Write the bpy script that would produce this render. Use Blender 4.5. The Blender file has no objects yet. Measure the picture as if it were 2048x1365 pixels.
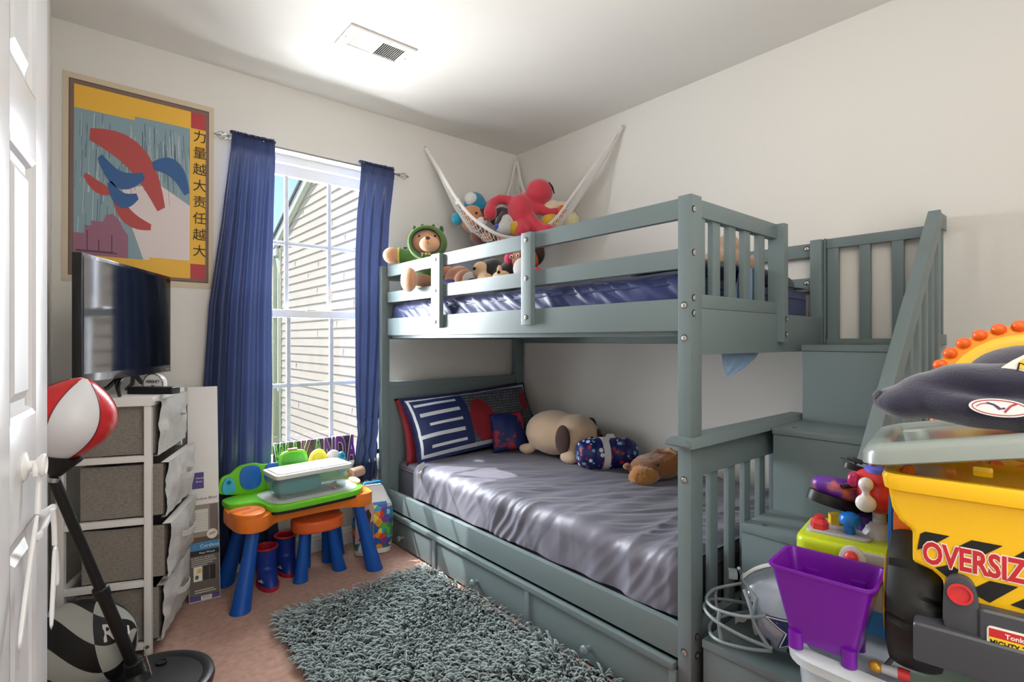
import bpy, bmesh, math, random
from math import pi, sin, cos, radians as R
from mathutils import Vector, Matrix, Euler, noise

SC = bpy.context.scene
COL = SC.collection
V = Vector

# ------------------------------------------------------------------ camera, sky, sun, lamps, exposure
SC.view_settings.view_transform = 'Standard'
SC.view_settings.look = 'None'
SC.view_settings.gamma = 1.0
SC.view_settings.use_curve_mapping = False
SC.view_settings.exposure = 0.0
cam_d = bpy.data.cameras.new('camera')
cam_d.sensor_width = 36.0
cam_d.lens = 1051.0 / 2048.0 * 36.0
cam_d.shift_y = -1.5 / 2048.0
cam_d.clip_start = 0.02
cam = bpy.data.objects.new('camera', cam_d)
COL.objects.link(cam)
cam.location = (-2.427, -2.828, 1.129)
cam.rotation_euler = (R(90), 0, R(-40.15))
SC.camera = cam

world = bpy.data.worlds.new('sky')
SC.world = world
world.use_nodes = True
wn = world.node_tree
bg = wn.nodes['Background']
sky = wn.nodes.new('ShaderNodeTexSky')
sky.sky_type = 'HOSEK_WILKIE'
sky.sun_direction = (-0.43, 0.60, 0.85)
sky.turbidity = 2.6
wn.links.new(sky.outputs[0], bg.inputs[0])
bg.inputs[1].default_value = 8.0

def lamp(name, kind, energy, loc, rot=(0, 0, 0), color=(1, 1, 1), **kw):
    d = bpy.data.lights.new(name, kind)
    d.energy = energy
    d.color = color
    for k, v in kw.items():
        setattr(d, k, v)
    o = bpy.data.objects.new(name, d)
    COL.objects.link(o)
    o.location = loc
    o.rotation_euler = rot
    return o

SUN_DIR = V((0.52, -0.74, -1.15)).normalized()
sun = lamp('sun', 'SUN', 8.0, (-3, 5, 6), color=(1.0, 0.96, 0.92), angle=R(0.6))
sun.rotation_euler = SUN_DIR.to_track_quat('-Z', 'Y').to_euler()
# added fills: area lamp outside the window boosting daylight, two lamps out of view
lamp('window_fill', 'AREA', 270, (-1.48, 0.44, 1.50), (R(-67), 0, R(8)), (0.93, 0.97, 1.0), shape='RECTANGLE', size=0.95, size_y=1.75)  # added area lamp strengthening the skylight through the window

lamp('ceiling_fill', 'POINT', 14, (-1.75, -2.9, 2.15), color=(1.0, 0.95, 0.89), shadow_soft_size=0.16)  # added point fill near the ceiling, no fixture behind it
lamp('rear_fill', 'AREA', 11, (-1.9, -3.22, 1.35), (R(80), 0, R(-22)), (1.0, 0.96, 0.9), shape='RECTANGLE', size=0.9, size_y=1.9)  # added area fill inside the closed front wall, no hallway source
# the photographer's flash, bounced off the ceiling
flash = lamp('bounce_flash', 'SPOT', 50, (-2.2, -2.75, 1.55), color=(1.0, 0.97, 0.93), spot_size=R(78), spot_blend=1.0, shadow_soft_size=0.05)
flash.rotation_euler = (V((-1.6, -1.6, 2.44)) - flash.location).to_track_quat('-Z', 'Y').to_euler()

# ------------------------------------------------------------------ helpers
def lin(c):
    c = c / 255.0
    return c / 12.92 if c <= 0.04045 else ((c + 0.055) / 1.055) ** 2.4
def rgb(t):
    return (lin(t[0]), lin(t[1]), lin(t[2]), 1.0)

_M = {}
def mat(name, col, rough=0.5, metal=0.0, bump=None, mottle=None, spec=0.5, sheen=0.0, coat=0.0, trans=0.0, alpha=1.0, ior=1.45, translucent=0.0, stretch=None):
    """Principled material. bump=(scale, strength); mottle=(scale, second colour, contrast)"""
    if name in _M:
        return _M[name]
    m = bpy.data.materials.new(name)
    m.use_nodes = True
    nt = m.node_tree
    b = nt.nodes['Principled BSDF']
    b.inputs['Base Color'].default_value = rgb(col)
    b.inputs['Roughness'].default_value = rough
    b.inputs['Metallic'].default_value = metal
    b.inputs['Specular IOR Level'].default_value = spec
    b.inputs['Sheen Weight'].default_value = sheen
    b.inputs['Coat Weight'].default_value = coat
    b.inputs['Transmission Weight'].default_value = trans
    b.inputs['Alpha'].default_value = alpha
    b.inputs['IOR'].default_value = ior
    tc = None
    def coords():
        nonlocal tc
        if tc is None:
            t = nt.nodes.new('ShaderNodeTexCoord')
            mp = nt.nodes.new('ShaderNodeMapping')
            if stretch:
                mp.inputs['Scale'].default_value = stretch
            nt.links.new(t.outputs['Object'], mp.inputs[0])
            tc = mp
        return tc.outputs[0]
    if mottle:
        n = nt.nodes.new('ShaderNodeTexNoise')
        n.inputs['Scale'].default_value = mottle[0]
        n.inputs['Detail'].default_value = 4
        nt.links.new(coords(), n.inputs['Vector'])
        r = nt.nodes.new('ShaderNodeValToRGB')
        k = mottle[2] if len(mottle) > 2 else 0.15
        c_ = mottle[3] if len(mottle) > 3 else 0.5
        r.color_ramp.elements[0].position = c_ - k
        r.color_ramp.elements[1].position = c_ + k
        r.color_ramp.elements[0].color = rgb(col)
        r.color_ramp.elements[1].color = rgb(mottle[1])
        nt.links.new(n.outputs['Fac'], r.inputs[0])
        nt.links.new(r.outputs[0], b.inputs['Base Color'])
    if bump:
        n2 = nt.nodes.new('ShaderNodeTexNoise')
        n2.inputs['Scale'].default_value = bump[0]
        n2.inputs['Detail'].default_value = 5
        nt.links.new(coords(), n2.inputs['Vector'])
        bp = nt.nodes.new('ShaderNodeBump')
        bp.inputs['Strength'].default_value = bump[1]
        bp.inputs['Distance'].default_value = 0.01
        nt.links.new(n2.outputs['Fac'], bp.inputs['Height'])
        nt.links.new(bp.outputs[0], b.inputs['Normal'])
    if translucent > 0:
        tl = nt.nodes.new('ShaderNodeBsdfTranslucent')
        tl.inputs[0].default_value = rgb(col)
        mx = nt.nodes.new('ShaderNodeMixShader')
        mx.inputs[0].default_value = translucent
        nt.links.new(b.outputs[0], mx.inputs[1])
        nt.links.new(tl.outputs[0], mx.inputs[2])
        nt.links.new(mx.outputs[0], nt.nodes['Material Output'].inputs[0])
    _M[name] = m
    return m

WORLD = set()          # roots whose parts are modelled straight in room coordinates
def thing(name, label, cat, loc=(0, 0, 0), rot=(0, 0, 0), group=None, room=False):
    o = bpy.data.objects.new(name, None)
    o.empty_display_size = 0.05
    COL.objects.link(o)
    o.location = loc
    o.rotation_euler = rot if not isinstance(rot, (int, float)) else (0, 0, rot)
    tag(o, label, cat, group)
    if room:
        WORLD.add(o.name)
    return o
def tag(o, label, cat, group=None):
    o['label'] = label
    o['category'] = cat
    if group:
        o['group'] = group
    return o
def struct(o):
    o['kind'] = 'structure'
    return o

def obj(name, bm, mats, parent=None, smooth=True, ang=38, subsurf=0, recalc=True):
    if isinstance(bm, bpy.types.Mesh):
        me = bm
    else:
        if recalc:
            bmesh.ops.recalc_face_normals(bm, faces=bm.faces[:])
        me = bpy.data.meshes.new(name)
        bm.to_mesh(me)
        bm.free()
    me.name = name
    if not isinstance(mats, (list, tuple)):
        mats = [mats]
    keep = [p.material_index for p in me.polygons]
    me.materials.clear()
    for m in mats:
        me.materials.append(m)
    if len(mats) > 1:
        me.polygons.foreach_set('material_index', keep)
    if smooth and len(me.polygons):
        me.polygons.foreach_set('use_smooth', [True] * len(me.polygons))
        me.set_sharp_from_angle(angle=R(ang))
    o = bpy.data.objects.new(name, me)
    COL.objects.link(o)
    if parent is not None:
        o.parent = parent
        if parent.name in WORLD:
            bpy.context.view_layer.update()
            o.matrix_parent_inverse = Matrix.Translation(-V(parent.location))
    if subsurf:
        s = o.modifiers.new('sub', 'SUBSURF')
        s.levels = subsurf
        s.render_levels = subsurf
    return o

def NB():
    return bmesh.new()
def xf(loc=(0, 0, 0), rot=(0, 0, 0), scale=(1, 1, 1)):
    return Matrix.LocRotScale(V(loc), Euler(rot), V(scale))
def _fin(bm, vs, M, mi):
    if M is not None:
        for v in vs:
            v.co = M @ v.co
    s = set(vs)
    for v in vs:
        for f in v.link_faces:
            f.material_index = mi
    return bm

def box(bm, a, b, bev=0.0, seg=2, M=None, mi=0):
    """axis aligned box between corners a and b, optionally bevelled"""
    a, b = V(a), V(b)
    t = bmesh.new()
    bmesh.ops.create_cube(t, size=1.0)
    c, d = (a + b) / 2, b - a
    for v in t.verts:
        v.co = V((c.x + v.co.x * d.x, c.y + v.co.y * d.y, c.z + v.co.z * d.z))
    if bev > 0:
        bmesh.ops.bevel(t, geom=t.edges[:], offset=min(bev, 0.49 * min(abs(d.x), abs(d.y), abs(d.z))), segments=seg, profile=0.7, affect='EDGES')
    return merge(bm, t, M, mi)

def merge(bm, t, M=None, mi=0, keep_mi=False):
    t.verts.index_update()
    mp = []
    for v in t.verts:
        mp.append(bm.verts.new(M @ v.co if M is not None else v.co))
    for f in t.faces:
        try:
            nf = bm.faces.new([mp[v.index] for v in f.verts])
            nf.material_index = f.material_index if keep_mi else mi
        except ValueError:
            pass
    t.free()
    return bm

def grid_faces(bm, rows, closed_u=False, closed_v=False, mi=0):
    n, m = len(rows), len(rows[0])
    for i in range(n if closed_v else n - 1):
        for j in range(m if closed_u else m - 1):
            q = [rows[i][j], rows[i][(j + 1) % m], rows[(i + 1) % n][(j + 1) % m], rows[(i + 1) % n][j]]
            if len(set(q)) == 4:
                f = bm.faces.new(q)
                f.material_index = mi if not callable(mi) else mi(i, j)

def lathe(bm, prof, seg=32, M=None, mi=0, cap=True):
    """prof = [(radius, z), ...] turned round local z"""
    rows = []
    for r, z in prof:
        r = max(r, 0.00005)
        rows.append([bm.verts.new(V((r * cos(2 * pi * k / seg), r * sin(2 * pi * k / seg), z))) for k in range(seg)])
    grid_faces(bm, rows, closed_u=True, mi=mi)
    if cap:
        for rw in (rows[0], rows[-1]):
            try:
                f = bm.faces.new(rw)
                f.material_index = mi if not callable(mi) else 0
            except ValueError:
                pass
    if M is not None:
        for rw in rows:
            for v in rw:
                v.co = M @ v.co
    return bm

def align(p, d):
    """matrix that puts local z along d at p"""
    return Matrix.Translation(V(p)) @ V(d).to_track_quat('Z', 'Y').to_matrix().to_4x4()

def tube(bm, pts, r, seg=8, mi=0, closed=False, cap=True, flat=1.0, up=None):
    """swept tube through pts; r number or per-point list"""
    pts = [V(p) for p in pts]
    n = len(pts)
    rs = r if isinstance(r, (list, tuple)) else [r] * n
    prev = V(up) if up else None
    rows = []
    for i, p in enumerate(pts):
        if closed:
            d = (pts[(i + 1) % n] - pts[i - 1])
        else:
            d = pts[min(i + 1, n - 1)] - pts[max(i - 1, 0)]
        if d.length < 1e-9:
            d = V((0, 0, 1))
        d.normalize()
        if prev is None:
            prev = V((0, 0, 1)) if abs(d.z) < 0.9 else V((1, 0, 0))
        u = prev - d * prev.dot(d)
        if u.length < 1e-6:
            u = d.orthogonal()
        u.normalize()
        w = d.cross(u)
        prev = u
        rows.append([bm.verts.new(p + (u * cos(2 * pi * k / seg) * rs[i] + w * sin(2 * pi * k / seg) * rs[i] * flat)) for k in range(seg)])
    grid_faces(bm, rows, closed_u=True, closed_v=closed, mi=mi)
    if cap and not closed:
        for rw in (rows[0], rows[-1]):
            f = bm.faces.new(rw)
            f.material_index = mi
    return bm

def cyl(bm, p, q, r, seg=20, mi=0, r2=None):
    return tube(bm, [p, q], [r, r if r2 is None else r2], seg, mi)

def ell(bm, c, s, rot=(0, 0, 0), seg=20, rings=12, mi=0, e=1.0):
    """ellipsoid; e<1 squares it off"""
    M = Matrix.Translation(V(c)) @ Euler(rot).to_matrix().to_4x4()
    def pw(v):
        return math.copysign(abs(v) ** e, v)
    rows = []
    for i in range(1, rings):
        t = -pi / 2 + pi * i / rings
        rows.append([bm.verts.new(M @ V((s[0] * pw(cos(t)) * pw(cos(2 * pi * k / seg)), s[1] * pw(cos(t)) * pw(sin(2 * pi * k / seg)), s[2] * pw(sin(t))))) for k in range(seg)])
    a = bm.verts.new(M @ V((0, 0, -s[2])))
    b = bm.verts.new(M @ V((0, 0, s[2])))
    grid_faces(bm, rows, closed_u=True, mi=mi)
    for k in range(seg):
        f = bm.faces.new([a, rows[0][(k + 1) % seg], rows[0][k]])
        f.material_index = mi
        f = bm.faces.new([b, rows[-1][k], rows[-1][(k + 1) % seg]])
        f.material_index = mi
    return bm

def prism(bm, poly, h, M=None, mi=0, bev=0.0, seg=2, z0=0.0):
    """extrude a 2D polygon from z0 to z0+h"""
    t = bmesh.new()
    lo = [t.verts.new((x, y, z0)) for x, y in poly]
    hi = [t.verts.new((x, y, z0 + h)) for x, y in poly]
    n = len(poly)
    t.faces.new(lo[::-1])
    t.faces.new(hi)
    for i in range(n):
        t.faces.new([lo[i], lo[(i + 1) % n], hi[(i + 1) % n], hi[i]])
    bmesh.ops.recalc_face_normals(t, faces=t.faces[:])
    if bev > 0:
        ed = [e for e in t.edges if e.calc_face_angle(0) > R(50)]
        bmesh.ops.bevel(t, geom=ed, offset=bev, segments=seg, profile=0.7, affect='EDGES')
    return merge(bm, t, M, mi)

def rrect(w, h, r, n=5, cx=0.0, cy=0.0):
    out = []
    for sx, sy, a0 in ((1, 1, 0), (-1, 1, 90), (-1, -1, 180), (1, -1, 270)):
        for k in range(n + 1):
            a = R(a0 + 90 * k / n)
            out.append((cx + sx * (w / 2 - r) + r * cos(a), cy + sy * (h / 2 - r) + r * sin(a)))
    return out

def blob(parts, voxel=0.012, smooth=6, disp=0.0, dscale=30):
    """soft body: (centre, radii, rot) ellipsoids and (path, radii) tubes fused into one surface"""
    bm = NB()
    for p in parts:
        if isinstance(p[0], (list, tuple)) and isinstance(p[0][0], (list, tuple, Vector)):
            tube(bm, p[0], p[1], 12)
            for c, r in zip((p[0][0], p[0][-1]), (p[1][0], p[1][-1])):
                ell(bm, c, (r, r, r), seg=12, rings=8)
        else:
            ell(bm, p[0], p[1], p[2] if len(p) > 2 else (0, 0, 0), 18, 12)
    bmesh.ops.recalc_face_normals(bm, faces=bm.faces[:])
    me = bpy.data.meshes.new('tmp')
    bm.to_mesh(me)
    bm.free()
    o = bpy.data.objects.new('tmp', me)
    COL.objects.link(o)
    m = o.modifiers.new('r', 'REMESH')
    m.mode = 'VOXEL'
    m.voxel_size = voxel
    s = o.modifiers.new('s', 'SMOOTH')
    s.iterations = smooth
    s.factor = 0.5
    dg = bpy.context.evaluated_depsgraph_get()
    out = bpy.data.meshes.new_from_object(o.evaluated_get(dg))
    bpy.data.objects.remove(o)
    bpy.data.meshes.remove(me)
    if disp:
        for v in out.vertices:
            n = v.normal
            v.co = v.co + n * disp * noise.noise(v.co * dscale)
    return out

def text_me(s, size=0.1, ext=0.001, off=0.0, sx=1.0, align_x='LEFT', shear=0.0, bevel=0.0):
    c = bpy.data.curves.new('t', 'FONT')
    c.body = s
    c.size = size
    c.extrude = ext
    c.offset = off
    c.align_x = align_x
    c.shear = shear
    c.resolution_u = 3
    c.bevel_depth = bevel
    o = bpy.data.objects.new('t', c)
    COL.objects.link(o)
    dg = bpy.context.evaluated_depsgraph_get()
    me = bpy.data.meshes.new_from_object(o.evaluated_get(dg))
    bpy.data.objects.remove(o)
    bpy.data.curves.remove(c)
    if sx != 1.0:
        for v in me.vertices:
            v.co.x *= sx
    return me
def frame(o, x, y, n=None):
    """matrix with local x along x, local y along y"""
    x = V(x).normalized()
    y = V(y)
    y = (y - x * y.dot(x)).normalized()
    z = x.cross(y)
    M = Matrix((x, y, z)).transposed().to_4x4()
    M.translation = V(o)
    return M
def tf_me(me, M):
    me.transform(M)
    return me
def lettering(s, M, m, parent, size=0.1, name='lettering', **k):
    return obj(name, tf_me(text_me(s, size, **k), M), m, parent, smooth=False)
def fbm(p, s, o=3):
    return noise.fractal(V(p) * s, 1.0, 2.0, o)
def lerp(a, b, t):
    return a + (b - a) * t
def interp(tab, t):
    """piecewise linear table [(t, v), ...]"""
    if t <= tab[0][0]:
        return tab[0][1]
    for (t0, v0), (t1, v1) in zip(tab, tab[1:]):
        if t <= t1:
            return lerp(v0, v1, (t - t0) / (t1 - t0))
    return tab[-1][1]
rng = random.Random(7)
# ------------------------------------------------------------------ room shell

wall_m = mat('wall_paint', (222, 219, 213), 0.75, bump=(260, 0.02))
ceil_m = mat('ceiling_paint', (226, 223, 217), 0.8, bump=(180, 0.03))
white_m = mat('white_trim', (236, 236, 234), 0.35)
carpet_m = mat('carpet', (222, 178, 160), 0.95, bump=(420, 0.9), mottle=(38, (194, 150, 132), 0.22), spec=0.1, sheen=0.2)
H = 2.44

bm = NB()
box(bm, (-2.75, -3.5, -0.06), (0.12, 0.16, 0.0))
struct(obj('floor', bm, carpet_m, smooth=False))
bm = NB()
box(bm, (-2.75, -3.5, H), (0.12, 0.16, H + 0.08))
struct(obj('ceiling', bm, ceil_m, smooth=False))
# window wall with its opening
OX0, OX1, OZ0, OZ1 = -1.82, -1.005, 0.455, 2.11
bm = NB()
for a, b in (((-2.6, 0, 0), (OX0, 0.16, H)), ((OX1, 0, 0), (0.12, 0.16, H)), ((OX0, 0, 0), (OX1, 0.16, OZ0)), ((OX0, 0, OZ1), (OX1, 0.16, H))):
    box(bm, a, b)
bmesh.ops.remove_doubles(bm, verts=bm.verts[:], dist=1e-5)
struct(obj('wall_back', bm, wall_m, smooth=False))
bm = NB()
box(bm, (0, -3.4, 0), (0.12, 0, H))
struct(obj('wall_right', bm, wall_m, smooth=False))
bm = NB()
prism(bm, [(-2.48, 0), (-2.48, -0.60), (-2.64, -0.60), (-2.64, -3.4), (-2.75, -3.4), (-2.75, 0)], H)
struct(obj('wall_left', bm, wall_m, smooth=False))
bm = NB()
box(bm, (-2.75, -3.5, 0), (0.12, -3.4, H))
struct(obj('wall_front', bm, wall_m, smooth=False))
def baseboard(name, a, b, n):
    """profiled skirting from a to b, standing off the wall along n"""
    a, b, n = V(a), V(b), V(n)
    prof = [(0, 0), (0.014, 0), (0.014, 0.066), (0.010, 0.072), (0.011, 0.080), (0.006, 0.090), (0, 0.092)]
    bm = NB()
    rows = [[bm.verts.new(p + n * d + V((0, 0, z))) for d, z in prof] for p in (a, b)]
    grid_faces(bm, rows, closed_u=True)
    bm.faces.new(rows[0])
    bm.faces.new(rows[1])
    return struct(obj(name, bm, white_m, smooth=False))
baseboard('baseboard_back', (-2.48, 0, 0), (-1.08, 0, 0), (0, -1, 0))
baseboard('baseboard_left', (-2.48, -0.60, 0), (-2.48, -0.015, 0), (1, 0, 0))

# ------------------------------------------------------------------ window
vinyl_m = mat('white_vinyl', (238, 239, 240), 0.3)
grille_m = mat('window_grille', (205, 210, 216), 0.35)
glass_m = bpy.data.materials.new('window_glass')
glass_m.use_nodes = True
nt = glass_m.node_tree
nt.nodes.remove(nt.nodes['Principled BSDF'])
t_ = nt.nodes.new('ShaderNodeBsdfTransparent')
t_.inputs[0].default_value = (0.97, 0.97, 0.97, 1)
g_ = nt.nodes.new('ShaderNodeBsdfGlossy')
g_.inputs['Roughness'].default_value = 0.02
x_ = nt.nodes.new('ShaderNodeMixShader')
x_.inputs[0].default_value = 0.05
nt.links.new(t_.outputs[0], x_.inputs[1])
nt.links.new(g_.outputs[0], x_.inputs[2])
nt.links.new(x_.outputs[0], nt.nodes['Material Output'].inputs[0])

win = bpy.data.objects.new('window_1', None)
COL.objects.link(win)
struct(win)
win.location = (-1.4125, 0.1, OZ0)
WORLD.add('window_1')
bm = NB()
fx0, fx1 = OX0, OX1
for a, b in (((fx0, 0.075, OZ0), (fx0 + 0.032, 0.155, OZ1)), ((fx1 - 0.032, 0.075, OZ0), (fx1, 0.155, OZ1)),
             ((fx0, 0.075, OZ1 - 0.04), (fx1, 0.155, OZ1)), ((fx0, 0.075, OZ0), (fx1, 0.155, OZ0 + 0.03))):
    box(bm, a, b, 0.003)
obj('window_frame', bm, vinyl_m, win)
def sash(name, y0, y1, z0, z1, top, bot):
    bm = NB()
    x0, x1 = fx0 + 0.030, fx1 - 0.030
    s = 0.028
    box(bm, (x0, y0, z0), (x0 + s, y1, z1), 0.003)
    box(bm, (x1 - s, y0, z0), (x1, y1, z1), 0.003)
    box(bm, (x0, y0, z1 - top), (x1, y1, z1), 0.003)
    box(bm, (x0, y0, z0), (x1, y1, z0 + bot), 0.003)
    so = obj(name, bm, vinyl_m, win)
    bm = NB()
    ym = (y0 + y1) / 2
    zc = (z0 + bot + z1 - top) / 2
    for x in (x0 + s + (x1 - x0 - 2 * s) / 3, x0 + s + (x1 - x0 - 2 * s) * 2 / 3):
        box(bm, (x - 0.011, ym - 0.006, z0 + bot), (x + 0.011, ym + 0.006, z1 - top), 0.002)
    box(bm, (x0 + s, ym - 0.005, zc - 0.011), (x1 - s, ym + 0.005, zc + 0.011), 0.002)
    obj('grille', bm, grille_m, so)
    bm = NB()
    box(bm, (x0 + s - 0.004, ym - 0.009, z0 + bot - 0.004), (x1 - s + 0.004, ym - 0.0075, z1 - top + 0.004))
    obj('glass_pane', bm, glass_m, so, smooth=False)
    return so
sash('sash_upper', 0.112, 0.142, 1.255, OZ1 - 0.038, 0.058, 0.035)
lo = sash('sash_lower', 0.078, 0.108, OZ0 + 0.025, 1.292, 0.042, 0.045)
bm = NB()
box(bm, (-1.44, 0.066, 1.286), (-1.39, 0.10, 1.298), 0.003)
obj('sash_lock', bm, vinyl_m, win)
bm = NB()
box(bm, (OX0 - 0.03, -0.025, OZ0 - 0.02), (OX1 + 0.03, 0.08, OZ0 + 0.002), 0.006)
obj('window_sill', bm, white_m, win)
bm = NB()
box(bm, (OX0 - 0.02, -0.011, OZ0 - 0.075), (OX1 + 0.02, -0.0005, OZ0 - 0.0205), 0.004)
obj('sill_apron', bm, white_m, win)

# ------------------------------------------------------------------ the house next door
siding_m = mat('beige_siding', (204, 188, 174), 0.6, mottle=(3, (197, 180, 165), 0.3))
cream_m = mat('cream_corner_trim', (196, 190, 160), 0.5)
fascia_m = mat('pale_fascia', (206, 203, 190), 0.5)
roof_m = mat('dark_shingles', (62, 66, 66), 0.9, bump=(60, 0.5))
nb = thing('neighbor_house', 'beige clapboard gable of the house next door seen through the window', 'house', (0.2, 4.5, 0), room=True)
bm = NB()
X0 = 0.2
zt = lambda y: 2.78 + (6.36 - y) * 0.46
exp = 0.118
zz = -0.6
ya, yb = 0.35, 6.10
while zz < 5.4:
    # each course leans out to its bottom edge (clapboard profile)
    yl = min(yb, 6.36 - (zz + exp - 2.78) / 0.46 - 0.12)
    if yl > ya:
        v = [bm.verts.new(p) for p in ((X0 - 0.016, ya, zz), (X0 - 0.016, yl, zz), (X0 - 0.002, yl, zz + exp), (X0 - 0.002, ya, zz + exp),
                                        (X0, ya, zz), (X0, yl, zz))]
        bm.faces.new((v[0], v[1], v[2], v[3]))
        bm.faces.new((v[4], v[5], v[1], v[0]))
        # butt seams between boards
        if rng.random() < 0.8:
            ys = ya + 2.2 + rng.random() * 3.2
            if ys < yl - 0.1:
                box(bm, (X0 - 0.0175, ys, zz + 0.002), (X0 - 0.004, ys + 0.005, zz + exp * 0.72))
    zz += exp
box(bm, (X0, ya, -0.6), (X0 + 0.2, yb, 2.7))
obj('clapboard_wall', bm, siding_m, nb, smooth=False, recalc=False)
bm = NB()
box(bm, (X0 - 0.03, 6.02, -0.6), (X0 + 0.1, 6.13, 2.62), 0.006)
obj('corner_trim', bm, cream_m, nb)
bm = NB()
box(bm, (X0 - 0.10, 6.16, -0.6), (X0 - 0.03, 6.26, 2.32), 0.02)
tube(bm, [(X0 - 0.065, 6.21, 2.30), (X0 - 0.065, 6.25, 2.42), (X0 - 0.065, 6.36, 2.56)], 0.04, 8)
obj('downspout', bm, cream_m, nb)
def rake(y, d):
    return V((0, y, zt(y) + d))
bm = NB()
for d0, d1, xa, xb in ((-0.20, -0.055, X0 - 0.075, X0 - 0.045), (-0.235, -0.19, X0 - 0.050, X0 - 0.018)):
    vs = []
    for y in (0.3, 6.5):
        for d in (d0, d1):
            for x in (xa, xb):
                vs.append(bm.verts.new((x, y, zt(y) + d)))
    for q in ((0, 1, 3, 2), (4, 6, 7, 5), (0, 4, 5, 1), (2, 3, 7, 6), (0, 2, 6, 4), (1, 5, 7, 3)):
        bm.faces.new([vs[i] for i in q])
obj('rake_fascia', bm, fascia_m, nb, smooth=False)
bm = NB()
box(bm, (X0 - 0.07, 6.10, 2.50), (X0 + 0.25, 6.45, 2.62), 0.01)
obj('eave_return', bm, fascia_m, nb)
bm = NB()
vs = []
for y in (0.2, 6.50):
    for d in (-0.06, 0.0):
        for x in (X0 - 0.095, X0 + 0.25):
            vs.append(bm.verts.new((x, y, zt(y) + d)))
for q in ((0, 1, 3, 2), (4, 6, 7, 5), (0, 4, 5, 1), (2, 3, 7, 6), (0, 2, 6, 4), (1, 5, 7, 3)):
    bm.faces.new([vs[i] for i in q])
obj('shingle_roof', bm, roof_m, nb, smooth=False)
bm = NB()
box(bm, (-9, 0.4, -0.75), (6, 16, -0.6))
o = obj('lawn', bm, mat('lawn_grass', (96, 112, 70), 0.95, mottle=(6, (72, 92, 52), 0.3)), smooth=False)
tag(o, 'green grass strip outside below the window', 'lawn')

# ------------------------------------------------------------------ open door on the left
door_m = mat('door_white', (222, 222, 224), 0.28)
dr = bpy.data.objects.new('door_1', None)
COL.objects.link(dr)
struct(dr)
dr.location = (-2.477, -1.426, 0.012)
dr.rotation_euler = (0, 0, math.atan2(-0.993, -0.121) )   # local +x runs from the free edge back to the hinge
DW, DH, DT = 0.402, 2.02, 0.035
bm = NB()
rails = [(0.0, 0.24), (0.98, 1.10 - 0.0), (1.55, 1.645), (1.90, DH)]
rows_ = [(0.0, 0.22), (0.80, 0.985), (1.44, 1.555), (1.885, DH)]
st = [(0.0, 0.106), (0.296, DW)]
for x0, x1 in st:
    box(bm, (x0, -DT / 2, 0), (x1, DT / 2, DH), 0.0015)
for z0, z1 in rows_:
    for (a0, a1), (b0, b1) in zip(st, st[1:]):
        box(bm, (a1 - 0.001, -DT / 2, z0), (b0 + 0.001, DT / 2, z1), 0.0015)
def raised(bm, x0, x1, z0, z1):
    """moulded panel: stepped bevel down to a groove and a raised field"""
    for s in (1, -1):
        lev = [(0.0, DT / 2), (0.010, DT / 2 - 0.004), (0.016, DT / 2 - 0.011), (0.030, DT / 2 - 0.011), (0.046, DT / 2 - 0.003), (0.05, DT / 2 - 0.003)]
        rws = [[bm.verts.new((x, s * y, z)) for x, z in ((x0 + i, z0 + i), (x1 - i, z0 + i), (x1 - i, z1 - i), (x0 + i, z1 - i))] for i, y in lev]
        grid_faces(bm, rws, closed_u=True)
        bm.faces.new(rws[-1])
for (a0, a1), (b0, b1) in zip(st, st[1:]):
    for (z0, z1), (y0, y1) in zip(rows_, rows_[1:]):
        raised(bm, a1, b0, z1, y0)
obj('door_leaf', bm, door_m, dr, ang=20)
KN = V((0.201, DT / 2, 0.905))
for s in (1, -1):
    bm = NB()
    M = Matrix.Translation(V((KN.x, s * DT / 2, KN.z))) @ Matrix.Rotation(-s * pi / 2, 4, 'X')
    lathe(bm, [(0.001, 0), (0.024, 0), (0.024, 0.004), (0.019, 0.007), (0.009, 0.010), (0.009, 0.022), (0.012, 0.026), (0.018, 0.034), (0.0195, 0.041), (0.0175, 0.045), (0.0155, 0.0455), (0.014, 0.041), (0.001, 0.040)], 28, M)
    for v in bm.verts:
        v.co.y = s * DT / 2 + (v.co.y - s * DT / 2) * 0.62
    obj('door_knob', bm, mat('white_enamel', (242, 242, 240), 0.15), dr)
bm = NB()
for z in (0.25, 1.0, 1.78):
    cyl(bm, (DW + 0.004, -DT / 2, z - 0.045), (DW + 0.004, -DT / 2, z + 0.045), 0.006, 10)
obj('hinge', bm, mat('brushed_steel', (170, 170, 168), 0.35, metal=1.0), dr)

# ------------------------------------------------------------------ ceiling register
vent_m = mat('vent_white', (235, 234, 230), 0.4)
dark_m = mat('duct_dark', (58, 50, 42), 0.8)
vt = thing('ceiling_vent', 'white metal louvered vent in the ceiling', 'vent', (-1.38, -0.65, H), room=True)
vx0, vx1, vy0, vy1 = -1.535, -1.225, -0.738, -0.562
bm = NB()
ix0, ix1, iy0, iy1 = vx0 + 0.036, vx1 - 0.036, vy0 + 0.03, vy1 - 0.03
for a, b in (((vx0, vy0), (ix0, vy1)), ((ix1, vy0), (vx1, vy1)), ((ix0, vy0), (ix1, iy0)), ((ix0, iy1), (ix1, vy1)), ((-1.385, iy0), (-1.375, iy1))):
    box(bm, (a[0], a[1], H - 0.009), (b[0], b[1], H - 0.0005))
bmesh.ops.remove_doubles(bm, verts=bm.verts[:], dist=1e-5)
obj('vent_frame', bm, vent_m, vt, smooth=False)
bm = NB()
box(bm, (ix0, iy0, H - 0.0012), (ix1, iy1, H - 0.0004))
obj('duct_opening', bm, dark_m, vt, smooth=False)
bm = NB()
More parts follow.
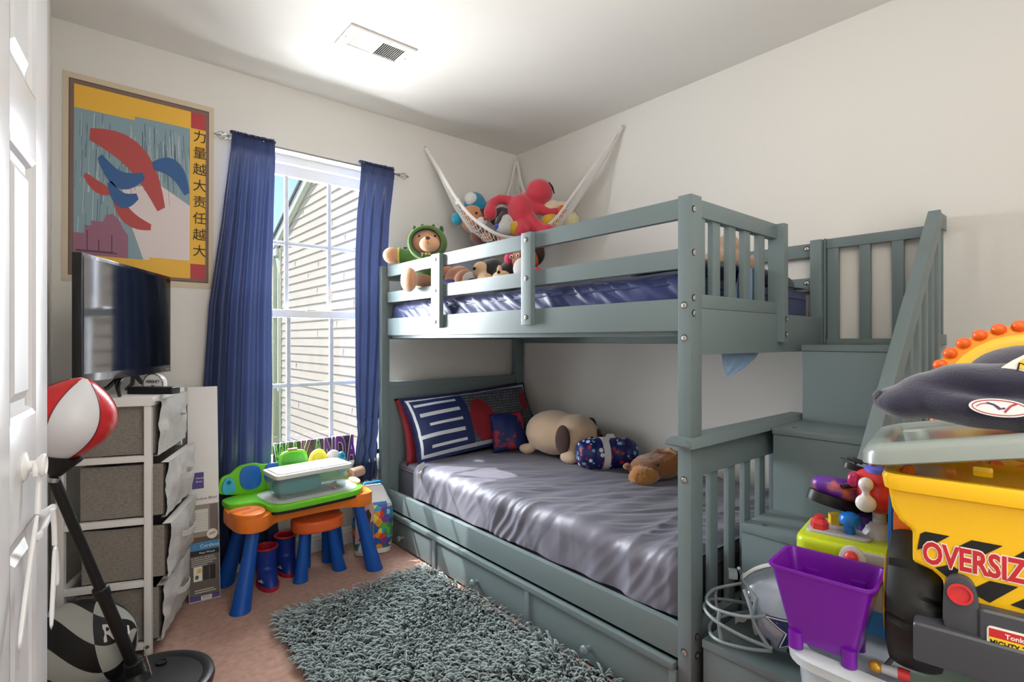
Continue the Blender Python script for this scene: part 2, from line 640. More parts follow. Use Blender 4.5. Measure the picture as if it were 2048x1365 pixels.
for k in range(13):
    for x0, x1, s in ((ix0, -1.385, 1), (-1.375, ix1, -1)):
        x = x0 + (x1 - x0) * (k + 0.5) / 13
        M = xf((x, 0, H - 0.0052), (0, s * R(52), 0))
        box(bm, (-0.0045, iy0, -0.0004), (0.0045, iy1, 0.0004), M=M)
obj('louvers', bm, vent_m, vt, smooth=False)
for x in (vx0 + 0.014, vx1 - 0.014):
    bm = NB()
    ell(bm, (x, -0.65, H - 0.009), (0.004, 0.004, 0.002), seg=10, rings=6)
    obj('screw', bm, mat('screw_grey', (120, 118, 112), 0.4, metal=0.6), vt)
bm = NB()
box(bm, (ix1 + 0.006, -0.69, H - 0.016), (ix1 + 0.009, -0.665, H - 0.009))
obj('damper_lever', bm, vent_m, vt, smooth=False)
# ------------------------------------------------------------------ bunk bed
bed_m = mat('grey_green_paint', (112, 126, 128), 0.36, bump=(40, 0.015))
bolt_m = mat('bolt_steel', (205, 205, 200), 0.25, metal=0.9)
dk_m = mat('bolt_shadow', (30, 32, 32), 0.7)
bed = thing('bunk_bed', 'grey-green wooden bunk bed against the right wall and window wall', 'bunk bed', (-0.55, -1.0, 0), room=True)
F0 = -1.05      # front face plane
def bpart(name, boxes, bev=0.004, parent=None, m=None):
    bm = NB()
    for a, b in boxes:
        box(bm, a, b, bev)
    return obj(name, bm, m or bed_m, parent or bed)
def bolts(pts, axis, parent):
    for p in pts:
        bm = NB()
        p = V(p)
        d = V(axis)
        M = align(p - d * 0.001, d)
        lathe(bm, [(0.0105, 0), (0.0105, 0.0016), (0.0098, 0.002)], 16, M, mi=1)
        lathe(bm, [(0.0082, 0.0012), (0.0082, 0.003), (0.006, 0.0042), (0.0028, 0.0042), (0.0024, 0.0026)], 16, M @ Matrix.Translation((0.0012, -0.001, 0)))
        obj('bolt', bm, [bolt_m, dk_m], parent)
# near front post, upper and lower sections
post = bpart('post', [((F0, -2.0, 0.845), (-0.99, -1.955, 1.556)), ((F0, -2.0, 0), (-0.985, -1.955, 0.82))], 0.006)
bolts([(F0, -1.977, z) for z in (1.232, 1.136)] + [(F0, -1.977, 0.72), (F0, -1.977, 0.215)], (-1, 0, 0), post)
bolts([(-1.036, -2.0, z) for z in (1.512, 1.385, 1.253, 1.208)] + [(-1.02, -2.0, 0.26), (-1.02, -2.0, 0.205)], (0, -1, 0), post)
# far front post and wall-side posts
bpart('post', [((-1.078, -0.092, 0), (-1.03, -0.05, 1.55))], 0.006)
bpart('post', [((-0.08, -0.092, 0), (-0.012, -0.05, 1.55))], 0.006)
bpart('post', [((-0.07, -2.0, 0), (-0.012, -1.955, 1.545))], 0.006)
# lower footboard: moulded cap, top rail, slats, bottom rail
bm = NB()
pr = [(-0.046, -0.014), (-0.040, 0.002), (-0.028, 0.012), (0.028, 0.012), (0.040, 0.002), (0.046, -0.014)]
rows = []
for x in (-1.088, -0.235):
    rows.append([bm.verts.new((x, -1.978 + dy, 0.834 + dz)) for dy, dz in pr])
grid_faces(bm, rows, closed_u=True)
bm.faces.new(rows[0]); bm.faces.new(rows[1])
bmesh.ops.bevel(bm, geom=[e for e in bm.edges if abs(e.verts[0].co.x - e.verts[1].co.x) < 1e-6], offset=0.006, segments=2, affect='EDGES')
obj('footboard_cap', bm, bed_m, bed)
bpart('footboard_rail', [((-0.986, -1.995, 0.725), (-0.07, -1.965, 0.822))])
for x in (-0.898, -0.788, -0.682, -0.573, -0.463, -0.353, -0.243, -0.133):
    bpart('footboard_slat', [((x - 0.021, -1.988, 0.27), (x + 0.021, -1.970, 0.726))], 0.004)
bpart('footboard_rail', [((-0.986, -1.995, 0.12), (-0.07, -1.965, 0.285))])
# lower side rail, back rail, upper rails
bpart('lower_side_rail', [((F0 + 0.002, -1.956, 0.186), (F0 + 0.027, -0.088, 0.284))])
bpart('lower_back_rail', [((-0.04, -1.956, 0.186), (-0.015, -0.088, 0.284))])
bpart('lower_slat_base', [((-1.02, -1.95, 0.20), (-0.04, -0.08, 0.225))])
ur = bpart('upper_side_rail', [((F0 + 0.002, -1.956, 1.156), (F0 + 0.027, -0.05, 1.252))])
bpart('upper_back_rail', [((-0.04, -1.956, 1.11), (-0.015, -0.07, 1.21))])
for k in range(10):
    y = -0.18 - k * 0.19
    bpart('upper_slat', [((-1.02, y - 0.035, 1.165), (-0.04, y + 0.035, 1.180))], 0.003)
bpart('slat_cleat', [((-1.022, -1.95, 1.140), (-1.0, -0.08, 1.164))], 0.003)
# guard rails along the front with their two uprights
bpart('guard_rail', [((F0 + 0.002, -1.956, 1.488), (F0 + 0.024, -0.05, 1.549))])
bpart('guard_rail', [((F0 + 0.002, -1.956, 1.341), (F0 + 0.024, -0.05, 1.401))])
for y0, y1 in ((-1.333, -1.276), (-0.683, -0.606)):
    up = bpart('guard_upright', [((F0 - 0.022, y0, 1.188), (F0 + 0.002, y1, 1.548))])
    bolts([(F0 - 0.022, (y0 + y1) / 2, z) for z in (1.52, 1.37, 1.218)], (-1, 0, 0), up)
# wall-side guard rails
for z0, z1 in ((1.480, 1.537), (1.335, 1.392)):
    gr = bpart('guard_rail', [((-0.036, -1.97, z0), (-0.014, -0.07, z1))])
    bolts([(-0.036, -1.93, (z0 + z1) / 2 + 0.008)], (-1, 0, 0), gr)
# upper end panel by the stairs: short balustrade, deep end board, gate upright
bpart('end_rail', [((-0.992, -1.998, 1.494), (-0.455, -1.968, 1.547))])
bpart('end_stile', [((-0.992, -1.994, 1.262), (-0.962, -1.970, 1.497))], 0.003)
for x in (-0.890, -0.791, -0.691, -0.583):
    bpart('end_slat', [((x - 0.0225, -1.991, 1.262), (x + 0.0225, -1.973, 1.497))], 0.003)
bpart('end_rail', [((-0.992, -1.998, 1.224), (-0.455, -1.968, 1.266))], 0.003)
bpart('end_board', [((-0.992, -1.999, 1.086), (-0.013, -1.970, 1.2235))], 0.003)
g = bpart('gate_upright', [((-0.482, -2.024, 1.122), (-0.448, -1.966, 1.548))])
bolts([(-0.464, -2.024, 1.205), (-0.464, -2.024, 1.15)], (0, -1, 0), g)
# headboard
bpart('headboard_rail', [((-1.035, -0.09, 0.862), (-0.075, -0.054, 0.892))], 0.005)
bpart('headboard_panel', [((-1.035, -0.086, 0.12), (-0.075, -0.064, 0.868))])
bpart('headboard_rail', [((-1.035, -0.086, 1.135), (-0.075, -0.06, 1.26))])
bpart('headboard_rail', [((-1.035, -0.086, 1.47), (-0.075, -0.06, 1.53))])
bpart('headboard_rail', [((-1.035, -0.086, 1.26), (-0.075, -0.064, 1.40))])
# trundle drawer under the side rail
tr = bpart('trundle_drawer', [((F0 - 0.003, -1.948, 0.012), (F0 + 0.014, -0.085, 0.150)), ((F0 + 0.014, -1.93, 0.02), (-0.12, -0.10, 0.10))], 0.003)
bm = NB()
box(bm, (F0 - 0.013, -1.948, 0.150), (F0 + 0.014, -0.085, 0.172), 0.003)
for y in (-1.944, -1.295, -0.612, -0.095):
    box(bm, (F0 - 0.011, y - 0.013, 0.014), (F0 + 0.0, y + 0.013, 0.152), 0.003)
obj('drawer_moulding', bm, bed_m, tr)
for y in (-0.29, -0.962, -1.613):
    bm = NB()
    lathe(bm, [(0.009, 0), (0.008, 0.010), (0.009, 0.014), (0.0155, 0.020), (0.0175, 0.027), (0.014, 0.033), (0.006, 0.036), (0.0005, 0.0365)], 20, align((F0 - 0.003, y, 0.066), (-1, 0, 0)))
    obj('knob', bm, bed_m, tr)

# ------------------------------------------------------------------ staircase at the foot of the bed
sc = thing('bunk_staircase', 'grey-green storage staircase with slatted handrail at the foot of the bunk', 'staircase', (-0.55, -2.2, 0), room=True)
SX = [-1.041, -0.813, -0.590, -0.344]
SZ = [0.272, 0.552, 0.832, 1.112]
Y0, Y1 = -2.365, -2.028
bm = NB()
xs = SX + [-0.012]
for i, (x, z) in enumerate(zip(SX, SZ)):
    box(bm, (x + 0.004, Y0 + 0.004, 0.0), (xs[i + 1] + 0.004, Y1 - 0.002, z - 0.0235), 0.002)
bmesh.ops.remove_doubles(bm, verts=bm.verts[:], dist=1e-5)
obj('carcass', bm, bed_m, sc)
for i, (x, z) in enumerate(zip(SX, SZ)):
    t = NB()
    box(t, (x, Y0, z - 0.0225), (xs[i + 1] + 0.002, Y1, z), 0.003)
    st_ = obj('tread', t, bed_m, sc)
    t = NB()
    for yy in (Y1 - 0.055,):
        lathe(t, [(0.0085, 0), (0.0085, 0.0012), (0.0055, 0.0012), (0.005, 0.0004)], 16, Matrix.Translation((x + 0.045, yy, z)))
    obj('screw_cap', t, mat('cap_grey', (84, 93, 93), 0.3), st_)
# wall-side balustrade of the landing
bpart('landing_post', [((-0.052, -2.008, 1.112), (-0.014, -1.9705 - 0.031, 1.548))], 0.003, sc)
bpart('landing_rail', [((-0.044, -2.335, 1.506), (-0.014, -2.009, 1.546))], 0.003, sc)
bpart('landing_rail', [((-0.044, -2.335, 1.112), (-0.014, -2.009, 1.136))], 0.003, sc)
for y0, y1 in ((-2.052, -2.011), (-2.163, -2.126), (-2.270, -2.233)):
    bpart('landing_slat', [((-0.040, y0, 1.134), (-0.018, y1, 1.508))], 0.003, sc)
# outer handrail panel
yA, yB = -2.392, -2.366
HT, HB = (-0.135, 1.580), (-1.02, 0.655)
def hr(x):
    return HB[1] + (HT[1] - HB[1]) * (x - HB[0]) / (HT[0] - HB[0])
bm = NB()
dd = V((HT[0] - HB[0], 0, HT[1] - HB[1])).normalized()
nn = V((-dd.z, 0, dd.x))
M = Matrix((dd, V((0, 1, 0)), nn)).transposed().to_4x4()
M.translation = V((HB[0], 0, HB[1]))
L = math.hypot(HT[0] - HB[0], HT[1] - HB[1])
box(bm, (0, yA - 0.006, -0.055), (L, yB + 0.004, 0), 0.003, M=M)
obj('handrail', bm, bed_m, sc)
bpart('newel_post', [((-0.142, yA, 0.9), (-0.112, yB, 1.578))], 0.003, sc)
bpart('side_rail', [((-0.115, yA, 1.522), (-0.014, yB, 1.576))], 0.003, sc)
bpart('side_rail', [((-0.115, yA, 1.112), (-0.014, yB, 1.150))], 0.003, sc)
for x in (-0.086, -0.050):
    bpart('side_slat', [((x - 0.008, yA + 0.004, 1.148), (x + 0.008, yB - 0.004, 1.525))], 0.002, sc)
for x in (-0.19, -0.275, -0.36, -0.455, -0.55, -0.65, -0.75, -0.85):
    zt_ = hr(x) - 0.06
    zb = 0.83 if x > -0.6 else 0.28
    bpart('side_slat', [((x - 0.019, yA + 0.004, 0.29), (x + 0.019, yB - 0.004, zt_))], 0.002, sc)
bpart('newel_post', [((-1.05, yA, 0.0), (-1.005, yB, 0.68))], 0.003, sc)
# ------------------------------------------------------------------ wall poster (plain abstract stand-in for the printed artwork)
P0_ = V((-2.449, -0.0015, 1.374))
px_ = (V((-1.902, -0.0015, 1.372)) - P0_)
py_ = (V((-2.424, -0.0015, 2.236)) - P0_)
PW, PH = px_.length, py_.length
PM = frame(P0_, px_, py_)
poster = thing('wall_poster', 'large yellow-bordered poster with a column of black characters beside the window', 'poster', P0_, room=True)
pp = lambda n, c: mat('poster_' + n, c, 0.55)
def flat(name, polys, m, lev, parent):
    bm = NB()
    for pl in polys:
        prism(bm, [(x * PW, y * PH) for x, y in pl], 0.0003, PM, z0=0.0008 + lev * 0.00035)
    return obj(name, bm, m, parent, smooth=False)
def rc(a, b, c, d):
    return [(a, b), (c, b), (c, d), (a, d)]
sheet = flat('sheet', [rc(0, 0, 1, 1)], pp('beige', (206, 190, 164)), 0, poster)
flat('dark_border', [rc(0.035, 0.03, 0.963, 0.972)], pp('umber', (98, 74, 66)), 1, sheet)
flat('border_line', [rc(0.042, 0.036, 0.956, 0.966)], pp('brown', (122, 98, 88)), 2, sheet)
flat('yellow_field', [rc(0.066, 0.05, 0.938, 0.948)], pp('yellow', (232, 180, 62)), 3, sheet)
flat('red_square', [rc(0.828, 0.862, 0.938, 0.948)], pp('red', (182, 62, 66)), 4, sheet)
flat('red_square', [rc(0.828, 0.05, 0.938, 0.13)], pp('red', (182, 62, 66)), 4, sheet)
pic = flat('picture', [[(0.066, 0.13), (0.54, 0.13), (0.54, 0.145), (0.822, 0.145), (0.822, 0.855), (0.44, 0.855), (0.44, 0.835), (0.066, 0.835)]], pp('rain', (132, 158, 168)), 4, sheet)
flat('pale_ground', [[(0.50, 0.13), (0.54, 0.13), (0.54, 0.145), (0.822, 0.145), (0.822, 0.44), (0.60, 0.53), (0.36, 0.48), (0.40, 0.34)]], pp('pale', (222, 208, 208)), 5, sheet)
flat('skyline', [[(0.066, 0.13), (0.066, 0.235), (0.13, 0.235), (0.13, 0.275), (0.17, 0.275), (0.17, 0.30), (0.24, 0.30), (0.26, 0.335), (0.30, 0.345), (0.34, 0.32), (0.37, 0.275), (0.40, 0.245), (0.40, 0.13)]], pp('mauve', (150, 100, 122)), 6, sheet)
r2 = random.Random(3)
flat('window_marks', [[(0.08, 0.145), (0.33, 0.145), (0.33, 0.15), (0.30, 0.155), (0.30, 0.24), (0.293, 0.24), (0.293, 0.155), (0.22, 0.155), (0.22, 0.21), (0.212, 0.21), (0.212, 0.155), (0.15, 0.155), (0.15, 0.25), (0.143, 0.25), (0.143, 0.155), (0.08, 0.155)]], pp('plum', (96, 58, 80)), 7, sheet)
st1, st2 = [], []
for k in range(150):
    x = 0.07 + r2.random() * 0.74
    y1 = 0.83 - r2.random() * 0.25 * (1 if x > 0.35 else 2.4)
    l = 0.05 + r2.random() * 0.14
    w = 0.0012 + r2.random() * 0.0022
    sl = 0.05 * (0.4 - x)
    if y1 - l < 0.15:
        continue
    (st1 if r2.random() < 0.62 else st2).append([(x, y1), (x + w, y1), (x + w - sl * l * 4, y1 - l), (x - sl * l * 4, y1 - l)])
flat('rain_streaks', st1, pp('slate', (62, 82, 96)), 5.3, sheet)
flat('rain_streaks', st2, pp('ice', (214, 222, 224)), 5.6, sheet)
def stroke(pts, ws):
    """tapered brush stroke outline through pts"""
    L, Rr = [], []
    n = len(pts)
    for i in range(n):
        a, b = V((*pts[max(i - 1, 0)], 0)), V((*pts[min(i + 1, n - 1)], 0))
        d = (b - a).normalized()
        nrm = V((-d.y, d.x, 0))
        p = V((*pts[i], 0))
        L.append(tuple((p + nrm * ws[i])[:2]))
        Rr.append(tuple((p - nrm * ws[i])[:2]))
    return L + Rr[::-1]
ARC = lambda x0, y0, x1, y1, b, n=9: [(lerp(x0, x1, i / n) + b * sin(pi * i / n) * (y1 - y0), lerp(y0, y1, i / n) - b * sin(pi * i / n) * (x1 - x0)) for i in range(n + 1)]
W_ = lambda w, n=9: [w * (0.25 + 0.75 * sin(pi * (i + 0.6) / (n + 1.2))) for i in range(n + 1)]
flat('paint_strokes', [stroke(ARC(0.16, 0.72, 0.62, 0.40, -0.18), W_(0.075)), stroke(ARC(0.30, 0.50, 0.55, 0.30, 0.2), W_(0.04)), stroke(ARC(0.13, 0.52, 0.30, 0.45, 0.1), W_(0.03))], pp('brick', (178, 72, 70)), 7.5, sheet)
flat('paint_strokes', [stroke(ARC(0.22, 0.62, 0.50, 0.56, 0.25), W_(0.045)), stroke(ARC(0.56, 0.62, 0.80, 0.50, -0.25), W_(0.05)), stroke(ARC(0.28, 0.50, 0.46, 0.45, 0.3), W_(0.04))], pp('blue', (48, 92, 146)), 8, sheet)
ink = pp('ink', (32, 26, 22))
for k, ch in enumerate('力量越大责任越大'):
    lettering(ch, PM @ Matrix.Translation((0.842 * PW, (0.797 - k * 0.0885) * PH, 0.0040)), ink, sheet, size=0.060, ext=0.0002, off=0.0, sx=0.95)

# ------------------------------------------------------------------ curtains on their rod
blue_m = mat('navy_satin_curtain', (48, 58, 92), 0.30, sheen=0.05, translucent=0.10, bump=(90, 0.03))
chrome_m = mat('rod_nickel', (150, 150, 146), 0.3, metal=1.0)
rod = thing('curtain_rod', 'thin nickel curtain rod with wire cage finials above the window', 'curtain rod', (-1.4, -0.05, 2.10), room=True)
RY, RZ = -0.052, 2.097
bm = NB()
cyl(bm, (-1.838, RY, RZ), (-0.955, RY, RZ), 0.0055, 12)
obj('rod', bm, chrome_m, rod)
for x, s in ((-1.838, -1), (-0.955, 1)):
    bm = NB()
    for k in range(4):
        a = k * pi / 2 + 0.4
        tube(bm, [(x + s * (0.006 + 0.058 * t), RY + 0.017 * sin(pi * t) * cos(a + 2.2 * t), RZ + 0.017 * sin(pi * t) * sin(a + 2.2 * t)) for t in [i / 10 for i in range(11)]], 0.0017, 6)
    ell(bm, (x + s * 0.066, RY, RZ), (0.004, 0.004, 0.004), seg=8, rings=6)
    lathe(bm, [(0.009, 0), (0.009, 0.008)], 12, align((x, RY, RZ), (s, 0, 0)))
    obj('finial', bm, chrome_m, rod)
    bm = NB()
    xb = x - s * 0.03
    cyl(bm, (xb, RY, RZ), (xb, -0.004, RZ), 0.004, 10)
    cyl(bm, (xb, -0.005, RZ), (xb, -0.0005, RZ), 0.014, 14)
    obj('wall_bracket', bm, chrome_m, rod)
def curtain(name, label, xl, xr, zb, amp, nf, seed, ybase, extra=None):
    root = thing(name, label, 'curtain', (interp(xl, 0.5), RY, 2.1), room=True)
    bm = NB()
    nu, nv = 150, 110
    rows = []
    ztop = RZ + 0.018
    for j in range(nv + 1):
        v = j / nv
        row = []
        z0 = lerp(ztop, zb, v)
        for i in range(nu + 1):
            u = i / nu
            a = interp(amp, v)
            w = u + 0.018 * noise.noise(V((u * 3, v * 1.3, seed)))
            ph = 2 * pi * nf * w + 0.9 * noise.noise(V((u * 2, v * 2.2, seed + 5)))
            fold = sin(ph) + 0.35 * sin(2.1 * ph + 1.3 + v * 1.5)
            y = interp(ybase, v) + a * fold
            if v < 0.035:      # gathered pocket wrapped round the rod
                t = v / 0.035
                y = RY - 0.011 + 0.004 * sin(2 * pi * nf * 4.5 * u + seed)
                if v == 0:
                    y = RY
            else:
                y = lerp(RY - 0.011, y, min(1, (v - 0.035) / 0.12))
            x = lerp(interp(xl, v), interp(xr, v), u) + 0.006 * a / 0.03 * cos(ph)
            z = z0 + 0.004 * noise.noise(V((u * 9, v * 3, seed)))
            p = V((x, min(y, -0.012), z))
            if extra:
                p = extra(p, u, v)
            row.append(bm.verts.new(p))
        rows.append(row)
    grid_faces(bm, rows)
    obj('panel', bm, blue_m, root, ang=180)
    bm = NB()
    n = 46
    tube(bm, [(lerp(interp(xl, 0), interp(xr, 0), i / n), RY + 0.006 * sin(i * 2.4), ztop + 0.007 + 0.004 * sin(i * 1.9)) for i in range(n + 1)], 0.009, 7)
    obj('rod_pocket', bm, blue_m, root)
    return root
curtain('curtain', 'long navy blue curtain left of the window, nearly reaching the carpet',
        [(0, -1.834), (0.2, -1.875), (0.4, -1.93), (0.6, -1.955), (0.8, -1.968), (1, -1.915)],
        [(0, -1.640), (0.3, -1.650), (0.6, -1.652), (0.8, -1.66), (1, -1.605)],
        0.05, [(0, 0.008), (0.1, 0.013), (0.5, 0.015), (1, 0.016)], 4.0, 2.3, [(0, -0.045), (1, -0.042)])
def tuck(p, u, v):
    # the hem is gathered up on to the bed rail and crumples there
    if v > 0.80:
        t = (v - 0.80) / 0.20
        p = p + V((0.018 * noise.noise(V((u * 5, v * 18, 3))), -0.006 * t * (1 + noise.noise(V((u * 4, v * 14, 8)))), 0.012 * noise.noise(V((u * 6, v * 16, 1)))))
        p.y = min(p.y, -0.012)
    return p
curtain('curtain', 'shorter navy blue curtain right of the window, hem bunched beside the bunk bed',
        [(0, -1.190), (0.3, -1.207), (0.7, -1.206), (0.85, -1.195), (1, -1.235)],
        [(0, -0.985), (0.3, -1.005), (0.5, -1.015), (0.7, -1.04), (0.85, -1.07), (1, -1.085)],
        0.335, [(0, 0.008), (0.25, 0.008), (1, 0.007)], 3.4, 9.1, [(0, -0.04), (0.3, -0.026), (0.8, -0.026), (1, -0.03)], tuck)

# ------------------------------------------------------------------ fabric drawer tower
frame_m = mat('tower_white', (232, 230, 228), 0.4)
linen_m = mat('grey_linen', (150, 144, 136), 0.9, bump=(150, 0.35), mottle=(90, (124, 118, 111), 0.2), stretch=(1, 1, 3))
lit_linen_m = mat('lit_linen', (196, 193, 189), 0.85, bump=(120, 0.25))  # window light painted into a paler copy of the grey linen
tw = thing('drawer_tower', 'tall white and grey fabric drawer tower under the television', 'dresser', (-2.205, -0.593, 0), R(68.7))
TW, TD, THt = 0.405, 0.275, 0.93
for x in (0.0, TW - 0.022):
    for y in (0.0, TD - 0.022):
        bm = NB()
        box(bm, (x, y, 0.0), (x + 0.022, y + 0.022, THt - 0.03), 0.002)
        obj('upright', bm, frame_m, tw)
bm = NB()
box(bm, (-0.006, -0.006, THt - 0.032), (TW + 0.006, TD + 0.006, THt), 0.003)
obj('top_board', bm, frame_m, tw)
tiers = [0.052, 0.272, 0.492, 0.712]
for z in tiers:
    bm = NB()
    box(bm, (0.002, 0.022, z - 0.011), (0.020, TD - 0.022, z + 0.011), 0.002)
    box(bm, (TW - 0.020, 0.022, z - 0.011), (TW - 0.002, TD - 0.022, z + 0.011), 0.002)
    box(bm, (0.022, TD - 0.018, z - 0.008), (TW - 0.022, TD - 0.002, z + 0.008), 0.002)
    obj('shelf_rail', bm, frame_m, tw)
for k, z in enumerate(tiers):
    pull = (0.016, 0.034, 0.030, 0.004)[k]
    zt1 = z + 0.196
    bm = NB()
    # bin body with slightly bowed sides
    nx, nz = 12, 10
    x0, x1, y0, y1 = 0.024, TW - 0.024, -pull, TD - 0.03 - pull
    ring = []
    for j in range(nz + 1):
        t = j / nz
        zz_ = lerp(z + 0.013, zt1, t)
        row = []
        for (ax, ay), (bx, by) in (((x0, y0), (x1, y0)), ((x1, y0), (x1, y1)), ((x1, y1), (x0, y1)), ((x0, y1), (x0, y0))):
            for i in range(nx):
                s = i / nx
                p = V((lerp(ax, bx, s), lerp(ay, by, s), zz_))
                nrm = V((by - ay, -(bx - ax), 0)).normalized()
                b_ = 0.006 * sin(pi * s) * (0.4 + t) * noise.noise(V((p.x * 9, p.y * 9, k * 3.1 + t * 2)))
                p += nrm * b_
                p.z += 0.004 * noise.noise(V((p.x * 6 + k, p.y * 6, 1))) * t
                row.append(bm.verts.new(p))
        ring.append(row)
    grid_faces(bm, ring, closed_u=True)
    bm.faces.new(ring[0])
    d = obj('fabric_drawer', bm, linen_m, tw, ang=60)
    bm = NB()
    rows = []
    for j in range(13):
        t = j / 12
        row = []
        for i in range(25):
            s = i / 24
            x = lerp(x0 - 0.004, x1 + 0.012, s)
            bulge = 0.010 * sin(pi * s) * sin(pi * t) + 0.012 * noise.noise(V((s * 4, t * 4, k * 7.7))) * sin(pi * t) + 0.006 * noise.noise(V((s * 9, t * 7, k * 2.7)))
            yy = -pull - 0.010 - 0.05 * (0.35 + 0.1 * (k % 2)) * t * 0.5 - bulge
            row.append(bm.verts.new((x, yy, lerp(z + 0.004, zt1 + 0.004, t))))
        rows.append(row)
    rows.append([bm.verts.new((v.co.x, -pull + 0.006, v.co.z)) for v in rows[-1]])
    rows.insert(0, [bm.verts.new((v.co.x, -pull + 0.006, v.co.z)) for v in rows[0]])
    grid_faces(bm, rows)
    fr = obj('drawer_front', bm, lit_linen_m, d, ang=60)
    zh = z + 0.115
    yh = -pull - 0.026
    bm = NB()
    pts = [(0.15 + 0.12 * t, yh - 0.018 * min(1, 6 * t, 6 * (1 - t)) - 0.010 * sin(pi * t), zh) for t in [i / 12 for i in range(13)]]
    rws = [[bm.verts.new(V(p) + V((0, dy, dz))) for dy, dz in ((0, -0.011), (0, 0.011), (0.003, 0.011), (0.003, -0.011))] for p in pts]
    grid_faces(bm, rws, closed_u=True)
    obj('pull_strap', bm, lit_linen_m, fr)
for y in (0.011,):
    bm = NB()
    lathe(bm, [(0.006, 0), (0.006, 0.002), (0.002, 0.002), (0.002, 0.0005)], 12, align((-0.0005, y, 0.05), (-1, 0, 0)))
    obj('screw', bm, mat('screw_grey', (120, 118, 112), 0.4, metal=0.6), tw)

# ------------------------------------------------------------------ television on the tower
tvb_m = mat('tv_black_gloss', (14, 14, 15), 0.18, coat=0.3)
tvs_m = mat('tv_screen', (10, 13, 15), 0.07, spec=0.7, mottle=(7, (22, 26, 28), 0.2))
tvm_m = mat('tv_matte_black', (22, 22, 23), 0.55)
tv = thing('television', 'black flat screen television standing on the white drawer tower', 'television', (-2.253, -0.411, THt), R(62.2))
hw, b0, b1 = 0.332, 0.064, 0.474
bm = NB()
box(bm, (-hw, -0.012, b0), (hw, 0.014, b1), 0.003)
obj('bezel', bm, tvb_m, tv)
bm = NB()
box(bm, (-hw + 0.012, -0.0132, b0 + 0.028), (hw - 0.012, -0.0118, b1 - 0.012))
obj('screen', bm, tvs_m, tv, smooth=False)
bm = NB()
prism(bm, [(-0.20, 0.10), (0.22, 0.10), (0.17, 0.33), (-0.15, 0.33)], 0.045, Matrix.Rotation(pi / 2, 4, 'X') @ Matrix.Scale(-1, 4, (0, 0, 1)), bev=0.012, z0=0.012)
obj('rear_housing', bm, tvm_m, tv)
bm = NB()
box(bm, (hw - 0.055, -0.0135, b0 + 0.008), (hw - 0.018, -0.0119, b0 + 0.016))
obj('badge', bm, mat('badge_grey', (130, 130, 130), 0.3), tv, smooth=False)
for s in (-1, 1):
    bm = NB()
    tube(bm, [(s * 0.04, 0.004, b0 + 0.012), (s * 0.09, 0.0, 0.035), (s * 0.14, -0.03, 0.006)], [0.009, 0.008, 0.006], 8)
    tube(bm, [(s * 0.04, 0.004, b0 + 0.012), (s * 0.09, 0.03, 0.03), (s * 0.13, 0.07, 0.006)], [0.009, 0.008, 0.006], 8)
    obj('stand_foot', bm, tvb_m, tv)
sb = thing('streaming_box', 'low flat black box in front of the television', 'media box', (-2.185, -0.475, THt), R(-42))
bm = NB()
box(bm, (-0.085, -0.024, 0), (0.085, 0.024, 0.026), 0.006, 3)
obj('case', bm, mat('black_plastic', (20, 20, 23), 0.45), sb)
bm = NB()
box(bm, (-0.055, -0.006, 0.026), (0.015, 0.002, 0.0268))
obj('indicator_strip', bm, mat('violet_strip', (70, 60, 150), 0.4), sb, smooth=False)
# domed souvenir
dm = thing('souvenir_dome', 'small clear and white domed souvenir with printed lettering beside the television', 'souvenir', (-2.172, -0.405, THt), R(-40))
outl = [(-0.036, 0), (0.036, 0), (0.036, 0.03)] + [(0.036 * cos(a), 0.034 + 0.036 * sin(a)) for a in [pi * i / 14 for i in range(15)]] + [(-0.036, 0.03)]
UP = Matrix.Rotation(pi / 2, 4, 'X')
bm = NB()
prism(bm, outl, 0.030, UP @ Matrix.Translation((0, 0, -0.015)), bev=0.005)
obj('dome', bm, mat('dome_white', (236, 236, 234), 0.15), dm)
bm = NB()
ring_ = [V((0.037 * cos(a), -0.0155, 0.034 + 0.037 * sin(a))) for a in [pi * i / 20 for i in range(21)]]
tube(bm, [(0.037, -0.0155, 0.002)] + ring_ + [(-0.037, -0.0155, 0.002)], 0.0022, 8)
obj('chrome_rim', bm, mat('chrome', (200, 202, 204), 0.12, metal=1.0), dm)
lettering('HERSHEY', UP @ Matrix.Translation((-0.028, 0.036, 0.0152)), mat('black_print', (24, 22, 22), 0.5), dm, size=0.0165, ext=0.0003, off=0.0004, sx=0.78)
def decal(name, pts, M, m, parent, h=0.0004):
    bm = NB()
    prism(bm, pts, h, M)
    return obj(name, bm, m, parent, smooth=False)
for nm, col, pts in (('printed_wave', (76, 150, 196), [(-0.033, 0.004), (-0.01, 0.004), (-0.006, 0.014), (-0.02, 0.02), (-0.033, 0.012)]),
                     ('printed_patch', (44, 38, 34), [(-0.008, 0.003), (0.004, 0.003), (0.005, 0.026), (-0.006, 0.028)]),
                     ('printed_patch', (206, 148, 60), [(0.014, 0.003), (0.03, 0.003), (0.028, 0.022), (0.018, 0.026)]),
                     ('printed_patch', (98, 170, 76), [(0.005, 0.006), (0.013, 0.004), (0.013, 0.016), (0.006, 0.018)])):
    decal(nm, pts, UP @ Matrix.Translation((0, 0, 0.0152)), mat(nm + str(col[0]), col, 0.4), dm)

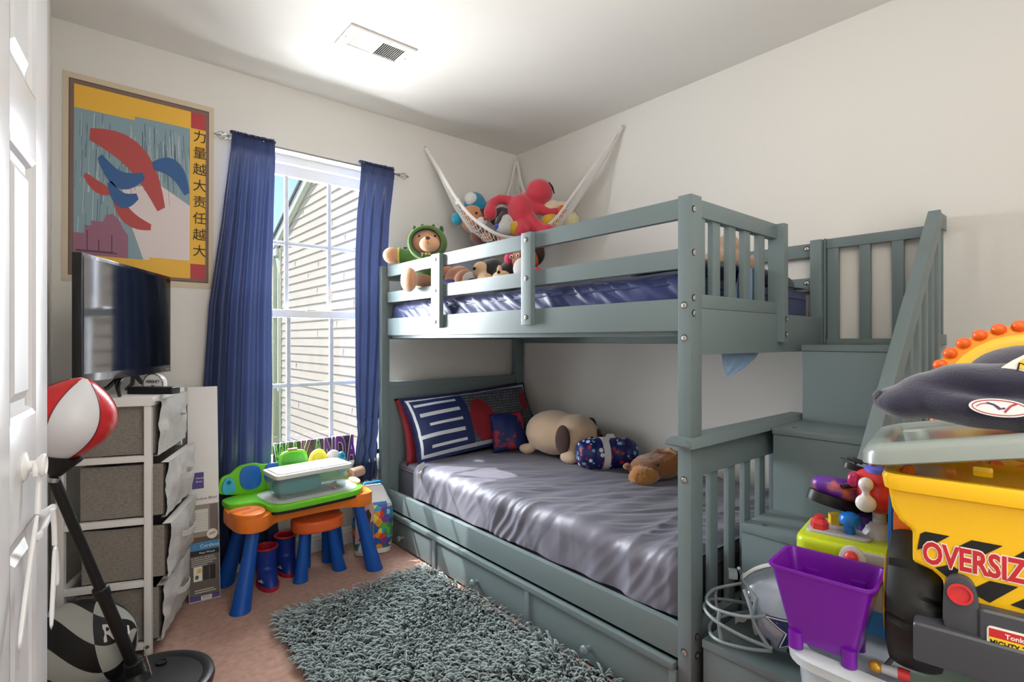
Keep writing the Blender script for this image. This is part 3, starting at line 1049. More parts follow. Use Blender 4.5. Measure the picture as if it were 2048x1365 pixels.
# ------------------------------------------------------------------ carton of a window blind leaning in the corner
car_m = mat('carton_white', (232, 230, 228), 0.5)
xb_ = V((0.116, -0.012, 0)).normalized()
yb_ = V((-0.055, 0.150, 0.915)).normalized()
BM_ = frame((-2.036, -0.232, 0.004), xb_, yb_)
ct = thing('blind_carton', 'tall white carton of a window blind leaning between drawer tower and curtain', 'carton', (-1.99, -0.18, 0), room=True)
bm = NB()
CW, CH, CDp = 0.118, 0.925, 0.050
box(bm, (0, 0, -CDp), (CW, CH, 0), 0.003, M=BM_)
obj('carton', bm, car_m, ct)
def cprint(name, a, b, c, d, col, lev=0):
    return decal(name, rc(a, b, c, d), BM_ @ Matrix.Translation((0, 0, 0.0004 + 0.0004 * lev)), mat('print_%d_%d_%d' % col, col, 0.5), ct)
cprint('grey_panel', 0.002, 0.022, CW - 0.002, 0.21, (98, 90, 84))
cprint('violet_band', 0.002, 0.004, CW - 0.002, 0.024, (84, 70, 140))
cprint('barcode_label', 0.045, 0.006, 0.085, 0.022, (236, 236, 234), 1)
for k in range(9):
    cprint('barcode_bar', 0.050 + k * 0.0035, 0.010, 0.0515 + k * 0.0035, 0.020, (30, 28, 30), 2)
cprint('black_band', 0.002, 0.190, CW - 0.002, 0.212, (22, 20, 22), 1)
cprint('blue_band', 0.002, 0.212, CW - 0.002, 0.245, (50, 138, 192))
cprint('room_photo', 0.002, 0.245, CW - 0.002, 0.405, (150, 140, 128))
cprint('photo_window', 0.012, 0.29, 0.075, 0.385, (216, 214, 206), 1)
for k in range(7):
    cprint('photo_slat', 0.012, 0.30 + k * 0.011, 0.075, 0.3015 + k * 0.011, (176, 172, 164), 2)
cprint('photo_drape', 0.082, 0.268, 0.112, 0.402, (120, 112, 108), 1)
for k in range(4):
    cprint('photo_drape_fold', 0.085 + k * 0.007, 0.268, 0.087 + k * 0.007, 0.40, (92, 84, 82), 2)
cprint('photo_floor', 0.002, 0.246, CW - 0.002, 0.268, (92, 74, 60), 1)
bm = NB()
lathe(bm, [(0.021, 0.0012), (0.021, 0.002), (0.0195, 0.002), (0.0193, 0.0018)], 24, BM_ @ Matrix.Translation((0.09, 0.275, 0)))
obj('round_inset', bm, mat('inset_white', (230, 226, 220), 0.5), ct)
decal('inset_hand', [(0.076, 0.270), (0.096, 0.274), (0.104, 0.281), (0.098, 0.284), (0.078, 0.278)], BM_ @ Matrix.Translation((0, 0, 0.0023)), mat('inset_tan', (196, 150, 116), 0.5), ct)
cprint('swatch_label', 0.018, 0.085, 0.05, 0.145, (236, 234, 226), 1)
decal('swatch_leaf', [(0.024, 0.095), (0.034, 0.092), (0.038, 0.105), (0.030, 0.112), (0.023, 0.106)], BM_ @ Matrix.Translation((0, 0, 0.0014)), mat('leaf_green', (60, 110, 60), 0.5), ct)
decal('swatch_sun', [(0.030, 0.118), (0.046, 0.118), (0.046, 0.138), (0.034, 0.136)], BM_ @ Matrix.Translation((0, 0, 0.0014)), mat('sun_yellow', (228, 190, 60), 0.5), ct)
cprint('swatch_dark', 0.054, 0.085, 0.076, 0.145, (40, 38, 38), 1)
cprint('swatch_dark', 0.079, 0.085, 0.100, 0.145, (26, 24, 26), 1)
for k, w in enumerate((0.09, 0.095, 0.08, 0.06)):
    cprint('small_print', 0.010, 0.172 - k * 0.008, 0.010 + w, 0.1745 - k * 0.008, (208, 204, 198), 1)
for k, w in enumerate((0.07, 0.08)):
    cprint('small_print', 0.022, 0.045 - k * 0.009, 0.022 + w, 0.0485 - k * 0.009, (208, 204, 198), 1)
cprint('violet_label', 0.010, 0.475, 0.060, 0.545, (78, 62, 138))
wt = mat('print_paper', (238, 238, 236), 0.5)
lettering('Homes', BM_ @ Matrix.Translation((0.030, 0.517, 0.0008)), wt, ct, size=0.011, ext=0.0002)
lettering('Brew.', BM_ @ Matrix.Translation((0.030, 0.502, 0.0008)), wt, ct, size=0.011, ext=0.0002)
lettering('Window Blind', BM_ @ Matrix.Translation((0.014, 0.425, 0.0004)), mat('print_navy', (56, 52, 84), 0.5), ct, size=0.0165, ext=0.0002)
lettering('Cordless', BM_ @ Matrix.Translation((0.042, 0.222, 0.0008)), wt, ct, size=0.020, ext=0.0002)
lettering('Faux Wood', BM_ @ Matrix.Translation((0.040, 0.197, 0.0012)), wt, ct, size=0.012, ext=0.0002)
lettering('34 INCH W x 64 INCH L', BM_ @ Matrix.Translation((0.008, 0.179, 0.0008)), wt, ct, size=0.0085, ext=0.0002)
bm = NB()
ell(bm, BM_ @ V((0.022, 0.228, 0.001)), (0.011, 0.0008, 0.007), seg=14, rings=6)
obj('round_emblem', bm, mat('emblem_steel', (130, 150, 166), 0.5), ct)

# ------------------------------------------------------------------ punching ball on its stand
red_m = mat('glossy_red_vinyl', (206, 42, 46), 0.26, bump=(12, 0.05))
wht_m = mat('glossy_white_vinyl', (228, 228, 232), 0.26, bump=(12, 0.05))
blk_m = mat('black_rubber', (24, 25, 26), 0.45)
pb = thing('punching_ball', 'red and white striped punching ball on a black pole in front of the drawer tower', 'punching ball', (-2.262, -0.735, 0), room=True)
Cb = V((-2.424, -0.958, 0.914))
foot = V((-2.262, -0.765, 0.07))
cup = V((-2.446, -0.950, 0.798))
ax = (Cb - V((-2.425, -0.93, 0.80))).normalized()
ax = V((0.28, -0.08, 1)).normalized()
bm = NB()
prof = []
for i in range(25):
    t = i / 24
    r = 0.114 * (sin(pi * min(1, t * 0.93 + 0.06)) ** 0.72) * (0.80 + 0.22 * t)
    prof.append((r, -0.110 + 0.225 * t))
seg = 36
lathe(bm, prof, seg, align(Cb, ax), mi=lambda i, j: ((j + 1) // 6) % 2)
obj('ball', bm, [red_m, wht_m], pb, ang=80)
bm = NB()
for k in range(6):
    pts = []
    for i in range(25):
        r, z = prof[i]
        a = 2 * pi * (k * 6 + 5) / 36
        pts.append(align(Cb, ax) @ V(((r + 0.0006) * cos(a), (r + 0.0006) * sin(a), z)))
    tube(bm, pts[1:-1], 0.0016, 5)
obj('seams', bm, mat('seam_dark', (110, 40, 42), 0.5), pb)
pd_ = (cup - foot).normalized()
bm = NB()
lathe(bm, [(0.010, -0.04), (0.014, -0.035), (0.046, 0.012), (0.050, 0.020), (0.040, 0.022)], 24, align(cup, ax))
obj('cup', bm, blk_m, pb)
bm = NB()
lathe(bm, [(0.015, 0), (0.015, 0.012)], 16, align(cup - ax * 0.052, ax))
obj('collar', bm, mat('chrome', (200, 202, 204), 0.12, metal=1.0), pb)
mid = foot.lerp(cup - ax * 0.05, 0.46)
bm = NB()
cyl(bm, mid, cup - ax * 0.045, 0.0135, 16)
obj('upper_pole', bm, blk_m, pb)
bm = NB()
cyl(bm, foot, mid, 0.017, 16)
lathe(bm, [(0.0172, -0.02), (0.021, -0.018), (0.021, 0.012), (0.016, 0.016)], 16, align(mid, pd_))
obj('lower_pole', bm, blk_m, pb)
bm = NB()
for k in range(7):
    lathe(bm, [(0.020, 0), (0.026, 0.003), (0.026, 0.006), (0.020, 0.009)], 18, align(foot - pd_ * (0.02 - k * 0.009), pd_))
obj('spring', bm, blk_m, pb)
bm = NB()
tube(bm, [foot + V((0.02, -0.005, 0.07)), foot + V((0.028, -0.01, 0.03)), foot + V((0.04, -0.02, -0.02))], 0.0022, 6)
obj('chain', bm, mat('chrome', (200, 202, 204), 0.12, metal=1.0), pb)
bm = NB()
Bc = V((-2.232, -0.805, 0))
lathe(bm, [(0.01, 0.0), (0.165, 0.0), (0.180, 0.008), (0.184, 0.024), (0.180, 0.038), (0.168, 0.043), (0.156, 0.040), (0.148, 0.034), (0.10, 0.036), (0.05, 0.042), (0.001, 0.044)], 48, Matrix.Translation(Bc))
bs = obj('base', bm, mat('black_plastic_base', (34, 36, 38), 0.4), pb)
bm = NB()
lathe(bm, [(0.012, 0.036), (0.018, 0.041), (0.018, 0.044), (0.014, 0.044), (0.013, 0.040)], 20, Matrix.Translation(Bc + V((0.045, 0.10, 0))))
obj('fill_cap', bm, mat('black_plastic_base', (34, 36, 38), 0.4), bs)
bm = NB()
lathe(bm, [(0.045, 0.03), (0.045, 0.05), (0.03, 0.062), (0.024, 0.075), (0.001, 0.075)], 24, Matrix.Translation(V((foot.x, foot.y, -0.01))))
obj('socket', bm, blk_m, bs)

# ------------------------------------------------------------------ black and silver rubber ball
def wrap_on(me, fn):
    for v in me.vertices:
        v.co = fn(v.co)
    return me
fb = thing('rubber_football', 'black and silver rubber ball with white block letters under the punching ball', 'ball', (-2.40, -0.655, 0), room=True)
Fc = V((-2.400, -0.655, 0.148))
fs = (0.158, 0.085, 0.148)
FR = Euler((0, R(-10), R(-21))).to_matrix().to_4x4()
FM = Matrix.Translation(Fc) @ FR
sil_m = mat('silver_rubber', (168, 172, 166), 0.42)
bm = NB()
seg, rg = 64, 40
rows = []
def fp(th, ph, d=0.0):
    return FM @ V(((fs[0] + d) * cos(th), (fs[1] + d) * sin(th) * cos(ph), (fs[2] + d) * sin(th) * sin(ph)))
for i in range(rg + 1):
    th = 0.02 + (pi - 0.04) * i / rg
    rows.append([bm.verts.new(fp(th, 2 * pi * j / seg + 0.75 * sin(2 * th))) for j in range(seg)])
grid_faces(bm, rows, closed_u=True, mi=lambda i, j: ((j // 8) + (i > 13) + (i > 26)) % 2)
bm.faces.new(rows[0]); bm.faces.new(rows[-1])
obj('ball_skin', bm, [blk_m, sil_m], fb, ang=80)
def ball_text(s, th0, ph0, size, parent, sx=1.0, flip=1):
    me = text_me(s, size, 0.0, 0.002, sx, align_x='CENTER')
    wrap_on(me, lambda c: fp(th0 - c.x / 0.15, ph0 - c.y / 0.13, 0.0014))
    return obj('lettering', me, wt, parent, smooth=False)
ball_text('RAI', 0.66, R(170), 0.085, fb, 0.72)
ball_text('D', 2.55, R(165), 0.075, fb, 0.8)

# ------------------------------------------------------------------ white plastic hangers on the door knob
hg_m = mat('hanger_white', (240, 240, 240), 0.3)
bpy.context.view_layer.update()
def Wd(x, y, z):
    """door local to room"""
    return dr.matrix_basis @ V((x, y, z))
for k in range(2):
    hgr = thing('coat_hanger', ('white plastic hanger hooked over the door knob', 'white plastic hanger dangling lowest on the door')[k], 'coat hanger', Wd(0.2, 0.035, 0.86), room=True)
    f = 0.016 + DT / 2 + k * 0.013
    bm = NB()
    if k == 0:
        hook = [Wd(0.201 + 0.015 * cos(a), f, 0.896 + 0.015 * sin(a)) for a in [R(-20 + 200 * i / 12) for i in range(13)]]
        tube(bm, hook + [Wd(0.186, f, 0.875), Wd(0.192, f, 0.85), Wd(0.196, f, 0.822)], 0.0042, 8)
        arms = [(0.196, 0.825), (0.225, 0.79), (0.285, 0.72), (0.335, 0.645)], [(0.196, 0.825), (0.15, 0.806), (0.07, 0.80), (0.02, 0.785)], [(0.225, 0.79), (0.18, 0.775), (0.11, 0.785), (0.06, 0.792)]
    else:
        tube(bm, [Wd(0.150, f, 0.815), Wd(0.142, f, 0.80), Wd(0.135, f, 0.78), Wd(0.13, f, 0.745)], 0.004, 8)
        arms = [(0.13, 0.748), (0.135, 0.70), (0.15, 0.66), (0.165, 0.60)], [(0.13, 0.748), (0.115, 0.72), (0.105, 0.69), (0.10, 0.655)]
    obj('hook', bm, hg_m, hgr)
    for ar in arms:
        bm = NB()
        rws = []
        n_ = len(ar)
        for i, (x, z) in enumerate(ar):
            dx, dz = (ar[min(i + 1, n_ - 1)][0] - ar[max(i - 1, 0)][0]), (ar[min(i + 1, n_ - 1)][1] - ar[max(i - 1, 0)][1])
            l_ = math.hypot(dx, dz)
            nx_, nz_ = -dz / l_ * 0.008, dx / l_ * 0.008
            rws.append([bm.verts.new(Wd(*q)) for q in ((x - nx_, f - 0.004, z - nz_), (x + nx_, f - 0.004, z + nz_), (x + nx_, f + 0.004, z + nz_), (x - nx_, f + 0.004, z - nz_))])
        grid_faces(bm, rws, closed_u=True)
        bm.faces.new(rws[0]); bm.faces.new(rws[-1])
        obj('arm', bm, hg_m, hgr, subsurf=1)
# ------------------------------------------------------------------ toddler activity desk
def clear_mat(name, col, opacity, rough=0.3):
    if name in _M:
        return _M[name]
    m = mat(name, col, rough)
    nt = m.node_tree
    b = nt.nodes['Principled BSDF']
    t = nt.nodes.new('ShaderNodeBsdfTransparent')
    t.inputs[0].default_value = rgb(tuple(lerp(255, c, 0.35) for c in col))
    x = nt.nodes.new('ShaderNodeMixShader')
    x.inputs[0].default_value = opacity
    nt.links.new(t.outputs[0], x.inputs[1])
    nt.links.new(b.outputs[0], x.inputs[2])
    nt.links.new(x.outputs[0], nt.nodes['Material Output'].inputs[0])
    return m
oran_m = mat('orange_plastic', (232, 122, 34), 0.38)
blue_p = mat('blue_plastic', (16, 82, 172), 0.36)
lime_m = mat('lime_plastic', (112, 200, 40), 0.35)
sky_p = mat('sky_blue_plastic', (64, 176, 220), 0.35)
roy_p = mat('royal_blue_plastic', (28, 104, 196), 0.35)
yel_p = mat('yellow_plastic', (232, 210, 60), 0.35)
whi_p = mat('white_plastic', (216, 216, 213), 0.35)
blk_p = mat('black_plastic', (20, 20, 23), 0.45)
dk = thing('activity_desk', 'toddler activity desk with orange apron, lime top and blue splayed legs under the window', 'activity desk', (-1.6, -0.27, 0), room=True)
def desk_leg(top, footp, r0, r1, parent, name='leg'):
    bm = NB()
    top, footp = V(top), V(footp)
    pts, rs = [], []
    for i in range(13):
        t = i / 12
        pts.append(top.lerp(footp, t))
        rs.append(r0 + (r1 - r0) * (t ** 1.6))
    tube(bm, pts, rs, 22)
    for v in bm.verts:                 # cut flat at the carpet
        if v.co.z < 0.001:
            v.co.z = 0.001
    return obj(name, bm, blue_p, parent)
desk_leg((-1.815, -0.385, 0.35), (-1.884, -0.435, -0.012), 0.025, 0.041, dk)
desk_leg((-1.80, -0.16, 0.35), (-1.880, -0.118, -0.012), 0.025, 0.041, dk)
desk_leg((-1.350, -0.375, 0.35), (-1.272, -0.408, -0.012), 0.025, 0.041, dk)
desk_leg((-1.385, -0.16, 0.35), (-1.345, -0.110, -0.012), 0.025, 0.041, dk)
def smooth_poly(pts, n=4):
    """chaikin corner cutting"""
    for _ in range(n):
        q = []
        for i in range(len(pts)):
            a, b = V((*pts[i], 0)), V((*pts[(i + 1) % len(pts)], 0))
            q += [tuple(a.lerp(b, 0.25)[:2]), tuple(a.lerp(b, 0.75)[:2])]
        pts = q
    return pts
ap = [(-1.905, -0.10), (-1.905, -0.40), (-1.86, -0.465), (-1.79, -0.465), (-1.745, -0.40), (-1.70, -0.372), (-1.42, -0.372), (-1.385, -0.40), (-1.345, -0.425), (-1.285, -0.41), (-1.268, -0.36), (-1.268, -0.10)]
bm = NB()
prism(bm, smooth_poly(ap, 3), 0.062, bev=0.010, z0=0.322)
apr = obj('apron', bm, oran_m, dk, ang=30)
bm = NB()
prism(bm, smooth_poly([(-1.905, -0.30), (-1.905, -0.40), (-1.86, -0.462), (-1.80, -0.462), (-1.77, -0.40), (-1.79, -0.31)], 3), 0.022, bev=0.008, z0=0.378)
tray = obj('pencil_tray', bm, oran_m, dk, ang=30)
dkor = mat('orange_recess_shade', (188, 90, 22), 0.5)  # recess shade painted as a darker orange on flat slot patches
for cx_, cy_ in ((-1.862, -0.355), (-1.832, -0.400)):
    bm = NB()
    prism(bm, [(x, y) for x, y in rrect(0.085, 0.022, 0.010)], 0.0008, Matrix.Translation((cx_, cy_, 0.4)) @ Matrix.Rotation(R(18), 4, 'Z'))
    obj('crayon_slot', bm, dkor, tray, smooth=False)
top = [(-1.90, -0.105), (-1.90, -0.26), (-1.865, -0.285), (-1.80, -0.29), (-1.775, -0.33), (-1.765, -0.425), (-1.70, -0.445), (-1.40, -0.425), (-1.335, -0.40), (-1.30, -0.33), (-1.295, -0.105)]
bm = NB()
prism(bm, smooth_poly(top, 3), 0.026, bev=0.010, z0=0.382)
tp = obj('desk_top', bm, lime_m, dk, ang=30)
bm = NB()
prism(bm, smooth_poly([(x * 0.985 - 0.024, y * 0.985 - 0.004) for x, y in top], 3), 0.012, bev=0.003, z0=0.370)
obj('top_shadow_gap', bm, blk_p, dk, ang=30)  # black layer added as the shade line under the desk top
bm = NB()
prism(bm, smooth_poly([(-1.76, -0.14), (-1.76, -0.28), (-1.735, -0.39), (-1.68, -0.415), (-1.40, -0.395), (-1.345, -0.37), (-1.325, -0.31), (-1.325, -0.14)], 3), 0.0012, z0=0.408)
obj('drawing_surface', bm, whi_p, tp, smooth=False)
bm = NB()
box(bm, (-1.545, -0.386, 0.363), (-1.44, -0.372, 0.376), 0.003)
obj('release_latch', bm, sky_p, dk)
bm = NB()
prism(bm, smooth_poly([(-1.335, -0.33), (-1.295, -0.31), (-1.285, -0.20), (-1.33, -0.20)], 3), 0.012, bev=0.004, z0=0.408)
obj('corner_plate', bm, mat('pale_amber', (236, 206, 140), 0.4), tp)
# upright back panel with its buttons
UPY = Matrix.Rotation(pi / 2, 4, 'X')
def upright(name, poly, y, h, m, parent, bev=0.006):
    bm = NB()
    prism(bm, smooth_poly(poly, 3), h, Matrix.Translation((0, y, 0)) @ UPY, bev=bev)
    return obj(name, bm, m, parent, ang=30)
bp_ = upright('back_panel', [(-1.905, 0.40), (-1.905, 0.47), (-1.89, 0.503), (-1.85, 0.508), (-1.835, 0.53), (-1.80, 0.545), (-1.74, 0.545), (-1.715, 0.53), (-1.66, 0.53), (-1.60, 0.52), (-1.36, 0.50), (-1.30, 0.47), (-1.298, 0.40)], -0.110, 0.022, lime_m, dk)
upright('dark_blue_panel', [(-1.815, 0.425), (-1.82, 0.53), (-1.77, 0.54), (-1.725, 0.53), (-1.72, 0.425)], -0.131, 0.012, roy_p, bp_)
upright('light_blue_knob', [(-1.892, 0.42), (-1.892, 0.47), (-1.875, 0.498), (-1.855, 0.498), (-1.836, 0.465), (-1.838, 0.42)], -0.131, 0.016, sky_p, bp_)
bm = NB()
lathe(bm, [(0.010, 0), (0.010, 0.004), (0.006, 0.004), (0.005, 0.001)], 18, align((-1.865, -0.146, 0.475), (0, -1, 0)))
obj('button', bm, mat('teal_button', (20, 130, 170), 0.35), bp_)
upright('blue_panel', [(-1.71, 0.44), (-1.71, 0.532), (-1.665, 0.538), (-1.632, 0.525), (-1.632, 0.44)], -0.128, 0.010, roy_p, bp_)
gt = upright('green_screen_frame', [(-1.645, 0.48), (-1.648, 0.555), (-1.62, 0.585), (-1.53, 0.585), (-1.505, 0.56), (-1.505, 0.48)], -0.128, 0.014, lime_m, bp_)
upright('green_screen', [(-1.632, 0.485), (-1.632, 0.55), (-1.61, 0.572), (-1.54, 0.572), (-1.52, 0.552), (-1.52, 0.485)], -0.141, 0.004, mat('deep_green', (70, 170, 30), 0.3), gt, 0.001)
bm = NB()
box(bm, (-1.60, -0.140, 0.585), (-1.555, -0.120, 0.592), 0.003)
obj('red_tab', bm, mat('tab_red', (200, 70, 60), 0.4), gt)
ya_ = upright('yellow_arch', [(-1.50, 0.46), (-1.50, 0.54), (-1.47, 0.572), (-1.43, 0.572), (-1.405, 0.54), (-1.405, 0.46)], -0.126, 0.014, yel_p, bp_)
upright('arch_inset', [(-1.485, 0.46), (-1.485, 0.53), (-1.465, 0.552), (-1.435, 0.552), (-1.42, 0.53), (-1.42, 0.46)], -0.139, 0.004, mat('olive_yellow', (200, 190, 40), 0.4), ya_, 0.001)
bm = NB()
ell(bm, (-1.372, -0.128, 0.525), (0.034, 0.014, 0.032), seg=20, rings=12)
obj('white_dial', bm, whi_p, bp_)
upright('phone_handle', [(-1.345, 0.42), (-1.35, 0.50), (-1.345, 0.54), (-1.32, 0.545), (-1.305, 0.51), (-1.310, 0.42)], -0.126, 0.016, sky_p, bp_)
bm = NB()
lathe(bm, [(0.009, 0), (0.009, 0.004), (0.005, 0.004), (0.004, 0.001)], 18, align((-1.327, -0.142, 0.522), (0, -1, 0)))
obj('button', bm, mat('teal_button', (20, 130, 170), 0.35), bp_)
bm = NB()
ell(bm, (-1.315, -0.15, 0.425), (0.014, 0.012, 0.016), seg=14, rings=10)
obj('yellow_stop', bm, yel_p, bp_)

# ------------------------------------------------------------------ lidded tub on the desk and what is inside
tub = thing('storage_tub', 'clear lidded plastic tub with white lid on the activity desk', 'storage tub', (-1.55, -0.28, 0.4095), R(4))
bm = NB()
def tub_shell(bm, w0, d0, w1, d1, h, t=0.003, r=0.02):
    rows = []
    for w, d, z in ((w0, d0, 0.0), (w0 + 0.004, d0 + 0.004, 0.004), (w1, d1, h), (w1 - 2 * t, d1 - 2 * t, h), (w0 - 2 * t + 0.004, d0 - 2 * t + 0.004, 0.006)):
        rows.append([bm.verts.new((x, y, z)) for x, y in rrect(w, d, r, 4)])
    grid_faces(bm, rows, closed_u=True)
    bm.faces.new(rows[0]); bm.faces.new(rows[-1])
tub_shell(bm, 0.315, 0.145, 0.350, 0.170, 0.098)
obj('tub_body', bm, clear_mat('frosted_clear', (226, 238, 238), 0.12), tub)
bm = NB()
prism(bm, rrect(0.368, 0.186, 0.024, 5), 0.020, bev=0.006, z0=0.0965)
prism(bm, rrect(0.335, 0.155, 0.02, 5), 0.005, bev=0.002, z0=0.116)
obj('tub_lid', bm, whi_p, tub)
pc = thing('pencil_case', 'teal zip pencil case inside the clear tub', 'pencil case', (-1.605, -0.283, 0.4185), R(4))
bm = NB()
ell(bm, (0, 0, 0.036), (0.108, 0.055, 0.036), seg=32, rings=16, e=0.5)
obj('case', bm, mat('teal_fabric', (0, 140, 156), 0.6), pc)
bm = NB()
box(bm, (-0.09, -0.003, 0.071), (0.09, 0.003, 0.0735), 0.001)
obj('zip', bm, mat('teal_dark', (10, 84, 96), 0.5), pc)
for k, (x, y, a, col, nm) in enumerate(((-1.455, -0.33, 100, (216, 150, 164), 'pink'), (-1.428, -0.30, 60, (186, 120, 110), 'rust'), (-1.425, -0.265, 40, (206, 186, 190), 'pale'))):
    cr = thing('crayon', '%s crayon lying in the clear tub' % nm, 'crayon', (x, y, 0.4185), R(a), 'loose crayons in the clear tub')
    bm = NB()
    tube(bm, [(-0.03, 0, 0.0045), (0.024, 0, 0.0045), (0.026, 0, 0.0045), (0.034, 0, 0.0045)], [0.0045, 0.0045, 0.0035, 0.0015], 10)
    obj('stick', bm, mat('crayon_' + nm, col, 0.6), cr)
    bm = NB()
    tube(bm, [(-0.026, 0, 0.0045), (0.018, 0, 0.0045)], 0.0048, 10)
    obj('wrapper', bm, mat('crayon_paper_' + nm, tuple(int(c * 0.9) for c in col), 0.8), cr)
rl = thing('paper_roll', 'short tan roll lying behind the desk beside the curtain', 'roll', (-1.245, -0.105, 0.3885), room=True)
bm = NB()
cyl(bm, (-1.275, -0.118, 0.412), (-1.195, -0.085, 0.412), 0.0275, 24)
obj('roll', bm, mat('tan_paper', (196, 158, 136), 0.7), rl)
bm = NB()
cyl(bm, (-1.1945, -0.085, 0.412), (-1.1935, -0.0846, 0.412), 0.012, 18)
obj('core', bm, mat('core_dark', (96, 72, 60), 0.8), rl)

# ------------------------------------------------------------------ cut-out word sign on the sill
sg = thing('word_sign', 'purple and green cut-out letter sign standing on the window sill', 'sign', (-1.42, -0.008, OZ0 + 0.002), room=True)
pur_m = mat('sign_purple', (104, 34, 138), 0.4)
grn_m = mat('sign_green', (40, 66, 44), 0.4, mottle=(60, (110, 160, 110), 0.08))
lit_m = mat('sign_outline', (206, 216, 200), 0.5)
x_ = -1.633
for k, ch in enumerate('WAKANDA'):
    Ms = Matrix.Translation((x_, -0.012, OZ0 + 0.004)) @ UPY
    wdt = (0.074, 0.055, 0.058, 0.055, 0.060, 0.058, 0.058)[k]
    me = text_me(ch, 0.200, 0.003, 0.0105)
    xs_ = [v.co.x for v in me.vertices]
    s_ = wdt / (max(xs_) - min(xs_))
    for v in me.vertices:
        v.co.x = (v.co.x - min(xs_)) * s_
    me.transform(Ms)
    L_ = obj('letter', me, lit_m, sg, smooth=False)
    me = text_me(ch, 0.200, 0.0038, 0.0065)
    for v in me.vertices:
        v.co.x = (v.co.x - min(xs_)) * s_
    me.transform(Ms)
    obj('letter_face', me, (grn_m, grn_m, pur_m, grn_m, pur_m, pur_m, pur_m)[k], L_, smooth=False)
    x_ += wdt + 0.0035
bm = NB()
box(bm, (-1.634, -0.009, OZ0 + 0.003), (-1.208, -0.0055, OZ0 + 0.146), 0.001)
obj('backing_plate', bm, mat('sign_dark', (40, 34, 48), 0.5, mottle=(50, (80, 54, 96), 0.1)), sg)

# ------------------------------------------------------------------ stool, boots, bag
stl = thing('kids_stool', 'small orange stool with blue legs pushed under the activity desk', 'stool', (-1.508, -0.222, 0), room=True)
bm = NB()
prism(bm, smooth_poly([(-1.630, -0.375), (-1.395, -0.385), (-1.39, -0.19), (-1.625, -0.19)], 2), 0.055, bev=0.016, seg=4, z0=0.228)
obj('seat', bm, mat('orange_red_plastic', (226, 100, 44), 0.38), stl, ang=60)
for tx, ty, fx_, fy_ in ((-1.575, -0.30, -1.598, -0.31), (-1.455, -0.30, -1.405, -0.30), (-1.45, -0.235, -1.412, -0.165), (-1.54, -0.235, -1.535, -0.165)):
    desk_leg((tx, ty, 0.24), (fx_, fy_, -0.01), 0.021, 0.034, stl)
bt_blue = mat('boot_blue', (24, 52, 140), 0.4)
bt_red = mat('boot_red', (170, 30, 48), 0.45)
for k, (x, y, a) in enumerate(((-1.725, -0.215, -92), (-1.608, -0.118, -97))):
    b = thing('rain_boot', ('blue and red child rain boot, front one of the pair under the desk', 'blue and red child rain boot behind its mate under the desk')[k], 'boot', (x, y, 0.0), R(a), 'rain boots under the desk')
    bm = NB()
    rows = []
    prof_ = []
    for i in range(17):
        t = i / 16
        z = 0.016 + 0.150 * t
        # foot opens forward (+x) low down, shaft above
        f_ = max(0.0, 1 - (t / 0.42)) ** 0.7
        cx0 = 0.035 * f_
        rx = 0.050 + 0.042 * f_
        ry = 0.044 - 0.004 * f_ + 0.004 * t
        if t < 0.06:
            rx *= 0.97; ry *= 0.97
        rows.append([bm.verts.new((cx0 + rx * cos(q), ry * sin(q), z)) for q in [2 * pi * j / 28 for j in range(28)]])
    grid_faces(bm, rows, closed_u=True, mi=lambda i, j: 1 if (3 < i < 13 and 16 < j < 22) else 0)
    inner = [bm.verts.new((v.co.x * 0.88, v.co.y * 0.88, 0.166)) for v in rows[-1]]
    deep = [bm.verts.new((v.co.x * 0.84, v.co.y * 0.84, 0.07)) for v in rows[-1]]
    grid_faces(bm, [rows[-1], inner, deep], closed_u=True, mi=1)
    f = bm.faces.new(deep); f.material_index = 1
    bm.faces.new(rows[0])
    bo = obj('upper', bm, [bt_blue, bt_red], b, ang=60)
    bm = NB()
    prism(bm, [(0.035 + 0.092 * cos(q), 0.046 * sin(q)) for q in [2 * pi * j / 32 for j in range(32)]], 0.018, bev=0.004)
    obj('sole', bm, bt_red, b)
    bm = NB()
    tube(bm, [(v_.x, v_.y, 0.166) for v_ in [V((0.052 * cos(q), 0.049 * sin(q), 0)) for q in [2 * pi * j / 24 for j in range(24)]]], 0.0055, 8, closed=True)
    obj('collar', bm, bt_red, b)
    bm = NB()
    prism(bm, [(-0.004, 0.0), (0.03, 0.002), (0.046, 0.008), (0.03, 0.010), (0.022, 0.016), (0.016, 0.008), (0.0, 0.007)], 0.0015, frame((0.060, -0.043, 0.036), (1, 0.25, 0), (0.1, 0.1, 1)))
    obj('logo_mark', bm, whi_p, bo, smooth=False)

bag = thing('toy_bag', 'zipped bag printed with bright building bricks between desk and bunk bed', 'toy bag', (-1.188, -0.205, 0), R(-14))
m_print = bpy.data.materials.new('brick_print')
m_print.use_nodes = True
nt = m_print.node_tree
pbn = nt.nodes['Principled BSDF']
pbn.inputs['Roughness'].default_value = 0.35
tcn = nt.nodes.new('ShaderNodeTexCoord')
vn = nt.nodes.new('ShaderNodeTexVoronoi')
vn.inputs['Scale'].default_value = 34
rp = nt.nodes.new('ShaderNodeValToRGB')
rp.color_ramp.interpolation = 'CONSTANT'
cols_ = [(0, (30, 90, 180)), (0.2, (220, 60, 50)), (0.34, (90, 170, 60)), (0.48, (40, 160, 200)), (0.62, (236, 150, 40)), (0.74, (120, 60, 140)), (0.84, (60, 130, 80)), (0.92, (240, 210, 60))]
while len(rp.color_ramp.elements) < len(cols_):
    rp.color_ramp.elements.new(0.5)
for e_, (p_, c_) in zip(rp.color_ramp.elements, cols_):
    e_.position = p_
    e_.color = rgb(c_)
sp = nt.nodes.new('ShaderNodeSeparateColor')
nt.links.new(tcn.outputs['Object'], vn.inputs['Vector'])
nt.links.new(vn.outputs['Color'], sp.inputs[0])
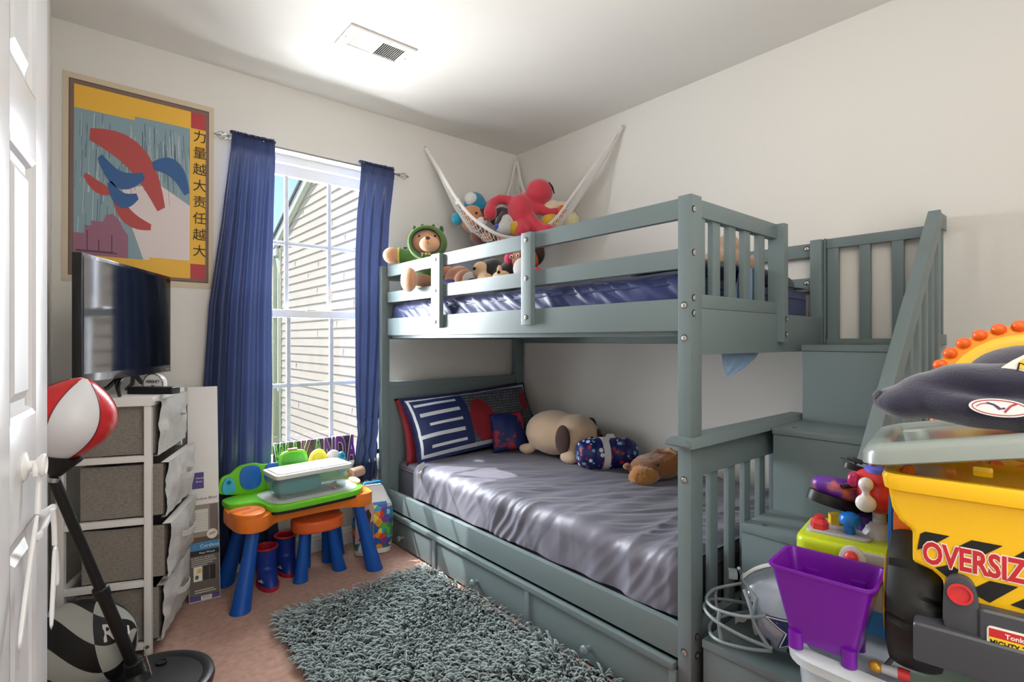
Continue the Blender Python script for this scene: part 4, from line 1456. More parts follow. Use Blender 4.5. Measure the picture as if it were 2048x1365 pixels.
nt.links.new(sp.outputs[0], rp.inputs[0])
nt.links.new(rp.outputs[0], pbn.inputs['Base Color'])
bag_w = mat('bag_white_vinyl', (232, 236, 238), 0.3)
bag_b = mat('bag_blue_trim', (24, 120, 180), 0.35)
bm = NB()
rows = []
nb_ = 26
for i in range(nb_ + 1):
    t = i / nb_
    z = 0.006 + 0.350 * t
    w = 0.205 * (0.90 + 0.12 * sin(pi * min(1, t * 1.2))) * (1 - max(0, t - 0.72) * 1.6)
    d = 0.115 * (0.85 + 0.25 * sin(pi * min(1, t * 1.1))) * (1 - max(0, t - 0.68) * 2.2)
    rows.append([bm.verts.new((x + 0.004 * noise.noise(V((x * 20, y * 20, z * 14))), y + 0.006 * noise.noise(V((x * 15, z * 12, 4))), z)) for x, y in rrect(w, d, min(w, d) * 0.34, 8)])
def bmi(i, j):
    t = i / nb_
    wv = 0.70 + 0.05 * sin(j / 9 * pi)
    return 2 if t > wv + 0.04 else (1 if t > wv else (2 if t < 0.06 else 0))
grid_faces(bm, rows, closed_u=True, mi=bmi)
bm.faces.new(rows[0])
f = bm.faces.new(rows[-1]); f.material_index = 2
obj('bag_body', bm, [m_print, bag_b, bag_w], bag, ang=60)
bm = NB()
tube(bm, [(-0.055, 0.0, 0.352), (-0.04, 0.0, 0.372), (0.04, 0.0, 0.372), (0.055, 0.0, 0.352)], 0.006, 8, flat=2.0)
obj('handle', bm, bag_b, bag)
FB = frame((-0.105, -0.0665, 0.02), (1, 0, 0), (0, -0.03, 1))
ph = NB()
prism(ph, rrect(0.095, 0.20, 0.006, 3, 0.05, 0.16), 0.0012, FB)
pho = obj('photo_panel', ph, mat('photo_blush', (214, 178, 168), 0.45), bag, smooth=False)
for nm, col, pts in (('photo_hair', (62, 42, 36), [(0.045, 0.16), (0.075, 0.15), (0.085, 0.2), (0.07, 0.235), (0.05, 0.22)]),
                     ('photo_skin', (224, 176, 150), [(0.055, 0.17), (0.075, 0.17), (0.078, 0.2), (0.06, 0.205)]),
                     ('photo_jacket', (92, 102, 120), [(0.06, 0.10), (0.096, 0.09), (0.096, 0.17), (0.075, 0.16)]),
                     ('photo_toy', (226, 126, 52), [(0.03, 0.12), (0.05, 0.135), (0.06, 0.12), (0.05, 0.105)]),
                     ('photo_shade', (66, 56, 58), [(0.02, 0.075), (0.09, 0.065), (0.085, 0.10), (0.035, 0.105)])):
    decal(nm, pts, FB @ Matrix.Translation((0, 0, 0.0013)), mat(nm, col, 0.5), pho)
bm = NB()
prism(bm, smooth_poly([(0.012, 0.012), (0.06, 0.006), (0.07, 0.05), (0.03, 0.07)], 2), 0.0016, FB)
tg = obj('white_tag', bm, bag_w, bag, smooth=False)
lettering('0', FB @ Matrix.Translation((0.036, 0.024, 0.0017)), mat('tag_blue', (60, 90, 120), 0.5), tg, size=0.022, ext=0.0002)
bm = NB()
FR_ = frame((0.050, -0.0655, 0.205), (1, 0.25, 0), (0, -0.05, 1))
prism(bm, rrect(0.044, 0.040, 0.009, 4, 0.02, 0.02), 0.0016, FR_)
sq = obj('brand_square', bm, bag_b, bag, smooth=False)
lettering('B', FR_ @ Matrix.Translation((0.010, 0.008, 0.0017)), whi_p, sq, size=0.034, ext=0.0002, off=0.0008)
lettering('M', FR_ @ Matrix.Translation((0.012, 0.044, 0.0010)), whi_p, bag, size=0.026, ext=0.0002, off=0.0006)
# ------------------------------------------------------------------ mattresses and sheets
grey_m = mat('slate_sheet', (112, 111, 124), 0.46, sheen=0.15, bump=(220, 0.04))
navy_m = mat('navy_sheet', (32, 44, 96), 0.38, sheen=0.15, bump=(220, 0.04))
def mattress(name, label, a, b, m):
    root = thing(name, label, 'mattress', ((a[0] + b[0]) / 2, (a[1] + b[1]) / 2, a[2]), room=True)
    bm = NB()
    box(bm, a, b, 0.045, 5)
    obj('body', bm, m, root)
    bm = NB()
    for z in (a[2] + 0.035, b[2] - 0.035):
        tube(bm, [(x, y, z) for x, y in rrect(b[0] - a[0] + 0.002, b[1] - a[1] + 0.002, 0.05, 5, (a[0] + b[0]) / 2, (a[1] + b[1]) / 2)], 0.004, 6, closed=True)
    obj('piping', bm, m, root)
    return root
mattress('mattress', 'dark grey mattress on the lower bunk, bare beside the pillow', (-0.984, -1.945, 0.226), (-0.055, -0.10, 0.436), mat('mattress_grey', (72, 70, 78), 0.6))
um = mattress('mattress', 'navy mattress on the upper bunk behind the guard rails', (-1.012, -1.945, 1.182), (-0.055, -0.10, 1.335), navy_m)
def ridge(p, s, seed):
    n = noise.noise(V((p[0] * s[0], p[1] * s[1], seed)))
    return (1 - abs(n) * 2.2)
sh = thing('bed_sheet', 'wrinkled slate grey sheet spread over the lower bunk', 'bed sheet', (-0.53, -1.1, 0.44), room=True)
bm = NB()
nu, nv = 210, 260
rows = []
wd = V((0.83, -0.56, 0))
wp = V((0.56, 0.83, 0))
L1, RA, L2 = 0.885, 0.045, 0.118        # flat top, rounded edge, hanging side
LA = RA * pi / 2
for j in range(nv + 1):
    y = lerp(-0.30, -1.95, j / nv)
    row = []
    for i in range(nu + 1):
        s = (i / nu) * (L1 + LA + L2)
        fade = max(0.15, min(1, (y + 1.95) / 0.05, (-0.30 - y) / 0.05 + 0.2))
        if s < L1:
            p, n = V((-0.062 - s, y, 0.446)), V((0, 0, 1))
        elif s < L1 + LA:
            a_ = (s - L1) / RA
            n = V((-sin(a_), 0, cos(a_)))
            p = V((-0.062 - L1, y, 0.446 - RA)) + n * RA
        else:
            n = V((-1, 0, 0))
            p = V((-0.062 - L1 - RA, y, 0.446 - RA - (s - L1 - LA)))
        q = V((-s, y, 0))
        a, b = q.dot(wd), q.dot(wp)
        side_ = max(0.0, min(1.0, (s - L1) / LA))
        w1 = ridge((a * 1.6, b * 12), (1, 1), 1.7) * (0.5 + 0.5 * noise.noise(V((a * 1.4, b * 2, 9))))
        w2 = ridge((a * 3 + b * 0.8, b * 26), (1, 1), 5.1) * max(0, noise.noise(V((a * 2, b * 2, 4))) + 0.35)
        w3 = noise.noise(V((s * 4, y * 4, 2.2)))
        w4 = ridge((a * 5, b * 44), (1, 1), 8.8) * max(0, noise.noise(V((a * 3, b * 3, 14))) + 0.2)
        h = 0.016 * w1 + 0.010 * w2 + 0.008 * w3 + 0.005 * w4
        foot_ = max(0, min(1, (-0.9 - y) / 0.7))
        h += foot_ * 0.010 * ridge((s * 1.1 + 0.25 * y, y * 9.5), (1, 1), 7.3)
        h += side_ * 0.008 * (sin(y * 24 + s * 14 + 4 * noise.noise(V((y * 3, s * 3, 3)))) + noise.noise(V((y * 8, s * 6, 6))))
        h = 0.010 + h * (1 - 0.35 * side_)
        h = max(-0.002, min(h, 0.040 - 0.012 * side_))
        row.append(bm.verts.new(p + n * (h * fade)))
    rows.append(row)
grid_faces(bm, rows)
obj('sheet', bm, grey_m, sh, ang=180)
bm = NB()
tube(bm, [(lerp(-0.10, -0.955, t), -0.300 + 0.02 * sin(t * 5) + 0.012 * noise.noise(V((t * 7, 0, 1))), 0.452 + 0.006 * noise.noise(V((t * 9, 2, 1))) - 0.02 * max(0, (t - 0.94) / 0.06)) for t in [i / 40 for i in range(41)]], 0.011, 8, flat=1.6)
obj('rolled_hem', bm, grey_m, sh)
bm = NB()
rows = []
for j in range(221):
    y = lerp(-0.10, -1.945, j / 220)
    row = []
    for i in range(61):
        u = i / 60
        if u < 0.72:
            s = u / 0.72
            p = V((-0.06 - s * 0.935, y, 1.341 + 0.006 * noise.noise(V((s * 5, y * 5, 3)))))
        else:
            t = (u - 0.72) / 0.28
            g = 0.010 * noise.noise(V((y * 16 + t * 3.5, t * 1.5, 5))) + 0.006 * noise.noise(V((y * 40 + t * 6, t * 2, 7))) * max(0, noise.noise(V((y * 3, 0, 2))) + 0.5)
            p = V((-0.998 - 0.017 * sin(min(1, t * 2.2) * pi / 2) - 0.002 + max(-0.007, min(g, 0.008)), y, 1.338 - 0.125 * t))
        row.append(bm.verts.new(p))
    rows.append(row)
grid_faces(bm, rows)
obj('fitted_sheet', bm, navy_m, um, ang=180)
# heaped navy comforter at the stair end of the top bunk
cf = thing('comforter', 'dark navy comforter heaped at the stair end of the upper bunk', 'comforter', (-0.5, -1.72, 1.345), room=True)
me = blob([((-0.76, -1.78, 1.370), (0.22, 0.17, 0.040)), ((-0.40, -1.76, 1.375), (0.25, 0.18, 0.045)), ((-0.20, -1.86, 1.345), (0.10, 0.085, 0.055)), ((-0.26, -1.88, 1.33), (0.17, 0.06, 0.06)), ((-0.60, -1.86, 1.37), (0.30, 0.09, 0.04))], 0.014, 8, 0.012, 14)
for v in me.vertices:
    v.co.y = max(v.co.y, -1.957)
    v.co.x = max(v.co.x, -1.01)
obj('quilt', me, mat('comforter_navy', (22, 28, 58), 0.7, sheen=0.2), cf, ang=180)
# light blue satin cloth trailing under the upper bunk end
cl = thing('satin_cloth', 'light blue satin cloth tip hanging below the upper bunk end board', 'cloth', (-0.68, -1.955, 1.12), room=True)
bm = NB()
rows = []
for j in range(25):
    t = j / 24
    z = lerp(1.385, 1.015, t)
    xa = interp([(0, -0.68), (0.6, -0.755), (0.8, -0.805), (0.92, -0.80), (1, -0.775)], t)
    xb = interp([(0, -0.53), (0.6, -0.52), (0.80, -0.525), (0.90, -0.585), (1, -0.755)], t)
    rows.append([bm.verts.new((lerp(xa, xb, i / 16), -1.9615 + 0.0035 * sin(i * 1.1 + t * 4), z + 0.01 * sin(i * 0.4))) for i in range(17)])
grid_faces(bm, rows)
obj('cloth', bm, mat('pale_blue_satin', (128, 158, 192), 0.3, sheen=0.2), cl, ang=180)

# ------------------------------------------------------------------ pillows
def pillow(bm, w, h, t, M, flange=0.0, mi=None, n=28, sag=0.0, seed=0.0):
    """soft two-sided cushion in local xy, optional flat flange"""
    def pt(u, v, s):
        x, y = (u - 0.5) * w, (v - 0.5) * h
        fu, fv = flange / w, flange / h
        uu = min(1, max(0, (u - fu) / (1 - 2 * fu)))
        vv = min(1, max(0, (v - fv) / (1 - 2 * fv)))
        b = (max(0, 4 * uu * (1 - uu)) * max(0, 4 * vv * (1 - vv))) ** 0.42
        pin = 1 - 0.06 * (4 * u * (1 - u)) * (abs(2 * v - 1) ** 2)
        pin2 = 1 - 0.06 * (4 * v * (1 - v)) * (abs(2 * u - 1) ** 2)
        z = s * (t / 2 * b + 0.0015) + 0.010 * noise.noise(V((u * 4, v * 3, seed + s))) * b + sag * ((2 * u - 1) ** 2)
        z += 0.006 * noise.noise(V((u * 9, v * 9, seed))) * (1 - b)
        return M @ V((x * pin2, y * pin, z))
    for s in (1, -1):
        rows = [[bm.verts.new(pt(i / n, j / n, s)) for i in range(n + 1)] for j in range(n + 1)]
        grid_faces(bm, rows, mi=(lambda i, j: mi(j / n, i / n, s)) if mi else 0)
    bmesh.ops.remove_doubles(bm, verts=bm.verts[:], dist=0.0032)
    return bm
pw_n = mat('pillow_navy', (30, 44, 92), 0.6)
pw_w = mat('pillow_white', (214, 216, 222), 0.6)
pw_r = mat('pillow_red', (146, 36, 46), 0.6)
pw_b = bpy.data.materials.new('pillow_brick_print')
pw_b.use_nodes = True
nt = pw_b.node_tree
tcn = nt.nodes.new('ShaderNodeTexCoord')
mp_ = nt.nodes.new('ShaderNodeMapping')
mp_.inputs['Rotation'].default_value = (R(90), 0, R(0))
bk = nt.nodes.new('ShaderNodeTexBrick')
bk.inputs['Color1'].default_value = rgb((88, 92, 100))
bk.inputs['Color2'].default_value = rgb((112, 116, 124))
bk.inputs['Mortar'].default_value = rgb((36, 36, 42))
bk.inputs['Scale'].default_value = 17
bk.inputs['Mortar Size'].default_value = 0.03
nt.links.new(tcn.outputs['Object'], mp_.inputs[0])
nt.links.new(mp_.outputs[0], bk.inputs['Vector'])
nt.links.new(bk.outputs[0], nt.nodes['Principled BSDF'].inputs['Base Color'])
nt.nodes['Principled BSDF'].inputs['Roughness'].default_value = 0.6
PX = V((0.975, 0.02, 0.045)).normalized()
PY = V((0, 0.17, 0.335)).normalized()
lp = thing('body_pillow', 'long printed pillow with navy and white stripes and grey bricks against the headboard', 'pillow', (-0.54, -0.2, 0.45), room=True)
def lp_mi(u, v, s):
    if min(u, 1 - u) < 0.022 or min(v, 1 - v) < 0.055:
        return 0
    if min(u, 1 - u) < 0.030 or min(v, 1 - v) < 0.085:
        return 1
    if u < 0.34:
        return 1 if (v * 6.3) % 1 < 0.30 and u > 0.07 + 0.04 * sin(int(v * 6.3) * 2.4) else 0
    if u < 0.40:
        return 0
    cx_, cy_ = (u - 0.49) / 0.095, (v - 0.42) / 0.36
    if cx_ * cx_ + cy_ * cy_ < 1 or (0.45 < u < 0.72 and v < 0.20 + 0.25 * (u - 0.45)):
        return 2
    if u > 0.85 and abs(v - 0.55 - (u - 0.85) * 1.5) < 0.13:
        return 2
    return 3
bm = NB()
pillow(bm, 0.955, 0.385, 0.15, frame((-0.527, -0.240, 0.650), PX, PY), 0.022, lp_mi, 72, seed=3)
obj('cushion', bm, [pw_n, pw_w, pw_r, pw_b], lp, ang=180)
bm = NB()
Mt = frame((-0.992, -0.395, 0.405), (1, 0.1, 0.1), (0, 0.1, 1))
prism(bm, [(-0.03, 0.03), (0.02, 0.04), (0.022, 0.075), (-0.026, 0.068)], 0.0008, Mt)
obj('care_tag', bm, pw_w, lp, smooth=False)
bm = NB()
prism(bm, [(-0.035, -0.005), (0.015, 0.002), (0.017, 0.028), (-0.032, 0.022)], 0.0008, Mt)
obj('care_tag', bm, pw_w, lp, smooth=False)
rp_ = thing('red_pillow', 'red pillow showing as a rim behind the long striped pillow', 'pillow', (-0.54, -0.13, 0.45), room=True)
bm = NB()
pillow(bm, 0.93, 0.385, 0.045, frame((-0.532, -0.150, 0.632), V((0.975, 0.0, 0.05)), V((0, 0.10, 0.335))), 0.01, None, 30, seed=8)
obj('cushion', bm, pw_r, rp_, ang=180)
bp2 = thing('throw_pillow', 'small navy pillow with red print leaning on the long striped pillow', 'pillow', (-0.40, -0.37, 0.46), room=True)
pr_m = mat('navy_red_print', (22, 36, 92), 0.6, mottle=(15, (160, 36, 52), 0.03, 0.60))
bm = NB()
pillow(bm, 0.215, 0.24, 0.10, frame((-0.405, -0.395, 0.578), (0.86, -0.42, 0.06), (0.05, 0.40, 0.9)), 0, None, 26, seed=5)
obj('cushion', bm, pr_m, bp2, ang=180)
up_ = thing('propped_pillow', 'pale grey-blue pillow propped at the head of the upper bunk', 'pillow', (-0.66, -0.2, 1.345), room=True)
bm = NB()
pillow(bm, 0.62, 0.34, 0.12, frame((-0.66, -0.185, 1.495), (1, 0, 0), (0, 0.22, 0.9)), 0, None, 26, seed=6)
obj('cushion', bm, mat('pale_grey_blue', (150, 162, 180), 0.6), up_, ang=180)

# ------------------------------------------------------------------ soft toys on the lower bunk
def eye(parent, p, d, r=0.007, m=None, name='eye'):
    bm = NB()
    ell(bm, p, (r, r, r), seg=12, rings=8)
    return obj(name, bm, m or mat('eye_black', (14, 12, 12), 0.1), parent)
pug_m = mat('cream_plush', (214, 184, 152), 0.85, sheen=0.5, bump=(300, 0.15))
brn_m = mat('dark_brown_plush', (66, 34, 24), 0.8, sheen=0.4, bump=(300, 0.15))
pug = thing('plush_dog', 'big cream plush puppy with dark brown ears lying on the lower bunk', 'plush toy', (-0.27, -0.72, 0.455), room=True)
fd = V((0.15, -0.98, 0)).normalized()      # way the head points
sd = V((0.98, 0.15, 0)).normalized()
pc0 = V((-0.265, -0.705, 0.590))
def pq(f, s, z):
    return pc0 + fd * f + sd * s + V((0, 0, z))
ya_w = math.atan2(fd.y, fd.x)
me = blob([(pq(-0.05, 0, 0.005), (0.185, 0.142, 0.128), (0, 0, ya_w)), (pq(0.10, 0, 0.0), (0.130, 0.135, 0.124), (0, 0, ya_w)),
           (pq(0.13, -0.105, -0.098), (0.062, 0.040, 0.034), (0, 0, ya_w)), (pq(0.16, 0.08, -0.10), (0.060, 0.038, 0.032), (0, 0, ya_w)),
           (pq(-0.20, -0.07, -0.10), (0.055, 0.036, 0.030), (0, 0, ya_w))], 0.011, 6)
obj('body', me, pug_m, pug, ang=180)
me = blob([(pq(0.225, 0.015, -0.035), (0.030, 0.052, 0.034), (0, 0, ya_w))], 0.008, 3)
mz = obj('muzzle', me, mat('grey_plush', (150, 138, 132), 0.85, sheen=0.3), pug, ang=180)
bm = NB()
ell(bm, pq(0.254, 0.015, -0.015), (0.010, 0.016, 0.011), (0, 0, ya_w), 14, 8)
obj('nose', bm, mat('eye_black', (14, 12, 12), 0.1), mz)
bm = NB()
ell(bm, pq(0.212, 0.055, 0.010), (0.018, 0.034, 0.038), (0, 0, ya_w + 0.3), 16, 10)
obj('eye_patch', bm, brn_m, pug)
eye(pug, pq(0.232, 0.055, 0.012), fd, 0.008)
eye(pug, pq(0.226, -0.030, 0.010), fd, 0.008)
for s_, dz in ((-1, 0.0), (1, 0.01)):
    bm = NB()
    ell(bm, pq(0.10, s_ * 0.128, -0.005 + dz), (0.050, 0.016, 0.088), (R(-9 * s_), R(12), ya_w), 20, 14)
    obj('ear', bm, brn_m, pug)
# rolled kids sleeping bag
sr_m = bpy.data.materials.new('navy_toy_print')
sr_m.use_nodes = True
nt = sr_m.node_tree
tcn = nt.nodes.new('ShaderNodeTexCoord')
vn = nt.nodes.new('ShaderNodeTexVoronoi')
vn.inputs['Scale'].default_value = 38
rp1 = nt.nodes.new('ShaderNodeValToRGB')
rp1.color_ramp.interpolation = 'CONSTANT'
for k, (p_, c_) in enumerate([(0, (24, 32, 96)), (0.28, (176, 40, 58)), (0.55, (24, 32, 96)), (0.66, (120, 190, 226)), (0.88, (220, 226, 236))]):
    if k > 1:
        rp1.color_ramp.elements.new(p_)
    rp1.color_ramp.elements[k].position = p_
    rp1.color_ramp.elements[k].color = rgb(c_)
sp = nt.nodes.new('ShaderNodeSeparateColor')
nt.links.new(tcn.outputs['Object'], vn.inputs['Vector'])
nt.links.new(vn.outputs['Color'], sp.inputs[0])
gt_ = nt.nodes.new('ShaderNodeMath')
gt_.operation = 'LESS_THAN'
gt_.inputs[1].default_value = 0.42
nt.links.new(vn.outputs['Distance'], gt_.inputs[0])
ml = nt.nodes.new('ShaderNodeMath')
ml.operation = 'MULTIPLY'
nt.links.new(sp.outputs[0], ml.inputs[0])
nt.links.new(gt_.outputs[0], ml.inputs[1])
nt.links.new(ml.outputs[0], rp1.inputs[0])
nt.links.new(rp1.outputs[0], nt.nodes['Principled BSDF'].inputs['Base Color'])
nt.nodes['Principled BSDF'].inputs['Roughness'].default_value = 0.45
sb_ = thing('rolled_blanket', 'rolled navy printed kids blanket tied with a white strap', 'rolled blanket', (-0.27, -1.06, 0.455), room=True)
ra = V((0.84, -0.54, 0.0)).normalized()
rc0 = V((-0.285, -1.055, 0.541))
prf = []
for i in range(31):
    t = i / 30
    prf.append((0.079 * (1 - abs(2 * t - 1) ** 7) ** 0.5 + 0.0005 + 0.003 * sin(t * 40), -0.165 + 0.33 * t))
prf[0] = (0.001, -0.158); prf[-1] = (0.001, 0.158)
bm = NB()
lathe(bm, prf, 36, align(rc0, ra))
obj('roll', bm, sr_m, sb_, ang=80)
st_m = mat('white_strap', (214, 212, 212), 0.7)
bm = NB()
Ms = align(rc0 + ra * -0.02, ra)
lathe(bm, [(0.080, -0.017), (0.0835, -0.017), (0.0835, 0.017), (0.080, 0.017)], 36, Ms, cap=False)
s0 = obj('strap', bm, st_m, sb_)
for k, (a, l) in enumerate(((0.3, 0.07), (-0.5, 0.085))):
    bm = NB()
    c0 = rc0 + ra * -0.02 + V((-0.03, -0.045, 0.068))
    rws = []
    for i in range(9):
        t = i / 8
        p = c0 + V((-0.02 * sin(a), -0.012 * (1 - k), 0)) * t + V((0.02 * sin(a * 3) * t, -0.022 * t, (0.045 * sin(pi * t * 0.8) if k == 0 else -0.075 * t * t)))
        rws.append([bm.verts.new(p + ra * w) for w in (-0.014, 0.014)])
    grid_faces(bm, rws)
    obj('strap_end', bm, st_m, s0)
# brown cow cushion toy
cw_m = mat('caramel_plush', (150, 92, 40), 0.85, sheen=0.6, bump=(260, 0.35))
cow = thing('plush_cow', 'caramel brown plush cushion animal with tan horns beside the bed post', 'plush toy', (-0.29, -1.31, 0.455), room=True)
me = blob([((-0.25, -1.335, 0.518), (0.125, 0.095, 0.062), (0, 0, -0.7)), ((-0.31, -1.325, 0.512), (0.09, 0.085, 0.056), (0, 0, -0.3)), ((-0.205, -1.39, 0.545), (0.07, 0.06, 0.055))], 0.009, 5, 0.006, 60)
obj('body', me, cw_m, cow, ang=180)
me = blob([((-0.395, -1.365, 0.498), (0.038, 0.072, 0.044), (0, 0, 0.85)), ((-0.365, -1.34, 0.50), (0.04, 0.06, 0.048), (0, 0, 0.85))], 0.008, 4, 0.006, 80)
obj('muzzle', me, mat('golden_fur', (190, 128, 62), 0.9, sheen=0.6, bump=(200, 0.5)), cow, ang=180)
me = blob([((-0.375, -1.255, 0.522), (0.035, 0.022, 0.014), (0.2, 0, 0.4))], 0.006, 3)
obj('ear', me, cw_m, cow, ang=180)
me = blob([([(-0.215, -1.36, 0.588), (-0.235, -1.40, 0.606), (-0.23, -1.43, 0.592)], [0.014, 0.012, 0.006]), ([(-0.24, -1.345, 0.590), (-0.275, -1.35, 0.602), (-0.30, -1.345, 0.592)], [0.012, 0.010, 0.006]), ((-0.228, -1.352, 0.592), (0.02, 0.016, 0.010))], 0.005, 3)
obj('horns', me, mat('tan_felt', (196, 152, 118), 0.8), cow, ang=180)
eye(cow, (-0.330, -1.395, 0.548), fd, 0.006)
# ------------------------------------------------------------------ soft toys on the upper bunk
tan_m = mat('tan_plush', (206, 150, 112), 0.85, sheen=0.6, bump=(260, 0.25))
hood_m = mat('green_hoodie', (84, 122, 52), 0.8, sheen=0.3, bump=(200, 0.15))
hood_d = mat('green_hoodie_dark', (52, 80, 34), 0.8, sheen=0.3)
def plush(name, label, cat, loc, parts_, group=None):
    root = thing(name, label, cat, loc, group=group, room=True)
    out = {}
    for nm, mm, ps, vx in parts_:
        out[nm] = obj(nm, blob(ps, vx, 4), mm, root, ang=180)
    return root, out
T = lambda *a: a
td = thing('teddy_bear', 'tan teddy bear in a green hooded top leaning over the upper guard rail', 'teddy bear', (-0.90, -0.33, 1.36), room=True)
hc = V((-0.925, -0.330, 1.660))
look = V((-0.62, -0.78, -0.05)).normalized()
sidev = V((0.78, -0.62, 0)).normalized()
upv = V((0, 0, 1))
def tq(f, s, u):
    return hc + look * f + sidev * s + upv * u
yaw_t = math.atan2(look.y, look.x)
obj('body', blob([((-0.915, -0.330, 1.475), (0.085, 0.095, 0.115)), (tuple(tq(-0.01, 0, 0)), (0.082, 0.092, 0.078), (0, 0, yaw_t)),
                  ([(-0.93, -0.25, 1.565), (-0.975, -0.20, 1.60), (-1.02, -0.165, 1.600)], [0.034, 0.034, 0.036]), ((-1.055, -0.165, 1.600), (0.052, 0.045, 0.047)),
                  ([(-0.93, -0.38, 1.43), (-1.0, -0.40, 1.444), (-1.045, -0.415, 1.444)], [0.036, 0.034, 0.034]), ((-1.093, -0.425, 1.440), (0.036, 0.062, 0.066)),
                  ([(-0.90, -0.42, 1.55), (-0.92, -0.50, 1.50)], [0.034, 0.036]),
                  ([(-0.88, -0.28, 1.41), (-0.93, -0.20, 1.40)], [0.036, 0.036])], 0.010, 5), tan_m, td, ang=180)
obj('muzzle', blob([(tuple(tq(0.072, 0.020, -0.014)), (0.040, 0.056, 0.043), (0, 0, yaw_t))], 0.008, 3), mat('light_tan_plush', (222, 170, 132), 0.85, sheen=0.6), td, ang=180)
bm = NB()
ell(bm, tq(0.106, 0.014, 0.014), (0.009, 0.014, 0.009), (0, 0, yaw_t), 12, 8)
obj('nose', bm, mat('nose_brown', (92, 52, 40), 0.5), td)
bm = NB()
tube(bm, [tq(0.108, 0.014, 0.0), tq(0.112, 0.016, -0.014), tq(0.105, 0.032, -0.026)], 0.0016, 6)
obj('mouth', bm, mat('nose_brown', (92, 52, 40), 0.5), td)
for s_ in (-0.036, 0.05):
    eye(td, tq(0.074, s_, 0.030), look, 0.0065)
# hood: shell open towards the face
bm = NB()
Mh = Matrix((look, sidev, upv)).transposed().to_4x4()
Mh.translation = hc
rows = []
for i in range(25):
    th = lerp(0.30 * pi, pi, i / 24)          # angle from look axis
    row = []
    for j in range(40):
        ph = 2 * pi * j / 40
        p = V((0.098 * cos(th), 0.108 * sin(th) * cos(ph), 0.098 * sin(th) * sin(ph)))
        row.append(bm.verts.new(Mh @ p))
    rows.append(row)
grid_faces(bm, rows, closed_u=True)
tube(bm, [Mh @ V((0.098 * cos(0.30 * pi), 0.110 * sin(0.30 * pi) * cos(2 * pi * j / 40), 0.100 * sin(0.30 * pi) * sin(2 * pi * j / 40))) for j in range(40)], 0.010, 8, closed=True)
hd = obj('hood', bm, hood_m, td, ang=180)
for s_ in (-0.075, -0.03, 0.03, 0.075):
    bm = NB()
    ell(bm, tq(-0.01, s_, 0.092 - 0.35 * abs(s_) ** 1.2), (0.016, 0.012, 0.022), (0, 0, yaw_t), 10, 8)
    obj('hood_spike', bm, hood_d, hd)
obj('hoodie_top', blob([((-0.915, -0.330, 1.500), (0.093, 0.103, 0.095)), ([(-0.93, -0.25, 1.566), (-0.975, -0.20, 1.60), (-1.008, -0.172, 1.600)], [0.042, 0.042, 0.043]), ([(-0.90, -0.42, 1.55), (-0.915, -0.485, 1.51)], [0.042, 0.042])], 0.010, 4), hood_m, td, ang=180)
bm = NB()
tube(bm, [V((-1.010, -0.172, 1.600)) + V((0.62 * 0.044 * cos(a), 0.78 * 0.044 * cos(a), 0.045 * sin(a))) for a in [2 * pi * k / 20 for k in range(20)]], 0.006, 8, closed=True)
obj('cuff', bm, mat('cuff_yellow', (214, 200, 120), 0.8), td)
TM = frame((-1.008, -0.366, 1.562), sidev, upv)
crm = mat('print_cream', (226, 222, 150), 0.6)
tel = mat('print_teal', (22, 112, 132), 0.6)
for s_, x, u, m_ in (('o', 0.0, 0.018, tel), ('y', 0.020, 0.020, crm), ('o', 0.038, 0.022, crm), ('u', 0.056, 0.022, crm), ('T', 0.002, -0.012, crm), ('O', 0.020, -0.012, tel), ('R', 0.040, -0.010, crm), ('O', 0.060, -0.008, tel)):
    lettering(s_, TM @ Matrix.Translation((x, u, 0.004)), m_, td, size=0.026, ext=0.002, off=0.0012)
FX = -0.90
plush('plush_bear', 'brown plush bear lying behind the second guard rail next to the teddy', 'plush toy', (-0.92, -0.62, 1.345),
      [('body', mat('brown_plush', (176, 112, 74), 0.85, sheen=0.5), [((-0.90, -0.60, 1.435), (0.075, 0.085, 0.075)), ((-0.93, -0.70, 1.42), (0.055, 0.06, 0.06))], 0.011),
       ('shirt', mat('navy_cloth', (40, 48, 112), 0.7), [((-0.955, -0.60, 1.395), (0.045, 0.085, 0.045))], 0.010),
       ('trim', mat('coral_cloth', (206, 66, 88), 0.7), [((-0.955, -0.695, 1.385), (0.035, 0.05, 0.030))], 0.009)])
r_, o_ = plush('plush_mouse', 'black and cream plush toy with white mittens between the guard rails', 'plush toy', (-0.90, -0.82, 1.345),
      [('body', mat('black_plush', (26, 24, 26), 0.8, sheen=0.4), [((-0.86, -0.82, 1.45), (0.08, 0.085, 0.075)), ((-0.87, -0.90, 1.42), (0.05, 0.05, 0.05))], 0.011),
       ('face', mat('cream_felt', (226, 190, 152), 0.8), [((-0.925, -0.815, 1.462), (0.035, 0.050, 0.045)), ((-0.94, -0.87, 1.41), (0.03, 0.055, 0.035))], 0.009),
       ('mitten', mat('white_felt', (220, 214, 212), 0.8), [((-0.945, -0.755, 1.42), (0.035, 0.045, 0.042))], 0.009),
       ('skirt', mat('navy_cloth', (40, 48, 112), 0.7), [((-0.965, -0.80, 1.390), (0.03, 0.04, 0.035))], 0.009)])
eye(r_, (-0.962, -0.815, 1.468), None, 0.008)
r_, o_ = plush('plush_puppy', 'small cream plush animal with black body near the middle rail upright', 'plush toy', (-0.90, -1.0, 1.345),
      [('body', mat('black_plush', (26, 24, 26), 0.8, sheen=0.4), [((-0.86, -0.97, 1.43), (0.07, 0.07, 0.07))], 0.011),
       ('muzzle', mat('cream_felt', (226, 190, 152), 0.8), [((-0.935, -0.985, 1.413), (0.035, 0.055, 0.032))], 0.009),
       ('ear', mat('cream_felt', (226, 190, 152), 0.8), [((-0.93, -0.965, 1.445), (0.012, 0.016, 0.030))], 0.006)])
eye(r_, (-0.962, -1.0, 1.432), None, 0.008, name='nose')
